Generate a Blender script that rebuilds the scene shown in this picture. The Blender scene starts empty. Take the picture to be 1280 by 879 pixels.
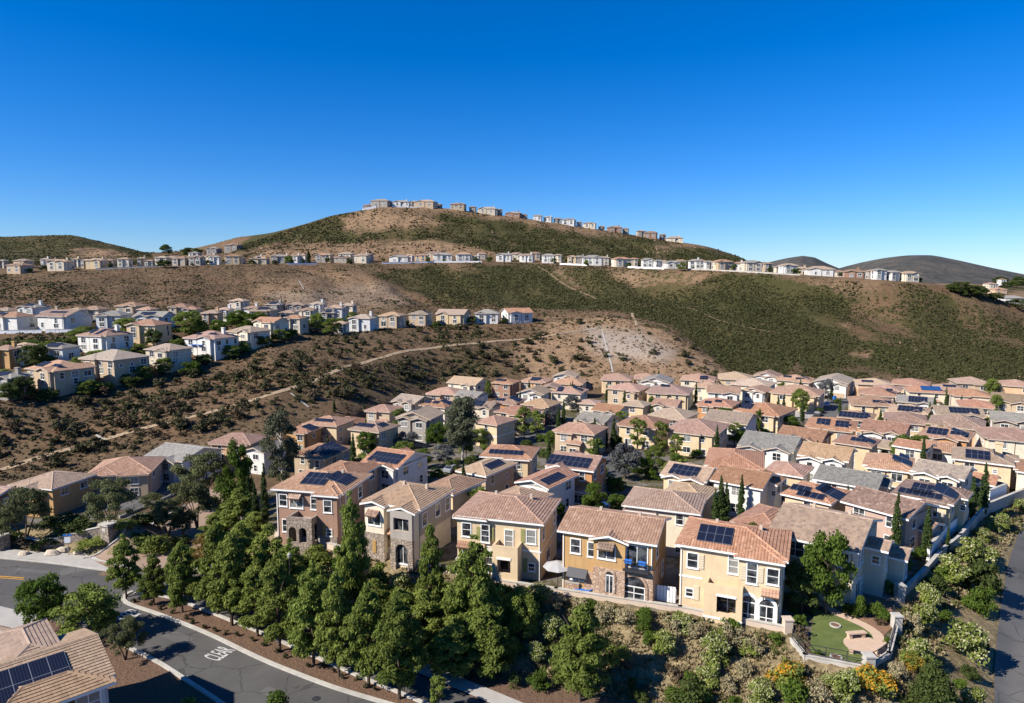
import bpy, math, random
import numpy as np
from mathutils import Vector, Matrix
random.seed(7); RNG = np.random.default_rng(11)
S = bpy.context.scene
COL = S.collection
R = math.radians

# ------------------------------------------------------------------ camera
F, CX, CY, H, PITCH = 854.0, 640.0, 439.5, 31.0, R(6.3)
cc, ss = math.cos(PITCH), math.sin(PITCH)

def ray(px, py):
    u = (px - CX) / F; v = (CY - py) / F
    return u, cc + v * ss, -ss + v * cc

def at(px, py, z=0.0):
    dx, dy, dz = ray(px, py)
    t = (z - H) / dz
    return dx * t, dy * t

def proj(x, y, z):
    zz = z - H
    d = y * cc - zz * ss
    return CX + F * x / d, CY - F * (y * ss + zz * cc) / d

cam = bpy.data.cameras.new('camera')
cam.sensor_width = 36; cam.lens = 36 * F / 1280
cam.clip_start = 0.5; cam.clip_end = 12000
camo = bpy.data.objects.new('camera', cam); COL.objects.link(camo)
camo.location = (0, 0, H); camo.rotation_euler = (R(90) - PITCH, 0, 0)
S.camera = camo

# ------------------------------------------------------------------ light
SUN_AZ, SUN_EL = R(205), R(38)          # where the sun stands, seen from the scene
sd = Vector((math.cos(SUN_AZ) * math.cos(SUN_EL), math.sin(SUN_AZ) * math.cos(SUN_EL), math.sin(SUN_EL)))
sun = bpy.data.lights.new('sun', 'SUN'); sun.energy = 4.6; sun.angle = R(0.53); sun.color = (1, .94, .84)
suno = bpy.data.objects.new('sun', sun); COL.objects.link(suno)
suno.rotation_euler = sd.to_track_quat('Z', 'Y').to_euler(); suno.location = (0, 0, 200)
W = bpy.data.worlds.new('World'); S.world = W; W.use_nodes = True
nt = W.node_tree; bg = nt.nodes['Background']
sky = nt.nodes.new('ShaderNodeTexSky'); sky.sky_type = 'NISHITA'; sky.sun_disc = False
sky.sun_elevation = SUN_EL; sky.sun_rotation = math.atan2(sd.x, sd.y)
sky.altitude = 300; sky.air_density = 1.0; sky.dust_density = 0.0; sky.ozone_density = 2.2
hs = nt.nodes.new('ShaderNodeHueSaturation'); hs.inputs['Saturation'].default_value = 1.22
tint = nt.nodes.new('ShaderNodeMix'); tint.data_type = 'RGBA'; tint.blend_type = 'MULTIPLY'; tint.inputs[0].default_value = 1
tint.inputs[7].default_value = (.50, .66, 1.00, 1)      # the deep polarised blue of a clear dry afternoon
nt.links.new(sky.outputs[0], tint.inputs[6]); nt.links.new(tint.outputs[2], hs.inputs['Color']); nt.links.new(hs.outputs[0], bg.inputs[0])
bg.inputs[1].default_value = 0.077
S.view_settings.view_transform = 'Standard'; S.view_settings.look = 'None'
S.view_settings.gamma = 1; S.view_settings.exposure = 0.92
S.view_settings.use_curve_mapping = False
S.render.engine = 'CYCLES'
S.cycles.max_bounces = 5; S.cycles.diffuse_bounces = 3; S.cycles.glossy_bounces = 2
S.cycles.transmission_bounces = 2; S.cycles.transparent_max_bounces = 4
S.cycles.use_denoising = True
S.cycles.denoiser = 'OPENIMAGEDENOISE'; S.cycles.denoising_input_passes = 'RGB_ALBEDO_NORMAL'

# ------------------------------------------------------------------ materials
class NT:
    def __init__(s, name):
        s.m = bpy.data.materials.new(name); s.m.use_nodes = True
        s.t = s.m.node_tree; s.b = s.t.nodes['Principled BSDF']
        s.b.inputs['Roughness'].default_value = .9
        s.b.inputs['Specular IOR Level'].default_value = .25
    def n(s, typ, **kw):
        o = s.t.nodes.new(typ)
        for k, v in kw.items():
            if k.startswith('_'): setattr(o, k[1:], v)
            else: o.inputs[k.replace('__', ' ')].default_value = v
        return o
    def l(s, a, b): s.t.links.new(a, b)
    def noise(s, vec, scale, detail=4, rough=.6):
        o = s.n('ShaderNodeTexNoise', Scale=scale, Detail=detail, Roughness=rough)
        s.l(vec, o.inputs['Vector']); return o.outputs['Fac']
    def ramp(s, fac, a, b, c0=(0, 0, 0), c1=(1, 1, 1)):
        o = s.n('ShaderNodeValToRGB'); s.l(fac, o.inputs[0])
        e = o.color_ramp.elements
        e[0].position = a; e[1].position = b; e[0].color = (*c0, 1); e[1].color = (*c1, 1)
        return o.outputs[0]
    def mix(s, fac, a, b, blend='MIX'):
        o = s.n('ShaderNodeMix', _data_type='RGBA', _blend_type=blend)
        for sock, v in ((o.inputs[0], fac), (o.inputs[6], a), (o.inputs[7], b)):
            if hasattr(v, 'is_linked') or isinstance(v, bpy.types.NodeSocket): s.l(v, sock)
            elif isinstance(v, (int, float)): sock.default_value = v
            else: sock.default_value = (*v, 1)
        return o.outputs[2]
    def math(s, op, a, b=0.0):
        o = s.n('ShaderNodeMath', _operation=op)
        for i, v in enumerate((a, b)):
            if isinstance(v, (int, float)): o.inputs[i].default_value = v
            else: s.l(v, o.inputs[i])
        return o.outputs[0]
    def bump(s, h, strength, dist=.05):
        o = s.n('ShaderNodeBump', Strength=strength, Distance=dist); s.l(h, o.inputs['Height'])
        s.l(o.outputs[0], s.b.inputs['Normal'])
    def geo(s): return s.n('ShaderNodeNewGeometry').outputs['Position']
    def obj(s): return s.n('ShaderNodeTexCoord').outputs['Object']
    def uv(s): return s.n('ShaderNodeTexCoord').outputs['UV']
    def rnd(s): return s.n('ShaderNodeObjectInfo').outputs['Random']
    def base(s, c): s.l(c, s.b.inputs['Base Color'])

def flat(name, col, rough=.8, spec=.25, var=.12, scale=2.0, metal=0):
    k = NT(name); k.b.inputs['Roughness'].default_value = rough
    k.b.inputs['Specular IOR Level'].default_value = spec; k.b.inputs['Metallic'].default_value = metal
    f = k.noise(k.geo(), scale, 5)
    k.base(k.mix(f, [max(0, c * (1 - var * 1.6)) for c in col], [min(1, c * (1 + var)) for c in col]))
    return k.m

def stucco(name, col):
    k = NT(name); k.b.inputs['Roughness'].default_value = .92
    p = k.geo(); f = k.noise(p, .7, 6, .65); g = k.noise(p, 9, 3)
    c = k.mix(k.ramp(f, .3, .75), [c * .82 for c in col], [min(1, c * 1.05) for c in col])
    c = k.mix(k.math('MULTIPLY', k.ramp(g, .35, .8), .1), c, [x * .6 for x in col])
    # rain streaks: noise stretched down the wall
    mp = k.n('ShaderNodeMapping'); mp.inputs['Scale'].default_value = (3, 3, .25); k.l(p, mp.inputs[0])
    st = k.noise(mp.outputs[0], 1.2, 3)
    c = k.mix(k.math('MULTIPLY', k.ramp(st, .54, .76), .34), c, [x * .55 for x in col])
    k.base(c); k.bump(g, .25, .02)
    return k.m

def tile(name, col, light, dark, flat_=False):
    k = NT(name); k.b.inputs['Roughness'].default_value = .85
    uv = k.uv(); sp = k.n('ShaderNodeSeparateXYZ'); k.l(uv, sp.inputs[0])
    u = k.math('DIVIDE', sp.outputs[0], .27); v = k.math('DIVIDE', sp.outputs[1], .38)
    cb = k.n('ShaderNodeCombineXYZ')
    k.l(k.math('FLOOR', u), cb.inputs[0]); k.l(k.math('FLOOR', v), cb.inputs[1]); k.l(k.rnd(), cb.inputs[2])
    wn = k.n('ShaderNodeTexWhiteNoise', _noise_dimensions='3D'); k.l(cb.outputs[0], wn.inputs['Vector'])
    t = wn.outputs['Value']
    c = k.mix(k.ramp(t, -1.3 if flat_ else -.35, .6), dark, col)
    c = k.mix(k.math('MULTIPLY', k.ramp(t, .86, 1.0), .3 if flat_ else .7), c, light)
    big = k.noise(k.geo(), .45, 5, .7)
    c = k.mix(k.math('MULTIPLY', k.ramp(big, .42, .72), .45), c, dark)
    hsv = k.n('ShaderNodeHueSaturation')
    r = k.rnd()
    k.l(k.math('ADD', k.math('MULTIPLY', r, .36), .84), hsv.inputs['Value'])
    r2 = k.math('FRACT', k.math('MULTIPLY', r, 7.13))
    k.l(k.math('ADD', k.math('MULTIPLY', r2, .35), .72), hsv.inputs['Saturation'])
    r3 = k.math('FRACT', k.math('MULTIPLY', r, 13.7))
    k.l(k.math('ADD', k.math('MULTIPLY', r3, .016), .495), hsv.inputs['Hue'])
    k.l(c, hsv.inputs['Color']); k.base(hsv.outputs[0])
    fu = k.math('FRACT', u); bar = k.math('SINE', k.math('MULTIPLY', fu, math.pi))
    fv = k.math('FRACT', v)
    saw = k.math('SUBTRACT', 1.0, fv)
    if flat_: k.bump(k.math('ADD', k.math('MULTIPLY', bar, .2), saw), .5, .05)
    else: k.bump(k.math('ADD', bar, k.math('MULTIPLY', saw, .4)), .55, .06)
    return k.m

def stone(name, a, b, mortar, sc=2.6):
    k = NT(name)
    vo = k.n('ShaderNodeTexVoronoi', Scale=sc); k.l(k.obj(), vo.inputs['Vector'])
    ve = k.n('ShaderNodeTexVoronoi', Scale=sc, _feature='DISTANCE_TO_EDGE'); k.l(k.obj(), ve.inputs['Vector'])
    sp = k.n('ShaderNodeSeparateXYZ'); k.l(vo.outputs['Color'], sp.inputs[0])
    c = k.mix(sp.outputs[0], a, b); e = k.ramp(ve.outputs['Distance'], .0, .09)
    k.base(k.mix(e, mortar, c)); k.bump(e, .8, .05)
    return k.m

def leaf(name, c0, c1, trans=.34):
    k = NT(name)
    k.b.inputs['Roughness'].default_value = .75; k.b.inputs['Specular IOR Level'].default_value = .12
    p = k.geo(); n = k.noise(p, 1.1, 3); n2 = k.noise(p, 11, 2)
    f = k.math('ADD', k.math('MULTIPLY', k.ramp(n, .3, .7), .55), k.math('MULTIPLY', k.ramp(n2, .3, .7), .45))
    c = k.mix(f, c0, c1)
    hsv = k.n('ShaderNodeHueSaturation')
    k.l(k.math('ADD', k.math('MULTIPLY', k.rnd(), .4), .8), hsv.inputs['Value'])
    k.l(c, hsv.inputs['Color']); k.base(hsv.outputs[0])
    if trans:
        tr = k.n('ShaderNodeBsdfTranslucent'); k.l(hsv.outputs[0], tr.inputs['Color'])
        mx = k.n('ShaderNodeMixShader', Fac=trans)
        k.l(k.b.outputs[0], mx.inputs[1]); k.l(tr.outputs[0], mx.inputs[2])
        k.l(mx.outputs[0], k.t.nodes['Material Output'].inputs[0])
    return k.m

WALLS = {
    'white': (.66, .635, .59), 'cream': (.68, .59, .45), 'pale yellow': (.62, .475, .30), 'tan': (.47, .36, .25),
    'yellow': (.58, .45, .285), 'ochre': (.47, .285, .125), 'orange': (.48, .24, .11), 'peach': (.58, .38, .23),
    'brown': (.33, .20, .14), 'grey': (.35, .31, .27), 'taupe': (.34, .29, .24), 'pinkish': (.44, .31, .25),
    'beige': (.57, .49, .38), 'pale grey': (.56, .56, .55)}
WM = {k: stucco(k.replace(' ', '_') + '_stucco', v) for k, v in WALLS.items()}
ROOFS = {
    'terracotta': ((.345, .192, .125), (.46, .30, .215), (.255, .138, .09)),
    'tan': ((.37, .25, .16), (.48, .35, .25), (.27, .18, .118)),
    'taupe': ((.31, .225, .16), (.45, .35, .27), (.21, .155, .115)),
    'grey': ((.255, .232, .20), (.38, .355, .32), (.175, .16, .14)),
    'brown': ((.27, .155, .10), (.42, .28, .20), (.17, .10, .07))}
RM = {k: tile(k + '_roof_tile', *v, flat_=k in ('taupe', 'grey', 'tan')) for k, v in ROOFS.items()}
RM['corner'] = tile('corner_roof_tile', (.31, .205, .13), (.40, .28, .19), (.24, .155, .10), True)
M_TRIM = flat('white_trim', (.72, .70, .66), .6, var=.06)
M_FASCIA = flat('roof_fascia', (.46, .37, .29), .7)
M_WOOD = flat('dark_wood', (.10, .06, .035), .7)
M_METAL = flat('dark_metal', (.035, .035, .04), .45, .5)
M_GARAGE = flat('garage_door', (.44, .33, .22), .6)
M_STONE = stone('grey_brown_stone', (.24, .19, .15), (.36, .29, .23), (.16, .13, .11))
M_BRICKY = stone('pale_brick', (.30, .17, .11), (.50, .36, .26), (.36, .28, .21), 3.2)
M_CONC = flat('concrete', (.36, .335, .30), .9, var=.15, scale=.8)
M_KERB = flat('kerb_concrete', (.44, .41, .36), .9, var=.3, scale=1.2)
M_WALLC = stucco('garden_wall_stucco', (.56, .45, .35))
M_BRIGHT = flat('white_plastic', (.78, .77, .75), .5, .4, var=.04)
M_BLUE = flat('blue_fabric', (.03, .16, .55), .7, var=.08)
M_TRUNK = flat('bark', (.10, .07, .05), .95, var=.35, scale=6)
M_PALEBARK = flat('pale_bark', (.42, .38, .32), .95, var=.3, scale=4)
M_BOULDER = flat('boulder', (.48, .40, .30), .95, var=.25, scale=3)

def glass_mat():
    k = NT('window_glass'); k.b.inputs['Roughness'].default_value = .06; k.b.inputs['Specular IOR Level'].default_value = .6
    f = k.noise(k.geo(), 1.3, 2)
    c = k.mix(k.ramp(f, .42, .62), (.012, .014, .018), (.09, .095, .10))
    k.base(k.mix(k.math('GREATER_THAN', k.rnd(), .68), c, k.mix(f, (.10, .10, .095), (.34, .33, .30))))
    return k.m
M_GLASS = glass_mat()

def solar_mat():
    k = NT('solar_cells'); k.b.inputs['Roughness'].default_value = .45; k.b.inputs['Specular IOR Level'].default_value = .12
    sp = k.n('ShaderNodeSeparateXYZ'); k.l(k.uv(), sp.inputs[0])
    fu = k.math('FRACT', sp.outputs[0]); fv = k.math('FRACT', sp.outputs[1])
    gu = k.math('GREATER_THAN', k.math('ABSOLUTE', k.math('SUBTRACT', fu, .5)), .475)
    gv = k.math('GREATER_THAN', k.math('ABSOLUTE', k.math('SUBTRACT', fv, .5)), .485)
    g = k.math('MAXIMUM', gu, gv)
    fine = k.math('GREATER_THAN', k.math('FRACT', k.math('MULTIPLY', sp.outputs[0], 6)), .88)
    c = k.mix(fine, (.008, .011, .026), (.03, .036, .055))
    k.base(k.mix(g, c, (.13, .14, .16)))
    return k.m
M_SOLAR = solar_mat()
M_SOLARB = flat('blue_solar_cells', (.02, .07, .20), .5, .15, var=.3, scale=3)

# ------------------------------------------------------------------ mesh builder
class MB:
    def __init__(s): s.v = []; s.f = []; s.m = []; s.uv = []
    def face(s, pts, m=0, uv=None):
        i = len(s.v); s.v += [tuple(p) for p in pts]
        s.f.append(tuple(range(i, i + len(pts)))); s.m.append(m)
        if uv is None:
            a = Vector(pts[0]); e = (Vector(pts[1]) - a)
            e = e.normalized() if e.length > 1e-6 else Vector((1, 0, 0))
            n = e.cross(Vector(pts[-1]) - a); n = n.normalized() if n.length > 1e-9 else Vector((0, 0, 1))
            g = n.cross(e); uv = [((Vector(p) - a).dot(e), (Vector(p) - a).dot(g)) for p in pts]
        s.uv += [tuple(q) for q in uv]
    def box(s, x0, x1, y0, y1, z0, z1, m=0, skip=''):
        P = lambda a, b, c: (a, b, c)
        if 'f' not in skip: s.face([P(x0, y0, z0), P(x1, y0, z0), P(x1, y0, z1), P(x0, y0, z1)], m)
        if 'k' not in skip: s.face([P(x1, y1, z0), P(x0, y1, z0), P(x0, y1, z1), P(x1, y1, z1)], m)
        if 'l' not in skip: s.face([P(x0, y1, z0), P(x0, y0, z0), P(x0, y0, z1), P(x0, y1, z1)], m)
        if 'r' not in skip: s.face([P(x1, y0, z0), P(x1, y1, z0), P(x1, y1, z1), P(x1, y0, z1)], m)
        if 't' not in skip: s.face([P(x0, y0, z1), P(x1, y0, z1), P(x1, y1, z1), P(x0, y1, z1)], m)
        if 'b' not in skip: s.face([P(x0, y1, z0), P(x1, y1, z0), P(x1, y0, z0), P(x0, y0, z0)], m)
    def tube(s, pts, rad, n=7, m=0, cap=True):
        rings = []
        for i, p in enumerate(pts):
            p = Vector(p)
            d = Vector(pts[min(i + 1, len(pts) - 1)]) - Vector(pts[max(i - 1, 0)])
            d = d.normalized() if d.length > 1e-9 else Vector((0, 0, 1))
            a = d.orthogonal().normalized(); b = d.cross(a)
            r = rad[i] if isinstance(rad, (list, tuple)) else rad
            rings.append([p + (a * math.cos(2 * math.pi * k / n) + b * math.sin(2 * math.pi * k / n)) * r for k in range(n)])
        for A, B in zip(rings, rings[1:]):
            for k in range(n): s.face([A[k], A[(k + 1) % n], B[(k + 1) % n], B[k]], m)
        if cap:
            s.face(rings[-1], m); s.face(rings[0][::-1], m)
    def lathe(s, prof, n=16, m=0, c=(0, 0, 0)):
        for (r0, z0), (r1, z1) in zip(prof, prof[1:]):
            for k in range(n):
                a, b = 2 * math.pi * k / n, 2 * math.pi * (k + 1) / n
                q = lambda r, t, z: (c[0] + r * math.cos(t), c[1] + r * math.sin(t), c[2] + z)
                if r0 < 1e-6: s.face([q(0, a, z0), q(r1, b, z1), q(r1, a, z1)][::-1], m)
                elif r1 < 1e-6: s.face([q(r0, a, z0), q(r0, b, z0), q(0, a, z1)], m)
                else: s.face([q(r0, a, z0), q(r0, b, z0), q(r1, b, z1), q(r1, a, z1)], m)
    def mesh(s, name, mats):
        me = bpy.data.meshes.new(name)
        me.from_pydata(s.v, [], s.f)
        for q in (mats if isinstance(mats, (list, tuple)) else [mats]): me.materials.append(q)
        me.polygons.foreach_set('material_index', s.m)
        ul = me.uv_layers.new(name='UVMap')
        ul.data.foreach_set('uv', [c for q in s.uv for c in q])
        me.update()
        return me
    def build(s, name, mats, parent=None, loc=None, rz=0):
        return link(name, s.mesh(name, mats), parent, loc, rz)

def link(name, me, parent=None, loc=None, rz=0):
    o = bpy.data.objects.new(name, me); COL.objects.link(o)
    if parent: o.parent = parent
    if loc is not None: o.location = loc
    if rz: o.rotation_euler = (0, 0, rz)
    return o
def empty(name, loc, rz=0):
    o = bpy.data.objects.new(name, None); COL.objects.link(o); o.empty_display_size = .5
    o.location = loc; o.rotation_euler = (0, 0, rz); return o
def tag(o, label=None, cat=None, group=None, kind=None):
    if label: o['label'] = label
    if cat: o['category'] = cat
    if group: o['group'] = group
    if kind: o['kind'] = kind
    return o
# ------------------------------------------------------------------ terrain
def vnoise(x, y, seed=0):
    x = np.asarray(x, float); y = np.asarray(y, float)
    xi = np.floor(x); yi = np.floor(y); fx = x - xi; fy = y - yi
    fx = fx * fx * (3 - 2 * fx); fy = fy * fy * (3 - 2 * fy)
    def h(a, b):
        t = np.sin(a * 127.1 + b * 311.7 + seed * 74.7) * 43758.5453
        return t - np.floor(t)
    return (h(xi, yi) * (1 - fx) + h(xi + 1, yi) * fx) * (1 - fy) + (h(xi, yi + 1) * (1 - fx) + h(xi + 1, yi + 1) * fx) * fy
def fbm(x, y, o=4, seed=0):
    a, t, w = 0, 0, 1.0
    for i in range(o):
        a = a + w * vnoise(x * 2 ** i, y * 2 ** i, seed + i); t += w; w *= .5
    return a / t

def q(py): return ('p', py)
# pixel column: 14 (distance, pixel row or height) steps from the foot of the first slope to far behind the hill
COLS = {
 -500: [(120, -6.9), (128, -4), (145, 1), (180, 8), (208, 14), (245, 17), (310, q(365)), (390, q(345)), (430, 36), (600, 42), (750, q(318)), (900, q(300)), (1000, 82), (1300, 40)],
 0:    [(124, -7), (134, q(587)), (156, q(507)), (184, 7), (210, q(418)), (250, 16), (320, q(368)), (400, q(344)), (440, 37), (600, 42), (750, q(315)), (900, q(296)), (1000, 83), (1300, 40)],
 100:  [(126, -7), (143, q(560)), (168, q(495)), (190, 8), (213, q(416)), (252, 16), (320, q(366)), (405, q(339)), (440, 37), (600, 42), (750, q(314)), (900, q(293)), (1000, 86), (1300, 40)],
 190:  [(128, -7), (150, q(535)), (183, q(480)), (198, 7), (218, q(414)), (255, 16), (330, q(362)), (415, q(334)), (450, 38), (600, 43), (750, q(318)), (900, q(316)), (1000, 60), (1300, 35)],
 300:  [(137, -4.5), (162, q(506)), (203, q(455)), (217, 8.5), (236, q(412)), (264, 16.5), (340, q(360)), (430, q(331.5)), (462, 40), (500, 42), (545, q(315)), (600, q(309)), (650, 68), (1300, 30)],
 345:  [(142, -3.5), (168, q(493)), (208, q(440)), (222, 9), (240, q(411)), (268, 16), (345, q(358)), (435, q(331)), (468, 40), (500, q(313)), (545, q(304)), (600, q(295)), (650, 72), (1300, 30)],
 420:  [(155, -3.3), (193, q(464)), (240, q(422)), (255, 10), (268, 11.3), (290, 13), (360, q(362)), (450, q(331)), (482, 41.5), (505, q(312)), (545, q(300)), (600, q(268.5)), (650, 86), (1300, 30)],
 480:  [(182, -4.4), (216, q(448)), (262, q(412)), (275, 10.4), (288, 11), (305, 12.5), (370, q(366)), (460, q(330)), (492, 42), (515, q(308)), (548, q(300)), (605, q(257)), (655, 93), (1300, 30)],
 540:  [(206, -5.4), (242, q(435)), (280, q(408)), (290, 10.5), (302, 11), (318, 12.5), (375, q(370)), (470, q(328.5)), (502, 43), (525, q(304)), (550, q(297)), (610, q(257.5)), (660, 94), (1300, 30)],
 600:  [(216, -5.7), (259, q(428)), (292, q(406)), (303, 10.3), (312, 11), (328, 12.8), (380, q(370)), (472, q(328)), (504, 43), (530, q(303)), (555, q(298)), (615, q(265)), (665, 90), (1300, 30)],
 660:  [(220, -5.9), (270, q(424)), (300, q(405)), (310, 10.5), (318, 11.3), (332, 13.3), (385, q(370)), (470, q(329)), (502, 43), (535, q(312)), (565, q(300)), (620, q(273)), (670, 84), (1300, 30)],
 760:  [(222, -6), (262, q(432)), (300, q(395)), (315, 13.2), (325, 13.5), (338, 15), (385, q(372)), (440, q(333)), (475, 38), (520, q(318)), (565, q(308)), (625, q(289)), (675, 74), (1300, 30)],
 820:  [(224, -6), (248, q(443)), (290, q(405)), (304, 9.5), (318, 11.5), (336, 15), (375, q(375)), (415, q(335.5)), (450, 36.5), (500, q(322)), (560, q(312)), (630, q(299.5)), (680, 68), (1300, 28)],
 880:  [(226, -6), (240, q(460)), (262, q(440)), (280, 3), (305, q(415)), (325, q(395)), (355, q(368)), (395, q(337)), (430, 35.5), (490, q(325)), (560, q(317)), (630, q(308)), (680, 60), (1300, 26)],
 920:  [(222, -6.0), (238, q(474)), (250, q(462)), (270, q(445)), (290, q(425)), (312, q(402)), (345, q(372)), (380, q(339)), (415, 34), (480, q(328)), (560, q(324)), (630, q(321)), (680, 50), (1300, 24)],
 960:  [(224, -6.1), (236, q(472)), (252, q(458)), (276, q(440)), (294, q(422)), (314, q(402)), (340, q(375)), (365, q(341)), (400, 33), (470, 33), (560, 33), (630, 32), (700, 30), (1300, 12)],
 1060: [(226, -6.2), (237, q(471)), (254, q(458)), (278, q(442)), (294, q(425)), (310, q(407)), (330, q(380)), (345, q(347)), (380, 29.5), (450, 27), (560, 20), (700, 10), (900, 0), (1300, 4)],
 1160: [(224, -6.1), (235, q(473)), (254, q(461)), (276, q(447)), (290, q(432)), (304, q(415)), (320, q(388)), (335, q(353)), (365, 26), (440, 12), (560, 0), (750, q(366)), (1000, q(354)), (1500, 12)],
 1230: [(222, -6), (233, q(475)), (252, q(463)), (275, q(450)), (288, q(436)), (302, q(420)), (318, q(398)), (334, q(368)), (355, 20), (440, 6), (560, -3), (750, q(372)), (1000, q(356)), (1500, 10)],
 1290: [(220, -6), (232, q(477)), (252, q(466)), (275, q(454)), (288, q(442)), (302, q(428)), (318, q(410)), (334, q(388)), (355, 12), (440, 2), (560, -5), (750, q(374)), (1000, q(358)), (1500, 8)],
 1800: [(220, -6), (232, -6), (252, -4), (275, -2), (288, 0), (302, 1), (318, 2), (334, 3), (355, 2), (440, 0), (560, -5), (750, -4), (1000, 0), (1500, 5)],
}
KX = sorted(COLS); KU = np.array([(k - CX) / F / .996 for k in KX])
KD = np.array([[d for d, z in COLS[k]] for k in KX], float)
def zof(d, z):
    if isinstance(z, tuple):
        v = (CY - z[1]) / F
        return H + d * (-ss + v * cc) / (cc + v * ss)
    return z
KZ = np.array([[zof(d, z) for d, z in COLS[k]] for k in KX], float)

NU, UM = 420, 1.2
UG = np.linspace(-UM, UM, NU)
YG = [8.0]
while YG[-1] < 2400: YG.append(YG[-1] + max(.55, YG[-1] * .0105) if YG[-1] < 130 else YG[-1] * 1.0105)
YG = np.array(YG + [3200, 4500, 7000, 11000.0]); NY = len(YG)
DU = np.stack([np.interp(UG, KU, KD[:, j]) for j in range(14)], 1)
ZU = np.stack([np.interp(UG, KU, KZ[:, j]) for j in range(14)], 1)
for _ in range(3):                        # soften the joins between the surveyed columns
    DU[1:-1] = (DU[:-2] + 2 * DU[1:-1] + DU[2:]) / 4
    ZU[1:-1] = (ZU[:-2] + 2 * ZU[1:-1] + ZU[2:]) / 4

PAD = [(-400, 626, 0), (0, 631, 0), (100, 637, 0), (160, 646, 0), (225, 618, 0), (258, 606, 0), (285, 606, 0), (318, 640, 0), (345, 668, 0),
       (392, 678, 0), (434, 690, 0), (470, 693, 0), (530, 707, 0), (618, 729, 0), (695, 741, 0), (850, 764, 0), (984, 790, 0), (990, 806, 0), (1006, 823, 0),
       (1085, 838, 0), (1112, 822, 0), (1121, 785, 0), (1124, 750, 0), (1157, 716, 0), (1176, 694, 0), (1199, 675, 0),
       (1220, 650, 0), (1236, 634, 0), (1280, 616, 0), (1340, 585, 0), (1700, 545, 0)]
PADW = [at(*p) for p in PAD]
PADP = PADW + [(400, 160), (400, 700), (-600, 700), (-600, PADW[0][1])]
def pad_dist(X, Y):
    """metres outside the level pad the houses stand on (0 inside)"""
    X = np.asarray(X, float); Y = np.asarray(Y, float)
    d2 = np.full(X.shape, 1e12); ins = np.zeros(X.shape, bool)
    n = len(PADP)
    for i in range(n):
        x0, y0 = PADP[i]; x1, y1 = PADP[(i + 1) % n]
        dx, dy = x1 - x0, y1 - y0
        t = np.clip(((X - x0) * dx + (Y - y0) * dy) / (dx * dx + dy * dy), 0, 1)
        d2 = np.minimum(d2, (X - x0 - t * dx) ** 2 + (Y - y0 - t * dy) ** 2)
        c = ((y0 > Y) != (y1 > Y)) & (X < dx * (Y - y0) / (dy if abs(dy) > 1e-9 else 1e-9) + x0)
        ins ^= c
    return np.where(ins, 0, np.sqrt(d2))

UU, YY = np.meshgrid(UG, YG, indexing='ij'); XX = UU * YY
ZG = np.zeros((NU, NY))
for i in range(NU):
    ZG[i] = np.interp(YG, np.append(DU[i], [1900, 11000]), np.append(ZU[i], [-4, -4]))
D0 = DU[:, :1]; DR = DU[:, 7:8]
sm = ZG.copy()
for _ in range(4):
    sm[:, 1:-1] = (sm[:, :-2] + 2 * sm[:, 1:-1] + sm[:, 2:]) / 4
far = np.clip((YY - DR - 20) / 60, 0, 1)
slope1 = np.clip((YY - D0 - 2) / 12, 0, 1)
ZG = ZG * (1 - .65 * slope1) + sm * .65 * slope1
# terraces stay level, slopes are gullied
def seg_w(j0, j1):
    a, b = DU[:, j0:j0 + 1], DU[:, j1:j1 + 1]
    t = np.clip((YY - a) / (b - a), 0, 1); return 4 * t * (1 - t)
rough = np.maximum.reduce([seg_w(0, 2) * .8, seg_w(5, 7), seg_w(9, 11) * 1.6, (YY > DU[:, 12:13]) * 1.0 * (YY < 2400)])
ZG += rough * (2.2 * (fbm(XX / 46, YY / 46, 3, 3) - .5) + .9 * (fbm(XX / 11, YY / 11, 3, 9) - .5))
rid = 1 - np.abs(2 * fbm(XX / 38 + YY / 160, YY / 95, 3, 71) - 1)
ZG -= np.maximum(seg_w(5, 7), seg_w(9, 11)) * 4.5 * np.clip(rid - .62, 0, 1) * 2
ZG += np.clip(seg_w(10, 12), 0, 1) * 1.1 * (fbm(XX / 7, YY / 7, 2, 21) - .5)
sst = lambda t: np.clip(t, 0, 1) ** 2 * (3 - 2 * np.clip(t, 0, 1))
zv = -.04 * np.maximum(0, YY - 72) - 4.9 * sst((-XX - 24) / 18) * sst((YY - 84) / 14)
near = YY < D0
PD = np.zeros_like(ZG); msk = YY < 150
PD[msk] = pad_dist(XX[msk], YY[msk])
znear = zv - np.maximum(0, np.minimum(4 + zv, np.minimum(4.0, PD * (.46 + .36 * np.clip((-XX - 24) / 10, 0, 1)) + np.where(PD > 0, .12, 0))))
znear += np.where((PD > 1.5) & (PD < 9), .35 * (fbm(XX / 2.4, YY / 2.4, 3, 5) - .5), 0)
ZG = np.where(near, znear, ZG)

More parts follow.
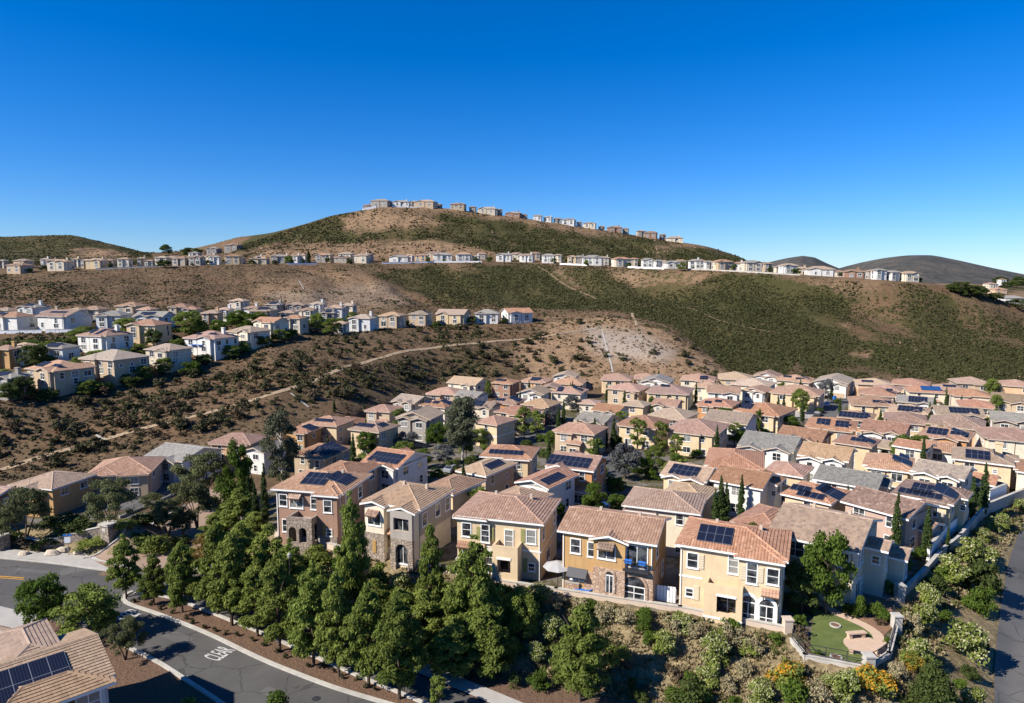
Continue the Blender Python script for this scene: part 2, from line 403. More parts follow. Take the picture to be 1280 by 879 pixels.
LY = YG
def zt(x, y):
    u = min(max(x / max(y, 1e-3), -UM + 1e-6), UM - 1e-6)
    fi = (u + UM) / (2 * UM) * (NU - 1); i = int(fi); fi -= i
    j = int(np.searchsorted(LY, y)) - 1; j = min(max(j, 0), NY - 2); fj = (y - LY[j]) / (LY[j + 1] - LY[j])
    return float((ZG[i, j] * (1 - fj) + ZG[i, j + 1] * fj) * (1 - fi) + (ZG[i + 1, j] * (1 - fj) + ZG[i + 1, j + 1] * fj) * fi)
def hit(px, py, y0=30.0):
    """where the line of sight through a pixel meets the ground"""
    dx, dy, dz = ray(px, py); t = y0 / dy; st = .25
    while t * dy < 2300:
        if H + dz * t < zt(dx * t, dy * t): break
        t += st * (1 + t / 300)
    return dx * t, dy * t
def valley(px, py, zo=7.0):
    """ground point under something zo metres above the valley floor seen at a pixel"""
    dx, dy, dz = ray(px, py); t = 50 / dy
    while t * dy < 320:
        if H + dz * t < zt(dx * t, dy * t) + zo: break
        t += .2
    return dx * t, dy * t
def row_y(u, j):
    return float(np.interp(u, UG, DU[:, j]))

# ground cover, painted as what grows where
def inpoly(PX, PY, poly, soft=8.0):
    d2 = np.full(PX.shape, 1e12); ins = np.zeros(PX.shape, bool); n = len(poly)
    for i in range(n):
        x0, y0 = poly[i]; x1, y1 = poly[(i + 1) % n]; dx, dy = x1 - x0, y1 - y0
        t = np.clip(((PX - x0) * dx + (PY - y0) * dy) / (dx * dx + dy * dy), 0, 1)
        d2 = np.minimum(d2, (PX - x0 - t * dx) ** 2 + (PY - y0 - t * dy) ** 2)
        ins ^= ((y0 > PY) != (y1 > PY)) & (PX < dx * (PY - y0) / (dy if abs(dy) > 1e-9 else 1e-9) + x0)
    d = np.sqrt(d2) * np.where(ins, 1, -1)
    return np.clip(d / soft * .5 + .5, 0, 1)
dd = YY * cc - (ZG - H) * ss
PPX = CX + F * XX / dd; PPY = CY - F * (YY * ss + (ZG - H) * cc) / dd
NZ = 14 * (fbm(XX / 16, YY / 16, 3, 31) - .5)
WX, WY = PPX + NZ * 1.6, PPY + NZ * .7
hillm = (YY > D0 + 1) & (YY < DU[:, 13:14])
low = hillm & (YY < DU[:, 8:9]); up = hillm & (YY >= DU[:, 8:9])
green = np.zeros_like(ZG); bare = np.zeros_like(ZG)
GREEN_LOW = [([(452, 338), (620, 331), (960, 345), (1010, 352), (1075, 372), (1050, 420), (1010, 448), (965, 470), (905, 458), (845, 408), (765, 384), (660, 384), (560, 378), (500, 362)], 1.0),
             ([(1010, 350), (1150, 355), (1300, 400), (1300, 480), (1000, 475), (1000, 420)], .62),
             ([(330, 490), (420, 455), (520, 440), (610, 440), (640, 470), (560, 475), (440, 500), (380, 512)], .42),
             ([(-400, 340), (80, 342), (120, 372), (60, 382), (-400, 388)], .4),
             ([(-400, 422), (95, 420), (110, 440), (40, 447), (-400, 450)], .75),
             ([(-400, 505), (60, 500), (200, 480), (330, 450), (440, 420), (640, 405), (640, 412), (440, 455), (330, 480), (240, 505), (100, 545), (-400, 585)], .2),
             ([(780, 405), (830, 420), (905, 470), (880, 480), (860, 440), (800, 412)], .3)]
for p, w in GREEN_LOW: green = np.where(low, np.maximum(green, w * inpoly(WX, WY, p)), green)
BARE_LOW = [([(690, 400), (765, 392), (830, 410), (910, 465), (900, 490), (660, 490), (640, 445)], .95),
            ([(395, 337), (450, 340), (500, 372), (470, 388), (300, 385), (330, 350)], .6),
            ([(690, 338), (700, 336), (745, 372), (738, 374)], .9), ([(560, 332), (590, 332), (600, 340), (570, 340)], .6),
            ([(765, 340), (905, 342), (880, 356), (800, 366), (770, 352)], .75),
            ([(940, 348), (1100, 352), (1060, 366), (985, 366)], .5), ([(880, 350), (905, 352), (895, 368), (870, 362)], .6),
            ([(1000, 385), (1030, 392), (1060, 405), (1050, 410), (1010, 398)], .7), ([(1060, 436), (1090, 438), (1080, 446), (1058, 444)], .8)]
for p, w in BARE_LOW: bare = np.where(low, np.maximum(bare, w * inpoly(WX, WY, p, 6)), bare)
GREEN_UP = [([(285, 325), (325, 285), (420, 240), (480, 270), (560, 268), (660, 278), (760, 293), (850, 304), (960, 330), (960, 345), (760, 335), (640, 322), (560, 305), (430, 304), (345, 306), (315, 312)], .95),
            ([(-500, 300), (80, 290), (190, 314), (190, 330), (-500, 330)], 1.0),
            ([(1160, 360), (1200, 352), (1300, 356), (1300, 392), (1230, 380)], .75)]
for p, w in GREEN_UP: green = np.where(up, np.maximum(green, w * inpoly(WX, WY, p, 5)), green)
BARE_UP = [([(424, 270), (470, 262), (525, 269), (562, 279), (530, 287), (470, 289), (425, 293)], .85),
           ([(330, 314), (400, 306), (540, 300), (600, 312), (660, 324), (330, 326)], .8),
           ([(75, 320), (105, 308), (140, 309), (165, 320), (120, 325)], .9),
           ([(810, 305), (850, 303), (880, 310), (830, 316)], .8), ([(812, 312), (850, 310), (840, 320), (815, 320)], .7),
           ([(480, 255), (560, 255), (700, 281), (790, 297), (790, 301), (700, 288), (560, 266), (480, 264)], .7),
           ([(575, 282), (640, 282), (680, 292), (620, 298)], .45),
           ([(1170, 352), (1235, 350), (1240, 356), (1175, 358)], .9), ([(1255, 366), (1300, 362), (1300, 374), (1262, 375)], .8)]
for p, w in BARE_UP: bare = np.where(up, np.maximum(bare, w * inpoly(WX, WY, p, 5)), bare)
green *= .58 + .42 * np.clip((fbm(XX / 34, YY / 55, 4, 55) - .40) / .13, 0, 1)
green *= 1 - .85 * bare
green = np.where((YY >= DU[:, 13:14]), .5, green)
pale = np.where(low, inpoly(WX, WY, [(735, 412), (800, 416), (845, 440), (830, 452), (760, 446), (735, 432)], 8), 0) * .55
pale = np.maximum(pale, np.where(low, .15 * inpoly(WX, WY, [(330, 368), (480, 352), (520, 380), (330, 388)], 6), 0))
nearcov = (PD > 0) & near
mulch = np.where(nearcov, np.clip((PD - 7.5) / 2, 0, 1), 0)

def ground_mat():
    k = NT('ground_soil_and_scrub'); k.b.inputs['Roughness'].default_value = .97; k.b.inputs['Specular IOR Level'].default_value = .08
    at_ = k.n('ShaderNodeAttribute', _attribute_name='cover'); sp = k.n('ShaderNodeSeparateColor'); k.l(at_.outputs['Color'], sp.inputs[0])
    g, b, m = sp.outputs[0], sp.outputs[1], sp.outputs[2]
    at2 = k.n('ShaderNodeAttribute', _attribute_name='place'); s2 = k.n('ShaderNodeSeparateColor'); k.l(at2.outputs['Color'], s2.inputs[0])
    pav, pale_, grassy = s2.outputs[0], s2.outputs[1], s2.outputs[2]
    p = k.geo()
    n0 = k.noise(p, .035, 5, .6); n1 = k.noise(p, .22, 5, .65); n2 = k.noise(p, 1.1, 5, .7); n3 = k.noise(p, 5.5, 4, .7)
    c = k.mix(k.ramp(n1, .33, .67), (.072, .049, .029), (.138, .094, .054))          # dry soil and dead brush
    c = k.mix(k.math('MULTIPLY', k.ramp(n2, .52, .68), .55), c, (.235, .165, .095))   # straw
    c = k.mix(k.math('MULTIPLY', k.ramp(n0, .45, .65), .35), c, (.20, .105, .06))
    c = k.mix(k.math('MULTIPLY', k.ramp(n3, .5, .72), .5), c, (.05, .036, .024))
    r = k.mix(k.ramp(n2, .3, .7), (.20, .12, .068), (.335, .23, .14))
    r = k.mix(k.math('MULTIPLY', k.ramp(n3, .5, .7), .6), r, (.12, .075, .05))
    c = k.mix(k.math('MULTIPLY', b, k.ramp(n1, .25, .55)), c, r)
    c = k.mix(k.math('MULTIPLY', pale_, k.ramp(n2, .25, .55)), c, (.37, .345, .31))
    gr = k.mix(k.ramp(n2, .35, .65), (.032, .034, .013), (.060, .056, .021)); gr = k.mix(k.ramp(n0, .44, .64), gr, (.074, .058, .027))
    gr = k.mix(k.math('MULTIPLY', k.ramp(n3, .45, .7), .5), gr, (.095, .075, .032))
    gm = k.ramp(k.math('ADD', k.math('MULTIPLY', g, 1.15), k.math('MULTIPLY', k.math('SUBTRACT', n1, .5), 1.3)), .34, .56)
    c = k.mix(gm, c, gr)
    mu = k.mix(k.ramp(n3, .3, .7), (.085, .052, .036), (.19, .12, .08))
    c = k.mix(m, c, mu)
    dr = k.mix(k.ramp(n2, .35, .65), (.17, .13, .075), (.32, .25, .14)); dr = k.mix(k.math('MULTIPLY', k.ramp(n3, .45, .7), .7), dr, (.06, .05, .025))
    c = k.mix(grassy, c, dr)
    pv = k.mix(k.ramp(n2, .3, .7), (.12, .105, .09), (.20, .18, .155)); pv = k.mix(k.ramp(n1, .46, .52), pv, k.mix(k.ramp(n3, .35, .65), (.045, .055, .018), (.13, .10, .06)))
    c = k.mix(pav, c, pv)
    k.base(c)
    k.bump(k.math('ADD', k.math('MULTIPLY', n2, .7), k.math('MULTIPLY', n3, .3)), .9, .35)
    return k.m
M_GROUND = ground_mat()
pave = np.where(near & (PD <= 0) & (YY > 55) & (YY < D0 - 22), 1.0, 0)
verts = np.stack([XX, YY, ZG], -1).reshape(-1, 3)
idx = np.arange(NU * NY).reshape(NU, NY)
faces = np.stack([idx[:-1, :-1], idx[1:, :-1], idx[1:, 1:], idx[:-1, 1:]], -1).reshape(-1, 4)
def grid_mesh(name, verts, faces, mat, smooth=True):
    me = bpy.data.meshes.new(name)
    k = faces.shape[1]
    me.vertices.add(len(verts)); me.vertices.foreach_set('co', verts.astype(np.float32).ravel())
    me.loops.add(faces.size); me.loops.foreach_set('vertex_index', faces.astype(np.int32).ravel())
    me.polygons.add(len(faces)); me.polygons.foreach_set('loop_start', np.arange(0, faces.size, k, dtype=np.int32))
    try: me.polygons.foreach_set('loop_total', np.full(len(faces), k, dtype=np.int32))
    except Exception: pass
    me.polygons.foreach_set('use_smooth', np.full(len(faces), smooth, dtype=bool))
    me.update(calc_edges=True)
    for m_ in (mat if isinstance(mat, list) else [mat]): me.materials.append(m_)
    return me
gme = grid_mesh('ground', verts, faces, M_GROUND)
def put_attr(me, nm, r, g, b):
    a = me.color_attributes.new(nm, 'FLOAT_COLOR', 'POINT')
    a.data.foreach_set('color', np.stack([r, g, b, np.ones_like(r)], -1).astype(np.float32).ravel())
put_attr(gme, 'cover', green, bare, mulch)
put_attr(gme, 'place', pave, pale, np.where(nearcov, 1 - mulch, 0) * .9)
tag(link('ground', gme), kind='structure')

def far_hill(name, d, prof, base=-20, depth=900, n=120, seed=1):
    """a distant ridge as a solid rounded hill whose crest is at the given (pixel, row) points"""
    px = np.linspace(prof[0][0], prof[-1][0], n)
    py = np.interp(px, [p[0] for p in prof], [p[1] for p in prof])
    for _ in range(6): py[1:-1] = (py[:-2] + 2 * py[1:-1] + py[2:]) / 4
    v = (CY - py) / F; zc = H + d * (-ss + v * cc) / (cc + v * ss); xc = (px - CX) / F / (cc + v * ss) * d
    V = []; m = 26
    for i in range(n):
        for j in range(m):
            t = j / (m - 1) * 2 - 1
            hh = math.cos(t * math.pi / 2) ** 1.4
            y = d + t * depth
            x = xc[i] * (y / d if t < 0 else 1)
            nz = (fbm(np.array([x / 120]), np.array([y / 120]), 4, seed)[0] - .5) * 14 * (hh * (1 - hh) * 4)
            V.append((x, y, base + (zc[i] - base) * hh + nz))
    V = np.array(V); ix = np.arange(n * m).reshape(n, m)
    fs = np.stack([ix[:-1, :-1], ix[1:, :-1], ix[1:, 1:], ix[:-1, 1:]], -1).reshape(-1, 4)
    k = NT(name + '_scrub'); p = k.geo(); n1 = k.noise(p, .009, 7, .7); n2 = k.noise(p, .05, 5, .75)
    c = k.mix(k.ramp(n1, .35, .65), (.040, .042, .036), (.105, .088, .068)); c = k.mix(k.math('MULTIPLY', k.ramp(n2, .48, .62), .75), c, (.030, .033, .028))
    k.base(c); k.bump(n2, .6, 4.0)
    tag(link(name, grid_mesh(name, V, fs, k.m)), kind='structure')
far_hill('hill', 2300, [(960, 335), (985, 324), (1003, 320), (1018, 322), (1035, 330), (1060, 340)], seed=2)
far_hill('hill', 2900, [(1040, 345), (1075, 334), (1100, 325), (1130, 319.5), (1165, 319), (1200, 326), (1240, 335), (1290, 345), (1350, 352), (1450, 356)], seed=4)
# ------------------------------------------------------------------ houses
PITCHR = .28
def up_uv(n_along, n_up): return None
COURSES = [False]
def slope_face(mb, a, b, c, d, m=0):
    """roof face: a-b along the eave, c-d along the top (d may equal c)"""
    A, B = Vector(a), Vector(b); e = (B - A).normalized()
    pts = [a, b, c] if d is None else [a, b, c, d]
    if COURSES[0]:
        Cc = Vector(c); Dd = Cc if d is None else Vector(d); n = e.cross(Dd - A).normalized(); g = n.cross(e); sl = (Dd - A).dot(g); k = max(2, int(sl / .30))
        for i in range(k):
            t0, t1 = i / k, (i + 1) / k
            l0, r0, l1, r1 = A.lerp(Dd, t0), B.lerp(Cc, t0), A.lerp(Dd, t1), B.lerp(Cc, t1); h0 = n * .05
            P = [l0 + h0, r0 + h0, r1, l1] if i < k - 1 or d is not None else [l0 + h0, r0 + h0, r1]
            mb.face(P, m, [(p.dot(e), (p - A).dot(g)) for p in P]); P = [l0, r0, r0 + h0, l0 + h0]
            mb.face(P, m, [(p.dot(e), (l0 - A).dot(g) + .01) for p in P])
        return
    n = e.cross(Vector(pts[-1]) - A).normalized(); g = n.cross(e)
    mb.face(pts, m, [((Vector(p) - A).dot(e) + A.dot(e), (Vector(p) - A).dot(g)) for p in pts])
def cap(mb, a, b, r=.13):
    A, B = Vector(a), Vector(b); d = (B - A).normalized(); s = d.cross(Vector((0, 0, 1))).normalized() * r
    u = Vector((0, 0, r * .75))
    P = [A - s, A + s, B + s, B - s]; T = [A + u, B + u]
    mb.face([P[1], P[2], T[1], T[0]]); mb.face([P[3], P[0], T[0], T[1]])
    mb.face([P[0], P[1], T[0]]); mb.face([P[2], P[3], T[1]])
def roof(mb, x0, x1, y0, y1, z, form, ov=.45, caps=False, pitch=PITCHR):
    """adds a tiled roof over a rectangle; returns slopes {side: (origin, along, up, length, slope length)}"""
    X0, X1, Y0, Y1 = x0 - ov, x1 + ov, y0 - ov, y1 + ov
    w, d = X1 - X0, Y1 - Y0; th = .20; z = z - ov * pitch * .5
    if form == 'h' and d > w: form = 'H'
    if form == 'H' and w > d: form = 'h'
    S_ = {}
    if form in 'hg':
        rz = z + d / 2 * pitch; ym = (Y0 + Y1) / 2; i = d / 2 if form == 'h' else 0
        r0, r1 = (X0 + i, ym, rz), (X1 - i, ym, rz)
    else:
        rz = z + w / 2 * pitch; xm = (X0 + X1) / 2; i = w / 2 if form == 'H' else 0
        r0, r1 = (xm, Y0 + i, rz), (xm, Y1 - i, rz)
    a, b, c, e = (X0, Y0, z), (X1, Y0, z), (X1, Y1, z), (X0, Y1, z)
    if form in 'hg':
        slope_face(mb, a, b, r1, r0); slope_face(mb, c, e, r0, r1)
        if form == 'h': slope_face(mb, b, c, r1, None); slope_face(mb, e, a, r0, None)
        S_['f'] = (a, b, r0); S_['b'] = (c, e, r1)
        if form == 'h': S_['r'] = (b, c, r1); S_['l'] = (e, a, r0)
    else:
        slope_face(mb, b, c, r1, r0); slope_face(mb, e, a, r0, r1)
        if form == 'H': slope_face(mb, a, b, r0, None); slope_face(mb, c, e, r1, None)
        S_['r'] = (b, c, r1); S_['l'] = (e, a, r0)
        if form == 'H': S_['f'] = (a, b, r0); S_['b'] = (c, e, r1)
    # fascia and soffit
    dn = lambda p: (p[0], p[1], p[2] - th)
    mb.face([dn(e), dn(c), dn(b), dn(a)], 1) if form in 'hH' else None
    edges = [(a, b), (b, c), (c, e), (e, a)]
    if form == 'g':
        mb.face([dn(b), dn(a), dn(r0), dn(r1)], 1); mb.face([dn(e), dn(c), dn(r1), dn(r0)], 1)
        edges = [(a, b), (c, e), (b, r1), (r1, c), (e, r0), (r0, a)]
    if form == 'G':
        mb.face([dn(c), dn(b), dn(r0), dn(r1)], 1); mb.face([dn(a), dn(e), dn(r1), dn(r0)], 1)
        edges = [(b, c), (e, a), (a, r0), (r0, b), (c, r1), (r1, e)]
    for p, q_ in edges: mb.face([dn(p), dn(q_), q_, p], 1)
    if caps:
        cap(mb, r0, r1)
        if form == 'h': cap(mb, a, r0); cap(mb, e, r0); cap(mb, b, r1); cap(mb, c, r1)
        if form == 'H': cap(mb, a, r0); cap(mb, b, r0); cap(mb, c, r1); cap(mb, e, r1)
    return S_, rz
def gable_wall(mb, x0, x1, y0, y1, z, form, ov=.45, m=0, pitch=PITCHR):
    zz = z - ov * pitch * .5 - .2
    if form == 'g':
        d = (y1 - y0); rz = z + (d / 2 + ov) * pitch - ov * pitch * .5 - .21; ym = (y0 + y1) / 2
        mb.face([(x1, y0, zz), (x1, y1, zz), (x1, y1, z - .02), (x1, ym, rz), (x1, y0, z - .02)], m)
        mb.face([(x0, y1, zz), (x0, y0, zz), (x0, y0, z - .02), (x0, ym, rz), (x0, y1, z - .02)], m)
    if form == 'G':
        w = x1 - x0; rz = z + (w / 2 + ov) * pitch - ov * pitch * .5 - .21; xm = (x0 + x1) / 2
        mb.face([(x0, y0, zz), (x1, y0, zz), (x1, y0, z - .02), (xm, y0, rz), (x0, y0, z - .02)], m)
        mb.face([(x1, y1, zz), (x0, y1, zz), (x0, y1, z - .02), (xm, y1, rz), (x1, y1, z - .02)], m)

# openings: meshes built once, the frame stands proud of the wall, panes sit inside it (local: x across, -y outward, z up)
def frame_mesh(w, h, mull=1, bars=1, t=.10, one=False, mat=None):
    mb = MB()
    mb.box(-w / 2 - t, w / 2 + t, -.07, 0, -t, 0, 0); mb.box(-w / 2 - t, w / 2 + t, -.07, 0, h, h + t, 0)
    mb.box(-w / 2 - t, -w / 2, -.07, 0, 0, h, 0); mb.box(w / 2, w / 2 + t, -.07, 0, 0, h, 0)
    mb.box(-w / 2 - t - .05, w / 2 + t + .05, -.12, 0, -t - .06, -t, 0)
    for i in range(mull):
        x = -w / 2 + w * (i + 1) / (mull + 1); mb.box(x - .03, x + .03, -.05, 0, 0, h, 0)
    for i in range(bars):
        z = h * (i + 1) / (bars + 1); mb.box(-w / 2, w / 2, -.045, 0, z - .025, z + .025, 0)
    if one: mb.face([(-w / 2, -.02, 0), (w / 2, -.02, 0), (w / 2, -.02, h), (-w / 2, -.02, h)], 1)
    return mb.mesh('window', [mat or M_TRIM, M_GLASS])
def pane_mesh(w, h):
    mb = MB(); mb.face([(-w / 2, -.02, 0), (w / 2, -.02, 0), (w / 2, -.02, h), (-w / 2, -.02, h)])
    return mb.mesh('pane', M_GLASS)
WK = {'sash': (.9, 1.35, 0, 1), 'slider': (1.6, 1.2, 1, 0), 'wide': (2.2, 1.3, 2, 0), 'small': (.6, .7, 0, 1), 'tall': (.8, 1.8, 0, 2), 'patio': (1.9, 2.1, 1, 0), 'double': (1.5, 1.4, 1, 1)}
WMESH = {k: (frame_mesh(*v), pane_mesh(v[0], v[1]), frame_mesh(*v, one=True)) for k, v in WK.items()}
def arch_pts(w, h, n=10, x0=0):
    r = w / 2; return [(x0 - r, 0), (x0 + r, 0)] + [(x0 + r * math.cos(math.pi * i / n), h - r + r * math.sin(math.pi * i / n)) for i in range(n + 1)]
def arch_mesh(w, h, t=.28, mat=None):
    """arched surround"""
    mb = MB(); n = 12; r = w / 2
    ring = lambda rr, k: (rr * math.cos(math.pi * k / n), h - r + rr * math.sin(math.pi * k / n))
    seq_i = [(r, 0)] + [ring(r, k) for k in range(n + 1)] + [(-r, 0)]
    seq_o = [(r + t, 0)] + [ring(r + t, k) for k in range(n + 1)] + [(-r - t, 0)]
    for (a, b), (c, d) in zip(zip(seq_i, seq_i[1:]), zip(seq_o, seq_o[1:])):
        mb.face([(a[0], -.09, a[1]), (c[0], -.09, c[1]), (d[0], -.09, d[1]), (b[0], -.09, b[1])][::-1])
        mb.face([(c[0], -.09, c[1]), (c[0], 0, c[1]), (d[0], 0, d[1]), (d[0], -.09, d[1])])
        mb.face([(a[0], 0, a[1]), (a[0], -.09, a[1]), (b[0], -.09, b[1]), (b[0], 0, b[1])])
    return mb.mesh('surround', mat or M_TRIM)
def arch_pane(w, h):
    mb = MB(); p = arch_pts(w, h); mb.face([(x, -.02, z) for x, z in p], 0)
    return mb.mesh('pane', M_GLASS)
def arch_bars(w, h, door=False):
    mb = MB(); r = w / 2
    mb.box(-.035, .035, -.06, -.015, 0, h - r, 0); mb.box(-r, r, -.07, -.015, h - r - .04, h - r + .05, 0)
    for s in (-1, 1): mb.box(s * r - (.08 if s > 0 else 0), s * r + (.08 if s < 0 else 0), -.06, -.015, 0, h - r, 0)
    if door: mb.box(-r, r, -.06, -.015, 0, .22, 0); mb.box(-r, r, -.05, -.015, 1.05, 1.12, 0)
    return mb.mesh('frame', M_TRIM)
mb = MB(); mb.box(-2.4, 2.4, -.05, 0, 0, 2.1, 0)
for i in range(4): mb.box(-2.35, 2.35, -.075, -.05, .06 + i * .52, .50 + i * .52, 0)
GARAGE = mb.mesh('garage_door', M_GARAGE)
mb = MB(); mb.box(-.24, .24, -.06, 0, 0, 1.45, 0)
for i in range(6): mb.box(-.2, .2, -.085, -.06, .08 + i * .225, .22 + i * .225, 0)
SHUT = {}
def shutter(c):
    if c not in SHUT: SHUT[c] = flat(c.replace(' ', '_') + '_shutter', {'olive': (.26, .25, .10), 'rust': (.42, .20, .13), 'beige': (.56, .47, .34), 'wood': (.40, .25, .09)}[c], .7)
    return SHUT[c]
SHUT_PTS = mb
def shutter_mesh(c):
    key = 'm' + c
    if key not in SHUT: SHUT[key] = SHUT_PTS.mesh('shutter', shutter(c))
    return SHUT[key]

class House:
    pass
ALLH = []
def side_xf(h, side, s, off=0.0):
    """local position and turn for something on a side of the main block; s along the side from its middle"""
    W_, D_ = h.W / 2, h.D / 2
    if side == 'f': return (s, -D_ - off), 0
    if side == 'b': return (-s, D_ + off), math.pi
    if side == 'r': return (W_ + off, s), math.pi / 2
    return (-W_ - off, -s), -math.pi / 2
def opening(h, side, s, z, kind='sash', off=0.0, parent=None, xy=None, rz=None):
    (x, y), r = side_xf(h, side, s, off)
    if xy: x, y = xy
    if rz is not None: r = rz
    f, p, one = WMESH[kind]
    if h.detail:
        o = link('window', f, h.root, (x, y, z), r); link('pane', p, o)
    else: o = link('window', one, h.root, (x, y, z), r)
    o.scale = (h.ws,) * 3
    return o
def solar(h, S_, side, nc, nr, u=.5, v=.55, pw=.78, ph=1.3, mat=None, land=False):
    if side not in S_: return
    a, b, r = (Vector(t) for t in S_[side]); e = (b - a); L = e.length; e.normalize()
    n = e.cross(r - a).normalized(); g = n.cross(e); SL = (r - a).dot(g)
    if land: pw, ph = ph, pw
    w_, h_ = nc * pw, nr * ph
    k = min(1, L * .9 / w_, SL * .86 / h_); w_ *= k; h_ *= k
    c = a + e * (L * u) + g * (SL * v) + n * .14
    m = MB(); p = [c - e * w_ / 2 - g * h_ / 2, c + e * w_ / 2 - g * h_ / 2, c + e * w_ / 2 + g * h_ / 2, c - e * w_ / 2 + g * h_ / 2]
    m.face(p, 0, [(0, 0), (nc, 0), (nc, nr), (0, nr)])
    q_ = [t - n * .06 for t in p]
    for i in range(4): j = (i + 1) % 4; m.face([q_[i], q_[j], p[j], p[i]], 0, [(0, 0)] * 4)
    m.face(q_[::-1], 0, [(0, 0)] * 4)
    m.build('solar_panel', mat or M_SOLAR, h.root)

def make_house(x, y, z, W_, D_, rot, form='h', rc='terracotta', wc='cream', eave=5.7, sol=(), wing=None, seed=0, detail=False,
               name='house', chimney=False, garage=None, windows=True, skirt=1.0, wing2=None, caps=None, band=False, win_sides='frl', roofmat=None, ws=.82, xwing=None, pitch=PITCHR):
    rs = random.Random(seed)
    h = House(); h.W, h.D, h.rot, h.x, h.y, h.z = W_, D_, rot, x, y, z
    h.ws = ws; h.detail = detail; h.form, h.rc, h.wc, h.sol = form, rc, wc, sol
    h.root = empty(name, (x, y, z), rot); h.eave = eave
    wb, rb = MB(), MB(); mw = [WM[wc], M_STONE, M_TRIM]
    caps = detail if caps is None else caps; COURSES[0] = caps
    wb.box(-W_ / 2, W_ / 2, -D_ / 2, D_ / 2, -skirt, eave - .02, 0, 'tb'); gable_wall(wb, -W_ / 2, W_ / 2, -D_ / 2, D_ / 2, eave, form, pitch=pitch)
    S_, rz = roof(rb, -W_ / 2, W_ / 2, -D_ / 2, D_ / 2, eave, form, caps=caps, pitch=pitch); h.S = S_; h.rz = rz
    if band: wb.box(-W_ / 2 - .04, W_ / 2 + .04, -D_ / 2 - .04, D_ / 2 + .04, eave * .5 - .1, eave * .5 + .1, 2, 'tb')
    h.blocked = []
    if xwing:                                   # a second volume running through the house from front to back
        cx, ww, fr, bk, dz, wf = xwing; bx = (cx - ww / 2, cx + ww / 2, -D_ / 2 - fr, D_ / 2 + bk); hh = eave - dz
        wb.box(*bx, -skirt, hh - .03, 0, 'tb'); gable_wall(wb, *bx, hh, wf, .4, pitch=pitch + .02); roof(rb, *bx, hh, wf, .4, caps, pitch=pitch + .02)
        h.blocked.append(('f', bx[0], bx[1], hh))
        if windows:
            opening(h, 'f', 0, hh - 1.95 * ws, rs.choice(['double', 'sash', 'slider']), xy=(cx, -D_ / 2 - fr), rz=0); opening(h, 'f', 0, .7, rs.choice(['slider', 'double', 'patio']), xy=(cx, -D_ / 2 - fr), rz=0)
    for wg in [w for w in (wing, wing2) if w]:
        cx, ww, pr, hh, wf = wg[:5]           # centre across the front, width, projection, eave height, roof form
        side = wg[5] if len(wg) > 5 else 'f'
        if side == 'f': bx = (cx - ww / 2, cx + ww / 2, -D_ / 2 - pr, -D_ / 2 + (.6 if hh < eave - 1 else 1.6)); h.blocked.append(('f', bx[0], bx[1], hh))
        elif side == 'r': bx = (W_ / 2 - (.6 if hh < eave - 1 else 1.6), W_ / 2 + pr, cx - ww / 2, cx + ww / 2); h.blocked.append(('r', bx[2], bx[3], hh))
        else: bx = (-W_ / 2 - pr, -W_ / 2 + (.6 if hh < eave - 1 else 1.6), cx - ww / 2, cx + ww / 2); h.blocked.append(('l', -bx[3], -bx[2], hh))
        wb.box(bx[0], bx[1], bx[2], bx[3], -skirt, hh - .03, 0, 'tb'); gable_wall(wb, *bx, hh, wf, .4)
        # the wing's roof runs back into the main roof
        b2 = list(bx); ext = min((ww / 2 + .4) * 1.0, 3.5) if hh > eave - 1 else 0
        if side == 'f': b2[3] += ext
        elif side == 'r': b2[0] -= ext
        else: b2[1] += ext
        roof(rb, *b2, hh, wf, .4, caps)
        if windows:
            kind = rs.choice(['sash', 'double', 'slider'])
            zz = hh - 1.95 * h.ws if hh > 3.7 else .7
            if side == 'f': opening(h, 'f', 0, zz, kind, xy=(cx, -D_ / 2 - pr), rz=0)
            elif side == 'r': opening(h, 'r', 0, zz, kind, xy=(W_ / 2 + pr, cx), rz=math.pi / 2); opening(h, 'r', 0, zz, 'small', xy=(W_ / 2 + pr / 2 + .3, cx - ww / 2), rz=0)
            else: opening(h, 'l', 0, zz, kind, xy=(-W_ / 2 - pr, cx), rz=-math.pi / 2)
            if hh > 3.7 and side == 'f': opening(h, 'f', 0, .9, rs.choice(['slider', 'double']), xy=(cx, -D_ / 2 - pr), rz=0)
    h.wall = wb.build('wall', mw, h.root)
    h.roof = rb.build('roof', [roofmat or RM[rc], M_FASCIA if not detail else M_TRIM], h.root)
    if chimney:
        c = MB(); cx, cy = (chimney if isinstance(chimney, tuple) else (W_ * .3, D_ * .12))
        c.box(cx - .45, cx + .45, cy - .4, cy + .4, eave - .3, rz + 1.0, 0); c.box(cx - .55, cx + .55, cy - .5, cy + .5, rz + .75, rz + .95, 0)
        c.build('chimney', WM[wc], h.roof)
    for s_ in sol:
        side, nc, nr = s_[:3]; u = s_[3] if len(s_) > 3 else .5; v = s_[4] if len(s_) > 4 else .5
        solar(h, S_, side, nc, nr, u, v, mat=s_[5] if len(s_) > 5 else None)
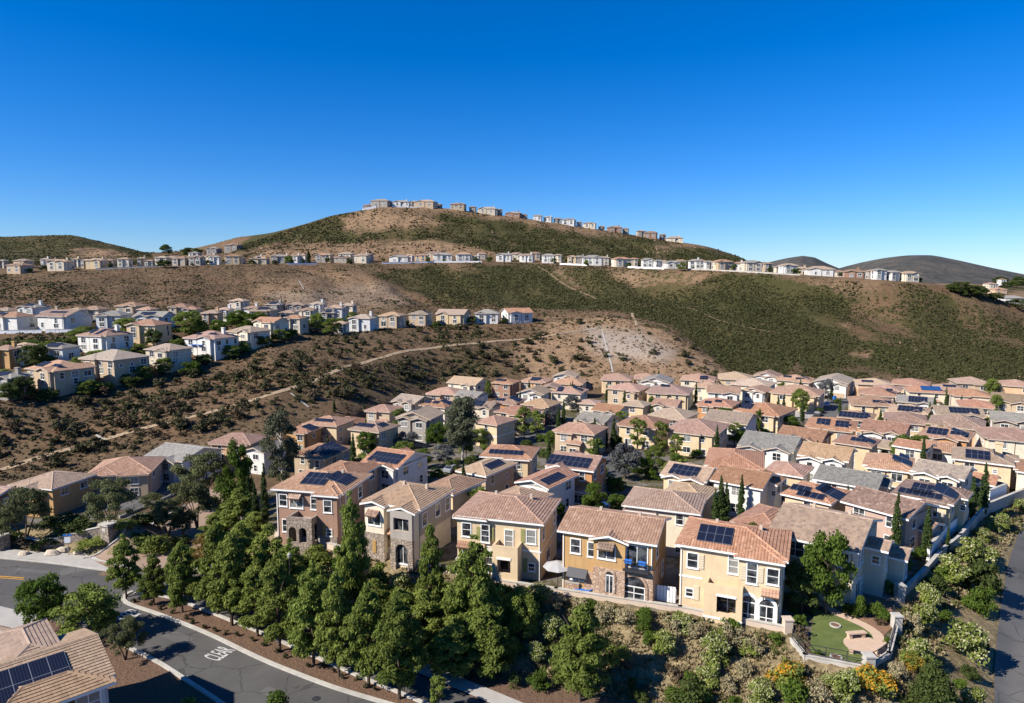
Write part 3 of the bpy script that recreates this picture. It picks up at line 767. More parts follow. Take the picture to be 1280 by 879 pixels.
    if windows:
        for side in win_sides:
            L = W_ if side in 'fb' else D_
            n = max(1, int(L // 3.1)); pats = ['sash', 'double', 'slider', 'small', 'sash', 'double']
            for fl, z0 in ((1, eave - 2.0 * h.ws), (0, .9 * h.ws)):
                if eave < 3.6 and fl == 1: continue
                for i in range(n):
                    s = -L / 2 + L * (i + .5) / n + rs.uniform(-.25, .25)
                    if any(bs == side and b0 - .8 < s < b1 + .8 and (bh > 3.7 or fl == 0) for bs, b0, b1, bh in h.blocked): continue
                    if garage and side == garage[0] and fl == 0 and abs(s - garage[1]) < 3.3: continue
                    if rs.random() < (.12 if side == 'f' else .32): continue
                    k = rs.choice(pats)
                    if fl == 0 and side == 'f' and rs.random() < .3: opening(h, side, s, .12, 'patio')
                    else: opening(h, side, s, z0, k)
    if garage:
        off = max([wg[2] for wg in (wing, wing2) if wg and len(wg) < 6 and abs(garage[1] - wg[0]) < wg[1] / 2 + .5] + [0]); (gx, gy), r = side_xf(h, garage[0], garage[1], off); link('garage_door', GARAGE, h.root, (gx, gy, .02), r).scale = (h.ws,) * 3
    ALLH.append(h)
    return h

def look(h, adj=''):
    f = {'h': 'hip', 'H': 'hip', 'g': 'gable', 'G': 'front-gabled'}[h.form]
    s = '%s house, %s %s roof' % (h.wc, h.rc, f)
    n = len(h.sol)
    if n == 1: s += ', one solar array'
    elif n == 2: s += ', two solar arrays'
    elif n > 2: s += ', several solar arrays'
    return s

ROT = R(-20)
# valley houses: pixel of the middle of the roof, apparent width in pixels, depth/width, turn, form, roof, wall, extras
V = [
 # second and third rows behind the slope wall
 (432, 581, 86, 1.1, -18, 'h', 'tan', 'tan', {}),
 (495, 567, 84, 1.15, -20, 'g', 'tan', 'white', dict(sol=[('f', 7, 2, .5, .45)])),
 (567, 598, 76, 1.3, -22, 'H', 'terracotta', 'pale yellow', dict(wing=(-.9, 4.4, .8, 5.5, 'h'))),
 (609, 577, 66, 1.5, -22, 'H', 'tan', 'tan', dict(sol=[('r', 5, 1, .5, .55)])),
 (650, 613, 80, 1.0, -22, 'h', 'tan', 'pale yellow', dict(wing=(1.6, 3.6, 1.0, 5.6, 'h'))),
 (686, 590, 66, 1.5, -30, 'G', 'tan', 'white', dict(sol=[('r', 6, 1, .4, .5)])),
 (721, 572, 76, 1.0, -10, 'g', 'tan', 'orange', dict(sol=[('f', 8, 2, .42, .42)], eave=6.6)),
 (832, 617, 96, .75, -9, 'h', 'terracotta', 'cream', dict(eave=6.8, wing=(-2.6, 3.0, -.2, 6.0, 'h'))),
 (866, 604, 70, 1.1, -24, 'h', 'tan', 'tan', dict(eave=4.6)),
 (861, 586, 76, 1.0, -24, 'g', 'tan', 'pale yellow', dict(sol=[('f', 5, 2, .45, .5), ('r', 3, 2)], wing=(1.8, 3.4, .8, 5.5, 'G'))),
 (919, 567, 78, 1.2, -18, 'h', 'terracotta', 'taupe', {}),
 (931, 591, 80, 1.0, -24, 'g', 'terracotta', 'white', dict(wing=(2.0, 3.6, .9, 5.5, 'G', 'r'))),
 (965, 640, 92, 1.5, -28, 'h', 'terracotta', 'ochre', dict(eave=5.0)),
 (986, 580, 62, 1.1, -25, 'h', 'terracotta', 'yellow', {}),
 (1020, 608, 76, 1.1, -25, 'h', 'terracotta', 'pale yellow', dict(sol=[('f', 3, 1, .3, .6), ('f', 3, 1, .62, .3), ('f', 2, 1, .42, .3), ('r', 4, 2, .5, .35), ('r', 4, 1, .5, .7)])),
 (1064, 590, 92, .9, -32, 'g', 'grey', 'white', dict(wing=(2.2, 3.4, 1.6, 5.2, 'g', 'r'))),
 (966, 548, 80, 1.0, -20, 'g', 'grey', 'white', dict(wing=(-2.2, 3.6, .9, 5.4, 'G'))),
 (1006, 539, 66, 1.1, -22, 'g', 'tan', 'orange', {}),
 (1035, 560, 72, 1.0, -26, 'g', 'tan', 'white', dict(wing=(-2.0, 3.0, 1.0, 5.2, 'G'))),
 (1112, 622, 104, .9, -35, 'g', 'brown', 'pinkish', dict(eave=5.6, wing=(2.8, 3.6, 1.6, 3.2, 'g', 'r'))),
 (1161, 607, 84, 1.1, -32, 'h', 'brown', 'pale yellow', dict(sol=[('f', 6, 1, .45, .3), ('f', 3, 2, .45, .62), ('r', 5, 2, .5, .45)], wing=(1.8, 3.0, 1.2, 5.6, 'h', 'r'))),
 (1113, 571, 66, 1.1, -25, 'h', 'terracotta', 'pale yellow', dict(sol=[('r', 4, 2, .4, .5), ('r', 3, 1, .8, .45)])),
 (1179, 581, 70, 1.0, -30, 'g', 'taupe', 'beige', dict(wing=(-1.6, 3.0, .8, 5.4, 'G'))),
 (1236, 566, 76, 1.0, -28, 'h', 'tan', 'pale yellow', dict(sol=[('f', 4, 2, .42, .45), ('r', 5, 1, .5, .5)], wing=(1.6, 3.0, 1.2, 5.6, 'h', 'r'), chimney=True)),
 (1222, 591, 42, 1.0, -30, 'g', 'taupe', 'white', dict(eave=3.2)),
 (1262, 538, 76, .8, -14, 'h', 'terracotta', 'cream', {}),
 (1296, 574, 60, 1.0, -28, 'h', 'tan', 'cream', {}),
 # right-hand field of roofs
 (1071, 546, 54, 1.0, -25, 'h', 'terracotta', 'yellow', dict(sol=[('f', 3, 1, .6, .6), ('r', 3, 2)])),
 (1108, 531, 58, 1.0, -22, 'g', 'terracotta', 'pale grey', dict(wing=(-1.4, 3.0, .8, 5.2, 'G'))),
 (1113, 552, 30, 1.0, -25, 'g', 'taupe', 'white', dict(eave=3.4)),
 (1146, 550, 46, .9, -28, 'g', 'taupe', 'beige', {}),
 (1171, 555, 26, 1.2, -28, 'g', 'terracotta', 'white', dict(eave=4.6)),
 (1184, 537, 62, 1.0, -28, 'h', 'terracotta', 'orange', dict(sol=[('f', 4, 2, .35, .5), ('f', 3, 1, .75, .55), ('r', 3, 2)], wing=(.4, 3.2, .8, 5.4, 'G'))),
 (1196, 523, 62, .9, -22, 'h', 'brown', 'peach', {}),
 (1132, 518, 52, 1.0, -22, 'h', 'terracotta', 'yellow', dict(wing=(1.6, 2.8, 1.0, 5.5, 'h'))),
 (1071, 515, 46, 1.0, -22, 'h', 'terracotta', 'orange', dict(sol=[('f', 7, 2, .45, .4), ('r', 3, 1)])),
 (1089, 498, 54, .9, -18, 'h', 'tan', 'yellow', dict(sol=[('f', 5, 1, .7, .35)])),
 (1145, 497, 44, .8, -16, 'g', 'grey', 'pale grey', dict(sol=[('f', 6, 3, .55, .5)])),
 (1137, 508, 46, .8, -18, 'h', 'tan', 'tan', dict(sol=[('f', 6, 2, .55, .4)])),
 (1152, 484, 50, .9, -14, 'h', 'terracotta', 'cream', dict(sol=[('f', 6, 2, .6, .55, M_SOLARB)])),
 (1138, 475, 46, .9, -14, 'h', 'terracotta', 'peach', {}),
 (1187, 481, 36, 1.0, -16, 'h', 'terracotta', 'cream', dict(sol=[('f', 4, 1, .45, .55)])),
 (1209, 488, 50, .9, -16, 'h', 'tan', 'beige', {}),
 (1214, 474, 46, .9, -14, 'h', 'terracotta', 'tan', {}),
 (1196, 511, 56, .8, -18, 'g', 'taupe', 'white', dict(sol=[('f', 7, 2, .6, .55)])),
 (1219, 501, 40, 1.0, -18, 'h', 'terracotta', 'yellow', {}),
 (1265, 496, 50, 1.0, -16, 'g', 'taupe', 'tan', {}),
 (1268, 477, 52, .9, -12, 'h', 'tan', 'peach', {}),
 (1266, 519, 54, .9, -18, 'g', 'grey', 'taupe', {}),
 (1090, 475, 46, .9, -12, 'h', 'tan', 'peach', dict(sol=[('f', 4, 1, .3, .45)])),
 (1115, 482, 36, 1.0, -14, 'h', 'terracotta', 'yellow', {}),
 (1097, 487, 44, .9, -14, 'h', 'taupe', 'cream', dict(sol=[('f', 2, 1, .8, .7)])),
 (1042, 472, 46, 1.3, -14, 'G', 'taupe', 'white', dict(wing=(2.2, 4.6, 1.2, 5.0, 'G'), garage=('f', 2.2), nowin=1)),
 (990, 485, 68, .8, -16, 'h', 'terracotta', 'pale yellow', dict(wing=(2.6, 4.8, 2.2, 5.4, 'h'))),
 (957, 508, 66, 1.0, -20, 'h', 'terracotta', 'yellow', dict(sol=[('f', 3, 2, .22, .5)], wing=(-.8, 4.4, .8, 5.5, 'h'), band=True)),
 (914, 518, 62, 1.0, -20, 'g', 'taupe', 'white', dict(wing=(1.6, 3.0, 1.0, 5.2, 'G'))),
 (873, 529, 74, 1.0, -20, 'h', 'terracotta', 'pale yellow', dict(wing=(-.6, 4.6, .9, 5.6, 'h'), band=True)),
 (898, 500, 48, .9, -16, 'h', 'terracotta', 'orange', dict(sol=[('f', 2, 1, .3, .35), ('f', 2, 1, .55, .6)])),
 (919, 468, 42, .9, -12, 'h', 'tan', 'yellow', {}),
 (942, 476, 48, .9, -12, 'h', 'tan', 'cream', {}),
 (951, 484, 40, 1.1, -20, 'G', 'taupe', 'white', {}),
 (960, 466, 36, .9, -12, 'G', 'tan', 'white', {}),
 (997, 471, 48, .9, -14, 'h', 'tan', 'beige', dict(sol=[('f', 3, 1, .3, .6), ('f', 3, 1, .65, .4), ('r', 2, 2)])),
 (908, 485, 44, .9, -14, 'g', 'taupe', 'white', {}),
 (886, 479, 36, .9, -14, 'h', 'tan', 'cream', {}),
 (1040, 525, 64, .9, -20, 'h', 'tan', 'yellow', dict(sol=[('f', 3, 2, .35, .5), ('f', 3, 2, .72, .45)], wing=(2.0, 3.2, .9, 5.4, 'h'))),
 # middle rows at the foot of the knoll
 (772, 469, 44, .9, -12, 'h', 'terracotta', 'pale yellow', {}),
 (786, 481, 50, .9, -14, 'h', 'terracotta', 'tan', dict(wing=(2.0, 3.2, 1.4, 5.0, 'G'))),
 (807, 468, 34, .9, -10, 'h', 'terracotta', 'peach', {}),
 (822, 472, 42, .9, -14, 'G', 'grey', 'white', {}),
 (838, 484, 60, .9, -16, 'h', 'terracotta', 'yellow', dict(sol=[('f', 3, 1, .4, .75)])),
 (873, 470, 44, .9, -12, 'h', 'terracotta', 'cream', dict(sol=[('f', 3, 2, .68, .4)])),
 (834, 500, 40, 1.0, -16, 'g', 'taupe', 'beige', {}),
 (842, 513, 56, .9, -18, 'h', 'tan', 'pale yellow', {}),
 (797, 501, 36, .9, -16, 'h', 'tan', 'yellow', {}),
 (764, 507, 46, 1.0, -18, 'g', 'taupe', 'white', {}),
 (747, 519, 54, 1.0, -20, 'g', 'grey', 'pale grey', {}),
 (726, 531, 64, .8, -12, 'h', 'tan', 'tan', dict(wing=(.2, 2.6, 1.4, 3.4, 'g'))),
 (806, 523, 62, .9, -16, 'h', 'terracotta', 'yellow', dict(band=True)),
 (714, 485, 50, .9, -12, 'h', 'terracotta', 'cream', dict(sol=[('f', 2, 2, .28, .45), ('r', 3, 2)])),
 (735, 499, 24, 1.0, -14, 'h', 'terracotta', 'cream', dict(eave=3.2)),
 (713, 474, 44, .8, -12, 'h', 'terracotta', 'peach', {}),
 (708, 466, 36, 1.0, -12, 'G', 'taupe', 'white', {}),
 (586, 474, 52, .8, -16, 'g', 'tan', 'cream', dict(wing=(1.8, 3.0, 1.0, 5.3, 'G'))),
 (560, 486, 54, .9, -18, 'h', 'terracotta', 'tan', {}),
 (588, 489, 44, .8, -18, 'g', 'grey', 'pale grey', {}),
 (516, 496, 50, .9, -20, 'g', 'taupe', 'grey', {}),
 (550, 501, 50, .9, -18, 'h', 'tan', 'cream', dict(sol=[('f', 2, 1, .2, .5), ('f', 2, 1, .5, .55), ('r', 3, 2)])),
 (606, 503, 42, .9, -20, 'g', 'taupe', 'beige', dict(sol=[('f', 4, 2, .3, .6)])),
 (632, 474, 34, .9, -8, 'h', 'terracotta', 'brown', dict(sol=[('f', 4, 1, .4, .55)])),
 (671, 472, 40, .8, -8, 'h', 'terracotta', 'peach', dict(sol=[('f', 4, 2, .55, .5)])),
 (669, 486, 44, .9, -10, 'G', 'taupe', 'white', {}),
 (689, 480, 26, 1.0, -10, 'G', 'tan', 'yellow', {}),
 (636, 497, 42, .9, -16, 'h', 'terracotta', 'orange', dict(sol=[('f', 3, 1, .3, .4), ('r', 4, 2)])),
 (677, 500, 50, .9, -18, 'h', 'tan', 'brown', {}),
 (648, 509, 58, .8, -18, 'h', 'tan', 'yellow', {}),
 (619, 521, 52, 1.1, -22, 'h', 'terracotta', 'pale yellow', dict(eave=6.0, band=True)),
 (638, 559, 76, .8, -14, 'h', 'terracotta', 'pale yellow', dict(sol=[('f', 7, 1, .48, .4)], band=True)),
 (526, 514, 62, .9, -20, 'G', 'tan', 'grey', dict(sol=[('l', 4, 2, .4, .5)], eave=6.4, wing=(1.6, 3.0, .9, 6.2, 'G'))),
 (412, 525, 74, .9, -18, 'h', 'terracotta', 'yellow', dict(sol=[('f', 6, 1, .5, .5)])),
 (388, 516, 48, .9, -18, 'h', 'terracotta', 'ochre', dict(sol=[('r', 4, 2)])),
 (428, 508, 58, .9, -18, 'h', 'terracotta', 'grey', dict(sol=[('f', 5, 2, .45, .5)], wing=(1.6, 3.2, .9, 5.4, 'G'))),
 (480, 507, 48, .9, -18, 'h', 'terracotta', 'tan', {}),
 (468, 529, 62, .9, -18, 'h', 'terracotta', 'yellow', dict(sol=[('f', 2, 1, .25, .5), ('f', 3, 1, .5, .5), ('r', 3, 1)], wing=(.4, 2.4, 1.6, 3.4, 'h'))),
 (404, 558, 74, 1.0, -18, 'h', 'terracotta', 'tan', dict(sol=[('f', 5, 2, .7, .5), ('r', 6, 3)])),
 # left-hand street below the trail
 (302, 546, 74, .8, -10, 'h', 'terracotta', 'peach', {}),
 (331, 555, 34, 1.3, -24, 'G', 'grey', 'white', {}),
 (226, 562, 92, .9, -24, 'g', 'grey', 'white', dict(wing=(1.4, 4.0, 1.0, 5.4, 'G'))),
 (161, 577, 92, .9, 14, 'h', 'terracotta', 'tan', dict(wing=(2.4, 4.2, 1.6, 5.4, 'h'), garage=('f', -1.2), wing2=(-1.6, 3.8, 1.2, 3.1, 'h'))),
 (70, 593, 92, .9, -14, 'h', 'tan', 'ochre', dict(wing=(.2, 3.8, 1.4, 5.4, 'G'))),
 (-8, 610, 54, 1.0, -14, 'g', 'terracotta', 'brown', {}),
]
FOOT = []
def obb(x, y, w, d, r): return (x, y, w / 2, d / 2, math.cos(r), math.sin(r))
def overlap(a, b):
    """penetration depth of two turned rectangles"""
    best = 1e9; bax = None
    for (cx, cy) in ((a[4], a[5]), (-a[5], a[4]), (b[4], b[5]), (-b[5], b[4])):
        ext = lambda o: o[2] * abs(cx * o[4] + cy * o[5]) + o[3] * abs(-cx * o[5] + cy * o[4])
        dist = abs((b[0] - a[0]) * cx + (b[1] - a[1]) * cy); pen = ext(a) + ext(b) - dist
        if pen <= 0: return 0, None
        if pen < best:
            best = pen; sgn = 1 if (b[0] - a[0]) * cx + (b[1] - a[1]) * cy >= 0 else -1; bax = (cx * sgn, cy * sgn)
    return best, bax
specs = []
for i, (px, py, wpx, k, rot, form, rc, wc, ex) in enumerate(V):
    ex['eave'] = eave = ex.get('eave', 5.7) * .82; ex['eset'] = 1
    x, y = valley(px, py, eave + .7)
    depth = y * cc + (H - eave) * ss * .9
    Wm = wpx * depth / F
    k *= 1.08; rot += (-13 if px > 930 else -10 if px > 640 else -5 if px > 440 else 0); r = R(rot); view = math.atan2(x, y)
    th = abs(math.cos(r - -view)) ; th2 = abs(math.sin(r + view))
    w = (Wm) / (th + k * th2) - .9
    w = max(4.2, w); specs.append([x, y, w, w * k, r])
fixed_feet = []
# ------------------------------------------------------------------ the six houses along the slope wall, built from their eaves
def bm_part(h, name, mat, fn, loc=None, rz=0):
    m = MB(); fn(m); return m.build(name, mat, h.root, loc, rz)
def arch_at(h, x, y, z, w, hh, door=False, t=.28, mat=None):
    o = link('arched_door' if door else 'arched_window', arch_bars(w, hh, door), h.root, (x, y, z))
    link('surround', arch_mesh(w, hh, t, mat), o); link('pane', arch_pane(w, hh), o); return o
def shut(h, x, y, z, c): return link('shutter', shutter_mesh(c), h.root, (x, y, z))
def awning(h, x, y, z, w=1.7, rc='terracotta', d=.8):
    m = MB(); slope_face(m, (-w / 2, -d, 0), (w / 2, -d, 0), (w / 2, 0, .5), (-w / 2, 0, .5))
    m.face([(-w / 2, 0, .42), (w / 2, 0, .42), (w / 2, -d, -.1), (-w / 2, -d, -.1)], 1); m.face([(-w / 2, -d, -.1), (w / 2, -d, -.1), (w / 2, -d, 0), (-w / 2, -d, 0)], 1)
    m.face([(w / 2, -d, -.1), (w / 2, 0, .42), (w / 2, 0, .5), (w / 2, -d, 0)], 1); m.face([(-w / 2, 0, .42), (-w / 2, -d, -.1), (-w / 2, -d, 0), (-w / 2, 0, .5)], 1)
    for s in (-w / 2 + .15, w / 2 - .25):
        m.box(s, s + .1, -d * .8, 0, -.18, -.08, 1); m.box(s, s + .1, -.1, 0, -.75, -.1, 1)
        m.face([(s, -d * .7, -.15), (s + .1, -d * .7, -.15), (s + .1, -.1, -.7), (s, -.1, -.7)], 1)
    return m.build('awning', [RM[rc], M_WOOD], h.root, (x, y, z))
def railing(m, x0, x1, y, z0, z1, step=.13, mat=0):
    m.box(x0, x1, y - .025, y + .025, z1 - .05, z1, mat); m.box(x0, x1, y - .02, y + .02, z0, z0 + .04, mat)
    n = int((x1 - x0) / step)
    for i in range(n + 1): x = x0 + (x1 - x0) * i / n; m.box(x - .012, x + .012, y - .012, y + .012, z0, z1, mat)
def hole_box(m, x0, x1, y0, y1, z0, z1, hx0, hx1, hz0, hz1, mat=0, open_top=False):
    """front wall with an opening through it"""
    m.box(x0, hx0, y0, y1, z0, z1, mat); m.box(hx1, x1, y0, y1, z0, z1, mat)
    m.box(hx0, hx1, y0, y1, z0, hz0, mat, 'lr'); m.box(hx0, hx1, y0, y1, hz1, z1, mat, 'lr')
def arched_front(m, x0, x1, y, th, z0, z1, arches, mat=0):
    """stone front pierced by arches [(cx, w, spring, sill)]"""
    xs = x0
    for cx, w, spr, sill in arches:
        r = w / 2; m.box(xs, cx - r, y, y + th, z0, z1, mat)
        if sill > z0: m.box(cx - r, cx + r, y, y + th, z0, sill, mat, 'lr')
        n = 10
        for k in range(n):
            a0, a1 = math.pi * (1 - k / n), math.pi * (1 - (k + 1) / n)
            p0 = (cx + r * math.cos(a0), spr + r * math.sin(a0)); p1 = (cx + r * math.cos(a1), spr + r * math.sin(a1))
            m.face([(p0[0], y, p0[1]), (p1[0], y, p1[1]), (p1[0], y, z1), (p0[0], y, z1)], mat)
            m.face([(p0[0], y, p0[1]), (p0[0], y + th, p0[1]), (p1[0], y + th, p1[1]), (p1[0], y, p1[1])], mat)
        m.face([(cx - r, y, z1), (cx + r, y, z1), (cx + r, y + th, z1), (cx - r, y + th, z1)], mat)
        xs = cx + r
    m.box(xs, x1, y, y + th, z0, z1, mat)

def front_house(Lp, Rp, ze, D_, **kw):
    A = Vector(at(*Lp, ze)); B = Vector(at(*Rp, ze)); e = (B - A).normalized(); n = Vector((-e.y, e.x))
    w = (B - A).length - .9; c = (A + B) / 2 + n * (.45 + D_ / 2); r = math.atan2(e.y, e.x)
    h = make_house(c.x, c.y, 0, w, D_, r, detail=True, windows=False, eave=ze + .08, skirt=2.0, ws=1.0, **kw)
    h.zone = 'front'; return h
def win(h, side, s, z, kind, off=0): return opening(h, side, s, z, kind, off)

# 1: brown house with a stone arcade
h = front_house((338, 611), (429, 617.7), 6.1, 7.4, form='h', rc='terracotta', wc='brown', wing=(2.75, 2.6, .9, 6.1, 'h'), sol=[('f', 4, 2, .5, .6), ('r', 4, 2, .45, .5)], seed=1)
h.root['label'] = 'brown house with a grey stone arcade, terracotta roof and two solar arrays'
y = -h.D / 2; w2 = h.W / 2
win(h, 'f', -w2 + .9, 4.0, 'sash'); win(h, 'f', -w2 + 1.5, .9, 'double'); win(h, 'f', 2.9, 4.0, 'sash', .9); win(h, 'f', 3.0, 1.2, 'small', .9)
shut(h, 2.35, y - .9, 1.0, 'wood'); win(h, 'f', .75, 3.9, 'tall')
awning(h, -w2 + 2.6, y, 5.2, 1.6); win(h, 'f', -w2 + 2.6, 3.9, 'slider')
bm_part(h, 'stone_arcade', M_STONE, lambda m: (arched_front(m, -1.7, 1.5, y - 2.2, .35, -1.5, 3.5, [(-.95, .95, 1.9, .55), (.35, .95, 1.9, .55)]),
        m.box(-1.7, -1.35, y - 1.85, y, -1.5, 3.5), m.box(1.2, 1.5, y - 1.85, y - 1.5, -1.5, 3.5), m.box(1.2, 1.5, y - .3, y, -1.5, 3.5),
        m.box(1.2, 1.5, y - 1.5, y - .3, -1.5, .6), m.box(1.2, 1.5, y - 1.5, y - .3, 2.6, 3.5)))
bm_part(h, 'balcony_floor', M_CONC, lambda m: m.box(-1.35, 1.2, y - 1.85, y, 2.7, 2.85))
bm_part(h, 'stone_cladding', M_STONE, lambda m: m.box(1.52, 3.98, y - .96, y - .9, -1.5, 1.1))
win(h, 'r', -2.2, 4.0, 'sash'); win(h, 'r', 1.2, 4.0, 'sash'); win(h, 'r', -1.5, .9, 'slider'); win(h, 'f', 0, .1, 'patio')
# 2: cream house with a grey porch
h = front_house((452, 626), (526, 637.5), 6.1, 7.0, form='h', rc='tan', wc='cream', wing=(1.95, 2.7, 1.1, 6.0, 'G'), wing2=(-2.0, 2.5, .7, 6.1, 'G'), seed=2)
h.root['label'] = 'cream and grey house with stone lower walls and a dark arched porch'
y = -h.D / 2; w2 = h.W / 2
bm_part(h, 'stone_cladding', M_STONE, lambda m: m.box(-3.28, -.72, y - .76, y - .7, -1.6, 2.75))
bm_part(h, 'porch', [WM['grey'], M_STONE], lambda m: (hole_box(m, .6, 3.32, y - 1.5, y - 1.1, 2.9, 5.95, 1.0, 2.9, 3.8, 5.2, 0), arched_front(m, .6, 3.32, y - 1.5, .4, -1.6, 2.9, [(1.95, 1.5, 1.6, -1.6)], 1)))
bm_part(h, 'side_cladding', WM['grey'], lambda m: m.box(w2, w2 + .06, -h.D / 2, h.D / 2, 2.9, 5.75))
win(h, 'f', 1.95, 3.6, 'patio', 1.1); win(h, 'f', 1.95, .1, 'patio', 1.1)
bm_part(h, 'balcony_rail', WM['tan'], lambda m: m.box(1.0, 2.9, y - 1.47, y - 1.4, 3.0, 3.85))
awning(h, -2.0, y - .7, 4.9, 1.5, 'brown'); win(h, 'f', -2.0, 3.7, 'slider', .7); shut(h, -2.0, y - .76, .5, 'wood')
awning(h, -.05, y, 2.75, 1.3, 'terracotta', .5); win(h, 'f', -.05, 1.1, 'sash'); shut(h, -.75 + .1, y, 1.05, 'wood'); shut(h, .55 - .05, y, 1.05, 'wood')
win(h, 'r', -2.6, 3.9, 'sash', .06); win(h, 'r', .3, 4.0, 'sash', .06); win(h, 'r', 2.6, 4.0, 'sash', .06); win(h, 'r', -1.4, 1.0, 'sash')
# 3: yellow house with a balcony box
h = front_house((566, 644), (680, 656), 6.15, 7.4, form='h', rc='terracotta', wc='pale yellow', seed=3, wing=(-3.0, 3.0, .25, 6.1, 'h'))
h.root['label'] = 'pale yellow house with olive shutters and projecting balcony box'
y = -h.D / 2; w2 = h.W / 2
def band_fn(m): m.box(-w2 - .04, w2 + .04, y - .05, y, 2.95, 3.12); m.box(w2, w2 + .05, y, h.D / 2, 2.95, 3.12)
bm_part(h, 'trim_band', M_TRIM, band_fn)
win(h, 'f', -w2 + 1.0, 4.0, 'sash', .25); win(h, 'f', -1.4, 3.6, 'tall', .25); shut(h, -2.1, y - .25, 3.7, 'olive'); shut(h, -.75, y - .05, 3.7, 'olive')
win(h, 'f', 1.1, 3.2, 'tall'); win(h, 'f', w2 - 1.0, 3.9, 'sash'); shut(h, w2 - 1.85, y, 3.85, 'olive')
win(h, 'f', w2 - .95, 1.0, 'small'); shut(h, w2 - 1.6, y, .75, 'olive')
bm_part(h, 'balcony_box', WM['pale yellow'], lambda m: (hole_box(m, -.2, 2.5, y - 1.7, y - 1.45, -2, 3.9, .35, 1.75, 1.1, 2.5), m.box(-.2, .05, y - 1.45, y, -2, 3.9), m.box(2.25, 2.5, y - 1.45, y, -2, 3.9), m.box(.05, 2.25, y - 1.45, y, 2.7, 2.85), m.box(.05, 2.25, y - 1.45, y, .55, .7)))
bm_part(h, 'lintel', M_TRIM, lambda m: m.box(.3, 1.8, y - 1.76, y - 1.7, 2.5, 2.75))
win(h, 'f', 1.1, .75, 'patio'); arch_at(h, -1.35, y - .0, 0, 1.5, 2.6, True); arch_at(h, -3.0, y - .25, 0, 1.4, 2.6, True)
awning(h, -w2 + 1.0, y - .25, 2.9, 1.9, 'terracotta', .6)
win(h, 'r', -2.6, 4.0, 'sash'); win(h, 'r', 2.4, 4.0, 'sash'); win(h, 'r', -.5, 1.0, 'slider')
# 4: ochre house with a brick front
h = front_house((696, 663), (821.6, 681.8), 6.15, 7.0, form='g', rc='terracotta', wc='ochre', seed=4, wing=(.35, 3.1, .35, 6.0, 'G'))
h.root['label'] = 'ochre house with brick-clad lower front and blue balcony cushions'
y = -h.D / 2; w2 = h.W / 2
bm_part(h, 'brick_cladding', M_BRICKY, lambda m: (m.box(-w2 + 2.3, -1.25, y - .08, y, -1.8, 2.3), m.box(-1.2, 1.92, y - .43, y - .35, -1.8, 3.1), m.box(1.92, w2 + .06, y - .1, y, -1.8, 3.4), m.box(w2, w2 + .06, y, y + 4, -1.8, 3.3)))
win(h, 'f', -w2 + 1.35, 4.0, 'sash'); win(h, 'f', -w2 + 3.1, 3.9, 'sash')
for s in (-w2 + 1.1, -w2 + 2.25 - .15):
    win(h, 'f', s, 1.3, 'small'); bm_part(h, 'window_awning', M_METAL, lambda m: (m.face([(s - .5, y - .7, 1.75), (s + .5, y - .7, 1.75), (s + .5, y, 2.45), (s - .5, y, 2.45)]), m.face([(s - .5, y, 2.4), (s + .5, y, 2.4), (s + .5, y - .7, 1.7), (s - .5, y - .7, 1.7)]), m.face([(s - .5, y - .7, 1.7), (s + .5, y - .7, 1.7), (s + .5, y - .7, 1.75), (s - .5, y - .7, 1.75)])))
awning(h, .1, y - .35, 5.2, 1.6, 'brown'); win(h, 'f', .1, 4.05, 'slider', .35)
arch_at(h, .45, y - .43, .75, .8, 2.1, False, .2, M_BRICKY)
win(h, 'f', w2 - 1.5, 3.5, 'patio'); bm_part(h, 'balcony', M_METAL, lambda m: (m.box(w2 - 2.7, w2 - .3, y - .75, y - .1, 3.25, 3.4), railing(m, w2 - 2.7, w2 - .3, y - .7, 3.4, 4.3)))
for s in (w2 - 2.2, w2 - .9): bm_part(h, 'balcony_cushion', M_BLUE, lambda m: m.box(s - .35, s + .35, y - .69, y - .5, 4.02, 4.4))
arch_at(h, w2 - 1.7, y - .1, -.1, 2.1, 2.75, True, .26, M_BRICKY)
win(h, 'r', -1.5, 4.0, 'sash'); win(h, 'r', 1.6, 1.0, 'sash')
# 5: pale yellow house with twin white arches
h = front_house((843.5, 680), (986, 702.5), 6.15, 7.0, form='h', rc='terracotta', wc='pale yellow', seed=5, wing=(2.55, 3.5, .55, 6.1, 'h'), sol=[('f', 4, 2, .34, .55)])
h.root['label'] = 'pale yellow house with twin white-trimmed arched doors and one solar array'
y = -h.D / 2; w2 = h.W / 2
bm_part(h, 'trim_band', M_TRIM, lambda m: (m.box(-w2 - .04, -w2 + 2.1, y - .05, y, 2.95, 3.12), m.box(3.6, 4.32, y - .62, y - .55, 2.95, 3.1), m.box(w2, w2 + .05, y, h.D / 2, 2.95, 3.12)))
win(h, 'f', -w2 + 1.15, 4.0, 'sash'); shut(h, -w2 + 1.95, y, 3.95, 'beige'); win(h, 'f', -w2 + .95, 1.15, 'small'); shut(h, -w2 + 1.6, y, .85, 'beige')
win(h, 'f', .3, 4.1, 'tall')
bm_part(h, 'balcony_box', WM['pale yellow'], lambda m: (hole_box(m, -2.0, 1.3, y - 1.4, y - 1.15, -2, 3.3, -.9, .75, .75, 2.3), m.box(-2.0, -1.75, y - 1.15, y, -2, 3.3), m.box(1.05, 1.3, y - 1.15, y, -2, 3.3), m.box(-1.75, 1.05, y - 1.15, y, 2.55, 2.7), m.box(-1.75, 1.05, y - 1.15, y, .2, .35)))
bm_part(h, 'lintel', M_TRIM, lambda m: (m.box(-.95, .8, y - 1.46, y - 1.4, 2.3, 2.5), m.box(-2.05, 1.35, y - 1.46, y - 1.4, .1, .28)))
win(h, 'f', -.1, .35, 'patio')
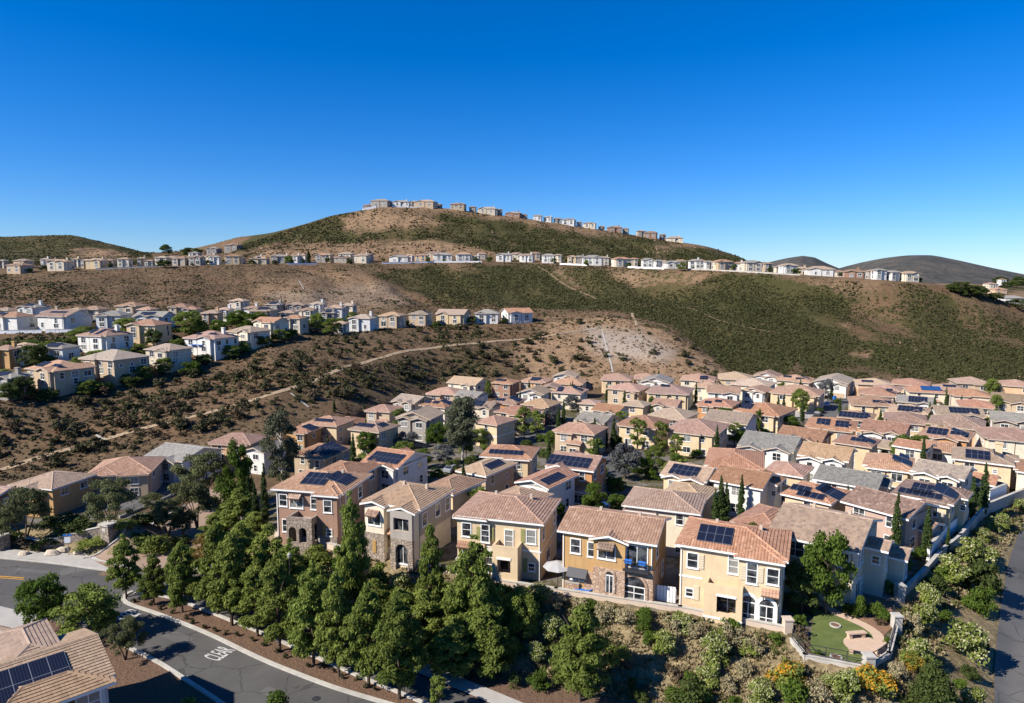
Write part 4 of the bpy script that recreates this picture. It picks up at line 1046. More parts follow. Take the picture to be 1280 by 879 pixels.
win(h, 'f', 1.95, 3.7, 'tall', .55); shut(h, 1.15 + .07, y - .55, 3.85, 'beige'); shut(h, 2.7, y - .55, 3.85, 'beige'); win(h, 'f', 3.7, 3.95, 'sash', .55)
arch_at(h, 1.75, y - .57, -.3, 1.25, 2.8, True); arch_at(h, 3.3, y - .62, -.35, 1.25, 2.8, True)
awning(h, 3.55, y - .57, 2.95, 1.5, 'terracotta', .6)
win(h, 'r', -2.0, 4.0, 'sash'); win(h, 'r', 1.8, 4.0, 'sash')
# 6: cream house with a long grey-brown gable roof beside the garden
A = Vector(at(1072, 690, 5.75)); e = Vector((math.cos(R(-38)), math.sin(R(-38)))); n = Vector((-e.y, e.x)); w, d = 7.6, 10.2
c = A - e * (w / 2 + .2) + n * (d / 2 + .2)
h = make_house(c.x, c.y, 0, w, d, R(-38), 'g', 'taupe', 'beige', eave=5.8, detail=True, windows=False, skirt=2, ws=1.0, wing=(.6, 2.6, 1.7, 4.9, 'g', 'r'), wing2=(3.6, 3.0, 3.0, 3.4, 'g', 'r'), seed=6)
h.root['label'] = 'beige house with long grey-brown gable roof beside the small park lawn'; h.zone = 'front'
win(h, 'f', w / 2 - 1.0, 3.9, 'sash'); win(h, 'r', -d / 2 + 1.6, 3.7, 'tall'); win(h, 'r', -d / 2 + 2.9, 3.7, 'tall'); win(h, 'r', -d / 2 + 1.7, .1, 'patio'); win(h, 'r', -d / 2 + 3.5, .1, 'tall'); win(h, 'f', -1.5, 3.9, 'double'); win(h, 'f', 0.2, .9, 'slider'); opening(h, 'r', 0, 3.3, 'small', xy=(w / 2 + 1.0, .6 - 1.3), rz=0); opening(h, 'r', 0, 2.4, 'tall', xy=(w / 2 + 1.7, .6)); opening(h, 'r', 0, 1.0, 'sash', xy=(w / 2 + 3.0, 3.6))

for hh in [q_ for q_ in ALLH if q_.zone == 'front']:
    for sx in (-hh.W / 2 + .12, hh.W / 2 - .12):
        bm_part(hh, 'downpipe', M_TRIM, lambda m: m.box(sx - .045, sx + .045, -hh.D / 2 - .09, -hh.D / 2, -.2, hh.eave - .15))
    for sx in (-hh.W * .2, hh.W * .25):
        bm_part(hh, 'roof_vent', M_FASCIA, lambda m: m.box(sx - .14, sx + .14, hh.D * .12, hh.D * .12 + .3, hh.eave + .4, hh.rz + .1))
FRONT = [hh for hh in ALLH if hh.zone == 'front']
for hh in FRONT:
    hh.root['category'] = 'house'; hh.root['group'] = 'houses along the slope wall'
    fixed_feet.append(obb(hh.x, hh.y, hh.W + .6, hh.D + .6, hh.rot))
# nudge roofs that would run into one another
jr = random.Random(99)
for s_, v_ in zip(specs, V):
    s_[4] += R(jr.uniform(-9, 9)) if v_[0] > 440 else 0
    if v_[0] < 960: s_[2] *= 1.07; s_[3] *= 1.07
for it in range(60):
    moved = 0
    boxes = [obb(s[0], s[1], s[2] + .7, s[3] + .7, s[4]) for s in specs] + fixed_feet
    n = len(specs)
    for i in range(len(boxes)):
        for j in range(i + 1, len(boxes)):
            if i >= n: continue
            if abs(boxes[i][0] - boxes[j][0]) > 22 or abs(boxes[i][1] - boxes[j][1]) > 22: continue
            p, ax = overlap(boxes[i], boxes[j])
            if p > .02:
                moved += 1
                fi = .5 if j < n else 1.0
                # push mostly apart, shrink a little
                specs[i][0] -= ax[0] * p * fi * .35; specs[i][1] -= ax[1] * p * fi * .35
                if j < n: specs[j][0] += ax[0] * p * .175; specs[j][1] += ax[1] * p * .175
                for q_ in ((i, j) if j < n else (i,)):
                    if specs[q_][3] > 5.4: specs[q_][3] *= .99
                    if specs[q_][2] > 5.0: specs[q_][2] *= .993
    if not moved: break
print('house overlaps left', moved)
for i, ((px, py, wpx, k, rot, form, rc, wc, ex), (x, y, w, d, r)) in enumerate(zip(V, specs)):
    if rc == 'tan' and i % 5 < 3 or rc == 'taupe' and i % 3 == 0: rc = 'terracotta'
    ex = dict(ex); ex.pop('eset'); nowin = ex.pop('nowin', 0)
    def fit(wg):
        if not wg: return None
        wg = list(wg); wg[3] *= .82; lim = (w if (len(wg) < 6) else d)
        wg[1] = min(wg[1], lim * .5); wg[0] = max(-lim / 2 + wg[1] / 2 + .05, min(lim / 2 - wg[1] / 2 - .05, wg[0])); wg[2] = min(wg[2], .9)
        return tuple(wg)
    ex['wing'] = fit(ex.get('wing')); ex['wing2'] = fit(ex.get('wing2'))
    if not ex['wing'] and abs(ex['eave'] - 4.674) < .01 and (i * 37) % 5 < 3 and w > 5.5:
        ex['wing'] = fit(((w * .22 if i % 2 else -w * .22), w * .46, .7, 5.5, 'h' if form in 'hH' else 'G'))
    zb = zt(x, y)
    vx = math.atan2(x, y)
    sides = 'fl' if vx > .25 else ('fr' if vx < .1 else 'frl')
    sides = 'frl'
    xw = None
    if i % 4 != 3 and w > 5.2 and d > 4.5 and ex['eave'] > 4.2 and not nowin:
        cx = (w * .24) * (1 if (i * 7) % 3 else -1)
        if ex['wing'] and len(ex['wing']) < 6 and ex['wing'][0] * cx > 0: cx = -cx
        xw = (cx, w * jr.uniform(.36, .46), jr.uniform(.3, .9), jr.uniform(.2, .8), jr.uniform(.05, .22), 'H' if form in 'hH' else 'G')
        for t_ in range(len(specs)):
            pass
    low = None
    if i % 3 == 0 and w > 5.5 and not ex.get('wing2') and not (ex['wing'] and len(ex['wing']) < 6): low = (-xw[0] if xw else w * .1, w * .42, .8, 2.5, 'h')
    if low: ex['wing2'] = low
    h = make_house(x, y, zb, w, d, r, form, rc, wc, seed=i + 5, skirt=2.0, detail=y < 112, caps=y < 170, win_sides=sides, windows=not nowin, xwing=xw, pitch=.28 + .05 * ((i * 13) % 5) / 4, **ex)
    h.px = px; h.py = py; h.zone = 'valley'
    if nowin:
        opening(h, 'f', 2.0, 2.6, 'double', off=.9)
# ------------------------------------------------------------------ near house at the corner (bottom left of the slope road)
A = Vector(at(122, 784, 4.0)); B = Vector(at(0, 822, 4.0)); e = (A - B).normalized(); n = Vector((e.y, -e.x))     # ridge runs along e, front faces n
wl, dl = 17.0, 8.2; rr = math.atan2(e.y, e.x)
c = A - e * (wl / 2 + .45)
CORNER = make_house(c.x, c.y, -3.9, wl, dl, rr, 'g', 'tan', 'pale grey', eave=6.1, detail=True, windows=False, ws=.95, roofmat=RM['corner'], seed=77, skirt=.6, sol=[])
h = CORNER; solar(h, h.S, 'f', 8, 2, .615, .47, 1.12, 1.75); h.zone = 'corner'
rb = MB(); roof(rb, -1.5 + wl * .5 - 5.4, wl / 2 - .15, -dl / 2 - .9, -dl / 2 + 3.2, 6.02, 'h', .45, True); rb.build('bay_roof', [RM['corner'], M_TRIM], h.root)
wb = MB(); wb.box(-1.3 + wl * .5 - 5.4, wl / 2 - .35, -dl / 2 - .7, -dl / 2 + .5, -.6, 5.95, 0, 'tb'); wb.build('bay', WM['pale grey'], h.root)
for s in (2.4, 3.9, 5.6, 7.1): opening(h, 'f', s, 4.1, 'double', .7)
for s in (-6.2, -3.6, -1.2): opening(h, 'f', s, 4.1, 'slider')
opening(h, 'r', -1, 4.1, 'sash'); opening(h, 'r', 1.6, 1.0, 'slider')
rb = MB(); wb = MB()
for cx, ww in ((wl / 2 - 3.6, 3.0), (wl / 2 - 8.4, 3.2)):
    roof(rb, cx - ww / 2, cx + ww / 2, .4, dl / 2 + 2.4, 6.85, 'H', .35, True); wb.box(cx - ww / 2 + .1, cx + ww / 2 - .1, .6, dl / 2 + 2.2, -.6, 6.78, 0, 'tb')
rb.build('dormer_roof', [RM['corner'], M_TRIM], h.root); wb.build('rear_wing', WM['pale grey'], h.root)
m = MB(); m.box(-.8, .8, -.5, .5, 4, 8.9); m.box(-.95, .95, -.65, .65, 8.3, 8.6); m.build('chimney', WM['pale grey'], h.roof, (wl / 2 - 11.2, 1.2, 0))
h.root['label'] = 'pale house with tan tiled gable roof and big solar array by the road'; h.root['category'] = 'house'

# ------------------------------------------------------------------ houses on the hillside terraces and ridges
HILL = []
def hill_house(x, y, wpx, wc, rc, form='h', rot=0, k=.8, eave=4.8, sol=(), seed=0, zone='', label=None, sides='frl', **kw):
    rj = random.Random(seed * 3 + 1)
    if zone == 'summit': wpx *= rj.uniform(.92, 1.25); eave = rj.choice([3.2, 4.2, 4.9])
    if zone == 'ridge': wpx *= rj.uniform(.85, 1.15); eave = rj.choice([3.6, 4.6, 5.0, 5.2]); y += rj.uniform(0, 5); rot += rj.uniform(-12, 12)
    if zone in ('upper terrace', 'rear of the upper terrace', 'outer terrace'): eave = rj.choice([4.0, 4.6, 5.0]); wpx *= rj.uniform(.9, 1.1)
    if zone in ('summit', 'ridge'): k = .62
    rq = random.Random(seed + 1); xw = (w0 * rq.choice([-.24, .24]), w0 * .4, .7, .5, .12, rq.choice('HG')) if (w0 := max(4.5, wpx * (y * cc) / F / (1 + .25 * k) - .6)) > 6 else None
    w = max(4.5, wpx * (y * cc) / F / (1 + .25 * k) - .6)
    z = max(zt(x, y), zt(x, y - 3) )
    if zone in ('summit', 'ridge'): z = zt(x, y)
    kw.setdefault('xwing', xw)
    h = make_house(x, y, z, w, min(w * k, 13), R(rot), form, rc, wc, eave=eave, seed=seed, sol=sol, skirt=3.5, pitch=.36, ws=1.08, chimney=(seed % 3 == 0), detail=False, caps=False, win_sides=sides,
                   wing=kw.pop('wing', (w * (.2 if seed % 2 else -.2), w * .42, .8, eave - .1, 'G' if seed % 4 < 2 else 'h')), **kw)
    h.zone = zone; HILL.append(h)
    if label: h.root['label'] = label
    return h
def by_row(j, back, lst, zone, rot=-4):
    for i, t in enumerate(lst):
        px, wpx, wc, rc = t[:4]; kw = dict(t[4]) if len(t) > 4 else {}
        u = (px - CX) / F / 1.0
        y = row_y(u, j) + back + kw.pop('dy', 0)
        for _ in range(3):
            v = (zt(u * y, y) - H) / y
            d = y * cc - (zt(u * y, y) - H) * ss; u = (px - CX) / F * d / y
            y0 = row_y(u, j) + back + (t[4].get('dy', 0) if len(t) > 4 else 0); y = y0
        hill_house(u * y, y, wpx, wc, rc, rot=kw.pop('rot', rot + random.uniform(-6, 6)), seed=i + int(px), zone=zone, **kw)
by_row(11, 6, [(459, 12, 'brown', 'brown'), (477, 22, 'grey', 'grey'), (502, 22, 'white', 'grey'), (533, 24, 'tan', 'tan', dict(eave=7)), (573, 22, 'tan', 'brown'), (610, 24, 'beige', 'taupe'),
  (642, 22, 'brown', 'taupe'), (672, 14, 'white', 'grey'), (685, 14, 'white', 'grey'), (697, 12, 'grey', 'brown'), (711, 20, 'white', 'grey'), (737, 20, 'cream', 'taupe'), (768, 18, 'brown', 'brown'), (801, 12, 'tan', 'tan'), (813, 20, 'brown', 'brown'), (843, 23, 'cream', 'taupe'), (591, 9, 'taupe', 'brown', dict(dy=5)), (624, 8, 'grey', 'grey', dict(dy=6)), (655, 9, 'tan', 'brown', dict(dy=4)), (724, 9, 'white', 'grey', dict(dy=5)), (752, 9, 'beige', 'taupe', dict(dy=4)), (782, 8, 'tan', 'brown', dict(dy=2)), (828, 8, 'taupe', 'taupe', dict(dy=5)), (548, 9, 'taupe', 'grey', dict(dy=8)), (516, 8, 'beige', 'grey', dict(dy=9))], 'summit')
by_row(7, 9, [(2, 14, 'grey', 'grey', dict(dy=22)), (28, 24, 'tan', 'taupe', dict(dy=20)), (52, 11, 'white', 'taupe', dict(dy=20)), (66, 16, 'grey', 'taupe', dict(dy=21)), (78, 9, 'white', 'taupe', dict(dy=20)), (91, 9, 'cream', 'tan', dict(dy=21)),
  (23, 30, 'tan', 'brown', dict(dy=-6)), (74, 26, 'cream', 'tan', dict(dy=0)), (104, 14, 'tan', 'terracotta', dict(dy=8)), (120, 24, 'yellow', 'tan', dict(dy=2)), (138, 14, 'grey', 'brown', dict(dy=8)), (155, 20, 'cream', 'tan', dict(dy=2)), (174, 14, 'tan', 'taupe', dict(dy=3)), (187, 14, 'beige', 'brown', dict(dy=2)), (200, 18, 'cream', 'tan', dict(dy=4)),
  (223, 22, 'taupe', 'brown'), (246, 22, 'grey', 'brown'), (267, 15, 'white', 'grey'), (289, 28, 'yellow', 'brown'), (323, 28, 'pale yellow', 'tan', dict(sol=[('f', 3, 2)])), (355, 17, 'cream', 'taupe', dict(dy=15)), (377, 19, 'cream', 'tan', dict(dy=14)), (408, 16, 'yellow', 'taupe', dict(dy=10)), (428, 22, 'taupe', 'brown', dict(dy=6, sol=[('f', 4, 2)])), (453, 22, 'beige', 'taupe', dict(dy=2)),
  (499, 27, 'white', 'grey'), (527, 18, 'peach', 'terracotta'), (553, 26, 'white', 'grey'), (579, 21, 'white', 'tan'), (595, 9, 'white', 'taupe'),
  (630, 25, 'white', 'grey'), (659, 24, 'white', 'taupe'), (686, 23, 'white', 'grey'), (715, 15, 'yellow', 'tan'), (741, 31, 'white', 'grey'), (777, 26, 'cream', 'terracotta'), (809, 18, 'white', 'grey'), (823, 9, 'white', 'grey'), (843, 23, 'white', 'grey'), (870, 21, 'white', 'grey'), (888, 11, 'white', 'grey'), (905, 27, 'pale yellow', 'terracotta'), (940, 30, 'beige', 'grey'), (985, 28, 'white', 'taupe'), (1028, 38, 'white', 'taupe'), (1071, 27, 'brown', 'brown'), (1098, 20, 'white', 'grey'), (1119, 20, 'white', 'grey'), (1142, 22, 'cream', 'tan')], 'ridge')
rf = random.Random(17)
by_row(7, 24, [(px + rf.uniform(-6, 6), rf.uniform(12, 21), rf.choice(['white', 'white', 'cream', 'beige', 'tan', 'grey']), rf.choice(['taupe', 'grey', 'brown', 'tan', 'terracotta']), dict(dy=rf.uniform(-6, 6))) for px in list(range(212, 470, 27)) + [512, 541, 607, 645, 672, 700, 728, 760, 793, 832, 857, 880, 922, 958, 970, 1005, 1050, 1086, 1110, 1131]], 'ridge')
by_row(4, 19, [(px + rf.uniform(-5, 5), rf.uniform(20, 28), rf.choice(['white', 'beige', 'pale grey', 'tan', 'taupe']), rf.choice(['brown', 'taupe', 'grey', 'terracotta']), dict(dy=rf.uniform(-5, 5))) for px in (62, 102, 182, 238, 284, 318, 372, 424)], 'rear of the upper terrace', -6)
by_row(9, 4, [(244, 15, 'white', 'grey', dict(dy=55)), (268, 18, 'grey', 'grey', dict(dy=55)), (292, 22, 'taupe', 'brown', dict(dy=55))], 'crest')
by_row(4, 8, [(20, 48, 'white', 'brown', dict(sol=[('f', 4, 2, .25, .4)])), (82, 58, 'white', 'brown', dict(form='g', sol=[('f', 8, 1, .5, .6)], rot=-14)), (144, 42, 'pale grey', 'grey'), (194, 46, 'pale grey', 'grey', dict(form='g', sol=[('f', 6, 2, .4, .5)])), (266, 28, 'peach', 'tan', dict(dy=4)),
  (330, 38, 'tan', 'taupe', dict(dy=4, sol=[('f', 5, 2, .6, .5)])), (362, 26, 'cream', 'terracotta', dict(dy=3)), (386, 24, 'beige', 'brown', dict(dy=6)), (412, 22, 'taupe', 'grey', dict(dy=4, sol=[('f', 4, 2)]))], 'upper terrace', -6)
by_row(4, 30, [(10, 26, 'cream', 'taupe'), (44, 34, 'pale grey', 'grey', dict(sol=[('f', 4, 2)])), (120, 30, 'beige', 'brown'), (166, 34, 'tan', 'brown'), (228, 30, 'tan', 'brown'), (300, 24, 'beige', 'tan'), (345, 24, 'grey', 'grey', dict(sol=[('f', 4, 2)])), (398, 24, 'pale grey', 'taupe'), (436, 22, 'cream', 'taupe')], 'rear of the upper terrace', -6)
by_row(2, 9, [(427, 22, 'grey', 'taupe'), (455, 36, 'pale grey', 'taupe', dict(rot=-16)), (491, 32, 'tan', 'tan', dict(rot=-14)), (526, 34, 'tan', 'taupe', dict(rot=-12, sol=[('r', 3, 2)])), (567, 42, 'yellow', 'tan', dict(rot=-14, form='g')), (609, 34, 'white', 'grey', dict(rot=-4)), (646, 38, 'white', 'terracotta', dict(rot=20, form='g'))], 'outer terrace', -8)
for i, (px, py, wpx, wc, rc, kw) in enumerate([
  (14, 502, 44, 'grey', 'grey', dict(rot=-10, sol=[('f', 5, 2, .4, .5)], label='grey two-storey house with dark roof at the left edge above the brush')),
  (78, 490, 76, 'tan', 'terracotta', dict(rot=-28, sol=[('f', 4, 2, .3, .5), ('f', 4, 1, .75, .5), ('l', 4, 2)], label='tan house with terracotta solar roof above the brush slope')),
  (146, 475, 76, 'tan', 'taupe', dict(rot=-24, form='h', label='tan house with dark taupe roof between the two terrace shrub clumps')),
  (134, 444, 60, 'white', 'brown', dict(rot=-20, sol=[('f', 3, 2, .3, .5), ('f', 2, 3, .6, .5), ('r', 3, 1)], label='white house with brown roof and dark solar arrays on the left terrace')),
  (188, 430, 50, 'yellow', 'terracotta', dict(rot=-10, label='yellow house with terracotta roof behind a dark tree on the left terrace')),
  (212, 463, 52, 'beige', 'taupe', dict(rot=-22, form='h', label='beige taupe-roofed house in the middle of the left terrace front row')),
  (12, 463, 34, 'ochre', 'terracotta', dict(rot=-12)), (34, 459, 16, 'cream', 'tan', dict(rot=-12)), (76, 459, 44, 'pale grey', 'grey', dict(rot=-10, sol=[('f', 5, 2)], eave=4.2)),
  (266, 446, 62, 'white', 'terracotta', dict(rot=-22, sol=[('f', 3, 1, .3, .5), ('f', 3, 1, .7, .6)], label='white house with terracotta roof and blue balcony awnings')),
  (312, 436, 50, 'cream', 'taupe', dict(rot=-26, label='cream house with taupe roof, white terrace wall at its right')),
  (340, 423, 42, 'cream', 'terracotta', dict(rot=-24, form='g')), (370, 417, 32, 'beige', 'terracotta', dict(rot=-16))]):
    x, y = hit(px, py, 90)
    lab = kw.pop('label', None)
    y += 3.5; x *= y / (y - 3.5)
    h = hill_house(x, y, wpx, wc, rc, seed=300 + i, zone='left terrace', label=lab, **kw)
    if px == 266:
        for s in (-1.6, 1.0): bm_part(h, 'awning', M_BLUE, lambda m: m.box(s - 1.1, s + 1.1, -h.D / 2 - 1.6, -h.D / 2 - .85, 2.75, 2.85))
for px, py, d, wpx, wc, rc in ((1238, 359, 820, 16, 'cream', 'terracotta'), (1247, 366, 790, 20, 'peach', 'terracotta'), (1252, 353, 950, 10, 'white', 'terracotta'), (1262, 377, 700, 34, 'white', 'grey')):
    dx, dy, dz = ray(px, py); t = d / dy
    h = hill_house(dx * t, d, wpx, wc, rc, seed=px, zone='far right'); h.root.location.z = max(H + dz * t - 1, zt(dx * t, d))
# ------------------------------------------------------------------ vegetation
def leaves(clumps, n, size, seed, up=0.0):
    """leaf-sized quads spread over lumpy clumps; clumps: rows of x, y, z, rx, ry, rz"""
    g = np.random.default_rng(seed); C = np.array(clumps, float)
    wgt = (C[:, 3] * C[:, 4] + C[:, 3] * C[:, 5]); wgt = wgt / wgt.sum()
    pick = g.choice(len(C), n, p=wgt)
    d = g.normal(size=(n, 3)); d /= np.linalg.norm(d, axis=1)[:, None]
    d[:, 2] = np.where(d[:, 2] < -.35, -d[:, 2] * .6, d[:, 2]); d /= np.linalg.norm(d, axis=1)[:, None]
    rr = g.uniform(.35, 1.3, n) ** .8
    P = C[pick, :3] + d * rr[:, None] * C[pick, 3:6]
    nrm = d + g.normal(size=(n, 3)) * .8 + np.array([0, 0, .25]); nrm /= np.linalg.norm(nrm, axis=1)[:, None]
    t = g.normal(size=(n, 3)) + np.array([0, 0, up]); t -= nrm * (t * nrm).sum(1)[:, None]; t /= np.linalg.norm(t, axis=1)[:, None]
    b = np.cross(nrm, t)
    s = size * g.uniform(.6, 1.3, n)[:, None]; a = (g.uniform(.28, .6, n) if up else g.uniform(.45, .8, n))[:, None]
    V = np.stack([P - t * s, P - b * s * a, P + t * s, P + b * s * a], 1).reshape(-1, 3)
    return V
def leaf_mesh(name, V, mat, extra=None):
    fs = np.arange(len(V)).reshape(-1, 4)
    mats = [mat]
    if extra is not None:
        V = np.concatenate([V, extra[0]]); fs = np.arange(len(V)).reshape(-1, 4); mats.append(extra[1])
    me = grid_mesh(name, V, fs, mats, smooth=False)
    if extra is not None:
        k = len(extra[0]) // 4; mi = np.zeros(len(fs), np.int32); mi[-k:] = 1; me.polygons.foreach_set('material_index', mi)
    return me
def crown_clumps(kind, seed):
    """unit crowns: height 1 from ground, z in 0..1; half width w"""
    g = np.random.default_rng(seed); L = []
    if kind == 'upright':            # dense pointed street tree
        lean = g.uniform(-.03, .03, 2)
        for z in np.linspace(.2, .95, 17):
            r = .26 * max(.02, 1 - ((z - .30) / .70) ** 1.35) ** .85 if z > .3 else .16 + .09 * (z - .2) / .1
            k = max(1, int(10 * r / .25))
            for i in range(k):
                a = g.uniform(0, 6.28); q_ = r * g.uniform(.45, 1.2) if z < .9 else r * .3; s = g.uniform(.032, .08)
                L.append((q_ * math.cos(a) + lean[0] * z, q_ * math.sin(a) + lean[1] * z, z + g.uniform(-.035, .035), s, s, s * .75))
    elif kind == 'round':
        for i in range(44):
            a = g.uniform(0, 6.28); z = g.uniform(.22, .93); r = .42 * math.sqrt(max(.05, 1 - ((z - .52) / .45) ** 2)) * g.uniform(.55, 1)
            s = g.uniform(.09, .15); L.append((r * math.cos(a), r * math.sin(a), z, s, s, s * .8))
    elif kind == 'spread':           # olive-like, wide, feathery
        for i in range(40):
            a = g.uniform(0, 6.28); z = g.uniform(.36, .95); r = .62 * math.sqrt(max(.05, 1 - ((z - .55) / .46) ** 2)) * g.uniform(.3, 1)
            s = g.uniform(.09, .16); L.append((r * math.cos(a), r * math.sin(a), z, s, s, s * .7))
    elif kind == 'cypress':
        for z in np.linspace(.07, .97, 22):
            r = .085 * (1 - (z - .25) ** 2 / .62) if z > .25 else .085 * (.7 + 1.2 * z)
            for i in range(3):
                a = g.uniform(0, 6.28); L.append((r * .45 * math.cos(a), r * .45 * math.sin(a), z, max(.012, r * .62), max(.012, r * .62), .045))
    elif kind == 'open':             # tall, gappy
        for i in range(26):
            z = g.uniform(.24, .96); a = g.uniform(0, 6.28); r = .26 * math.sqrt(max(.04, 1 - ((z - .55) / .46) ** 2)) * g.uniform(.4, 1.05)
            s = g.uniform(.06, .12); L.append((r * math.cos(a), r * math.sin(a), z, s, s, s * .75))
    elif kind == 'conic':
        for z in np.linspace(.08, .95, 15):
            r = .34 * (1 - z) ** .8 + .02; k = max(1, int(9 * r / .3))
            for i in range(k):
                a = g.uniform(0, 6.28); q_ = r * g.uniform(.4, .95); s = .05 + .16 * r; L.append((q_ * math.cos(a), q_ * math.sin(a), z + g.uniform(-.03, .03), s * 1.2, s * 1.2, s))
    elif kind == 'bush':
        for i in range(20):
            a = g.uniform(0, 6.28); z = g.uniform(.12, .78); r = .52 * math.sqrt(max(.03, 1 - ((z - .2) / .8) ** 2)) * g.uniform(.3, .95)
            s = g.uniform(.14, .25); L.append((r * math.cos(a), r * math.sin(a), z, s, s, s * .85))
    elif kind == 'scrub':
        for i in range(10):
            a = g.uniform(0, 6.28); z = g.uniform(.1, .7); r = .55 * g.uniform(.1, .95); s = g.uniform(.16, .3); L.append((r * math.cos(a), r * math.sin(a), z, s, s, s * .9))
    return L
LF = {
 'street': leaf('street_tree_leaves', (.050, .080, .016), (.235, .278, .058)),
 'street2': leaf('light_street_tree_leaves', (.068, .096, .019), (.28, .32, .07)),
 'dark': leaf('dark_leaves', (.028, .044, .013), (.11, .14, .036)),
 'bright': leaf('bright_leaves', (.035, .065, .010), (.13, .19, .030)),
 'olive': leaf('olive_leaves', (.055, .064, .026), (.17, .18, .08)),
 'cypress': leaf('cypress_leaves', (.018, .034, .010), (.065, .095, .026), .12),
 'eucalypt': leaf('eucalypt_leaves', (.042, .050, .026), (.16, .165, .10)),
 'lilac': leaf('greyish_leaves', (.060, .066, .058), (.185, .185, .19)),
 'scrub': leaf('scrub_leaves', (.026, .028, .013), (.092, .085, .040), .12),
 'strawbr': leaf('straw_shrub_leaves', (.15, .115, .06), (.36, .30, .18), .15),
 'brownscrub': leaf('dry_scrub_leaves', (.045, .032, .020), (.13, .095, .055), .1),
 'flower': leaf('cream_blossom', (.26, .26, .12), (.50, .48, .28), .2),
 'orangeflower': leaf('orange_blossom', (.36, .17, .012), (.55, .30, .03), .2),
 'autumn': leaf('yellowing_leaves', (.09, .065, .02), (.26, .18, .05)),
}
def trunk_mesh(kind, seed, mat):
    g = random.Random(seed); m = MB()
    if kind in ('cypress', 'conic'): m.tube([(0, 0, -.06), (0, 0, .3), (0, 0, .8)], [.02, .016, .006], 7)
    elif kind == 'spread':
        for i in range(4):
            a = g.uniform(0, 6.28); m.tube([(0, 0, -.06), (.07 * math.cos(a), .07 * math.sin(a), .2), (.28 * math.cos(a), .28 * math.sin(a), .62)], [.028, .02, .008], 7)
    else:
        top = .82; m.tube([(0, 0, -.06), (.006, 0, .2), (-.008, .006, .5), (0, 0, top)], [.021, .017, .012, .005], 8)
        for i in range(9):
            a = g.uniform(0, 6.28); z = g.uniform(.26, .7); l = g.uniform(.12, .22)
            m.tube([(0, 0, z), (l * .6 * math.cos(a), l * .6 * math.sin(a), z + l * .45), (l * math.cos(a), l * math.sin(a), z + l * .95)], [.009, .006, .002], 5)
    return m.mesh('trunk', mat)
TREEK = {}
def tree_kind(key, kind, lf, n, size, bark=None, variants=3, fl=None, seed=1, dense=False):
    L = []
    for v in range(variants):
        cl = crown_clumps(kind, seed * 31 + v)
        if dense: cl = cl + crown_clumps(kind, seed * 31 + v + 77) + crown_clumps(kind, seed * 31 + v + 99)
        V_ = leaves(cl, n, size * (1.2 if kind in ('upright', 'conic', 'cypress') else 1), seed * 97 + v, 1.6 if kind in ('upright', 'conic', 'cypress') else 0)
        ex = None
        if fl:
            cf = [(c[0] * 1.03, c[1] * 1.03, c[2] + .015, c[3] * 1.04, c[4] * 1.04, c[5] * 1.04) for c in cl]
            cf = [c for i, c in enumerate(cf) if i % 3 != v % 3] or cf
            ex = (leaves(cf, int(n * fl[1]), size * .75, seed * 51 + v), LF[fl[0]])
        L.append((leaf_mesh('crown' if bark else key, V_, LF[lf], ex), trunk_mesh(kind, seed + v, bark) if bark else None))
    TREEK[key] = L
tree_kind('street', 'upright', 'street', 14000, .017, M_TRUNK, 5, seed=1)
tree_kind('street2', 'upright', 'street2', 13500, .017, M_TRUNK, 3, seed=2)
tree_kind('round', 'round', 'bright', 9000, .024, M_TRUNK, 3, seed=3)
tree_kind('rounddark', 'round', 'street', 8000, .024, M_TRUNK, 3, seed=4)
tree_kind('olive', 'spread', 'olive', 9500, .022, M_TRUNK, 4, seed=5)
tree_kind('cypress', 'cypress', 'cypress', 3600, .017, M_TRUNK, 3, seed=6)
tree_kind('eucalypt', 'open', 'eucalypt', 6500, .017, M_PALEBARK, 3, seed=7)
tree_kind('open', 'open', 'street', 3000, .024, M_TRUNK, 2, seed=8)
tree_kind('tall', 'open', 'eucalypt', 14000, .019, M_PALEBARK, 1, seed=27, dense=True)
tree_kind('lilac', 'round', 'lilac', 4000, .030, M_TRUNK, 2, seed=9)
tree_kind('conic', 'conic', 'street', 12000, .019, M_TRUNK, 3, seed=10)
tree_kind('conicdark', 'conic', 'dark', 8000, .024, M_TRUNK, 2, seed=11)
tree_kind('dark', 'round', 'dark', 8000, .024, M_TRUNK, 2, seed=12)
tree_kind('bush', 'bush', 'street2', 2000, .050, None, 4, seed=13)
tree_kind('brightbush', 'bush', 'bright', 2000, .050, None, 4, seed=14)
tree_kind('darkbush', 'bush', 'dark', 1800, .052, None, 3, seed=15)
tree_kind('flowerbush', 'bush', 'street2', 2100, .050, None, 4, ('flower', .42), seed=16)
tree_kind('orangebush', 'bush', 'street2', 1100, .050, None, 2, ('orangeflower', 1.3), seed=17)
tree_kind('autumnbush', 'bush', 'autumn', 1500, .050, None, 2, seed=18)
tree_kind('scrub', 'scrub', 'scrub', 520, .085, None, 6, seed=19)
tree_kind('brownscrub', 'scrub', 'brownscrub', 420, .080, None, 4, seed=20)
tree_kind('strawbush', 'bush', 'strawbr', 1300, .05, None, 3, ('flower', .35), seed=22)
TREES = []
NAMES = {'street': 'street_tree', 'street2': 'street_tree', 'round': 'round_tree', 'rounddark': 'round_tree', 'olive': 'olive_tree', 'cypress': 'cypress', 'eucalypt': 'tall_tree', 'tall': 'tall_tree', 'open': 'garden_tree',
         'lilac': 'jacaranda_tree', 'conic': 'conical_tree', 'conicdark': 'conical_tree', 'dark': 'dark_tree'}
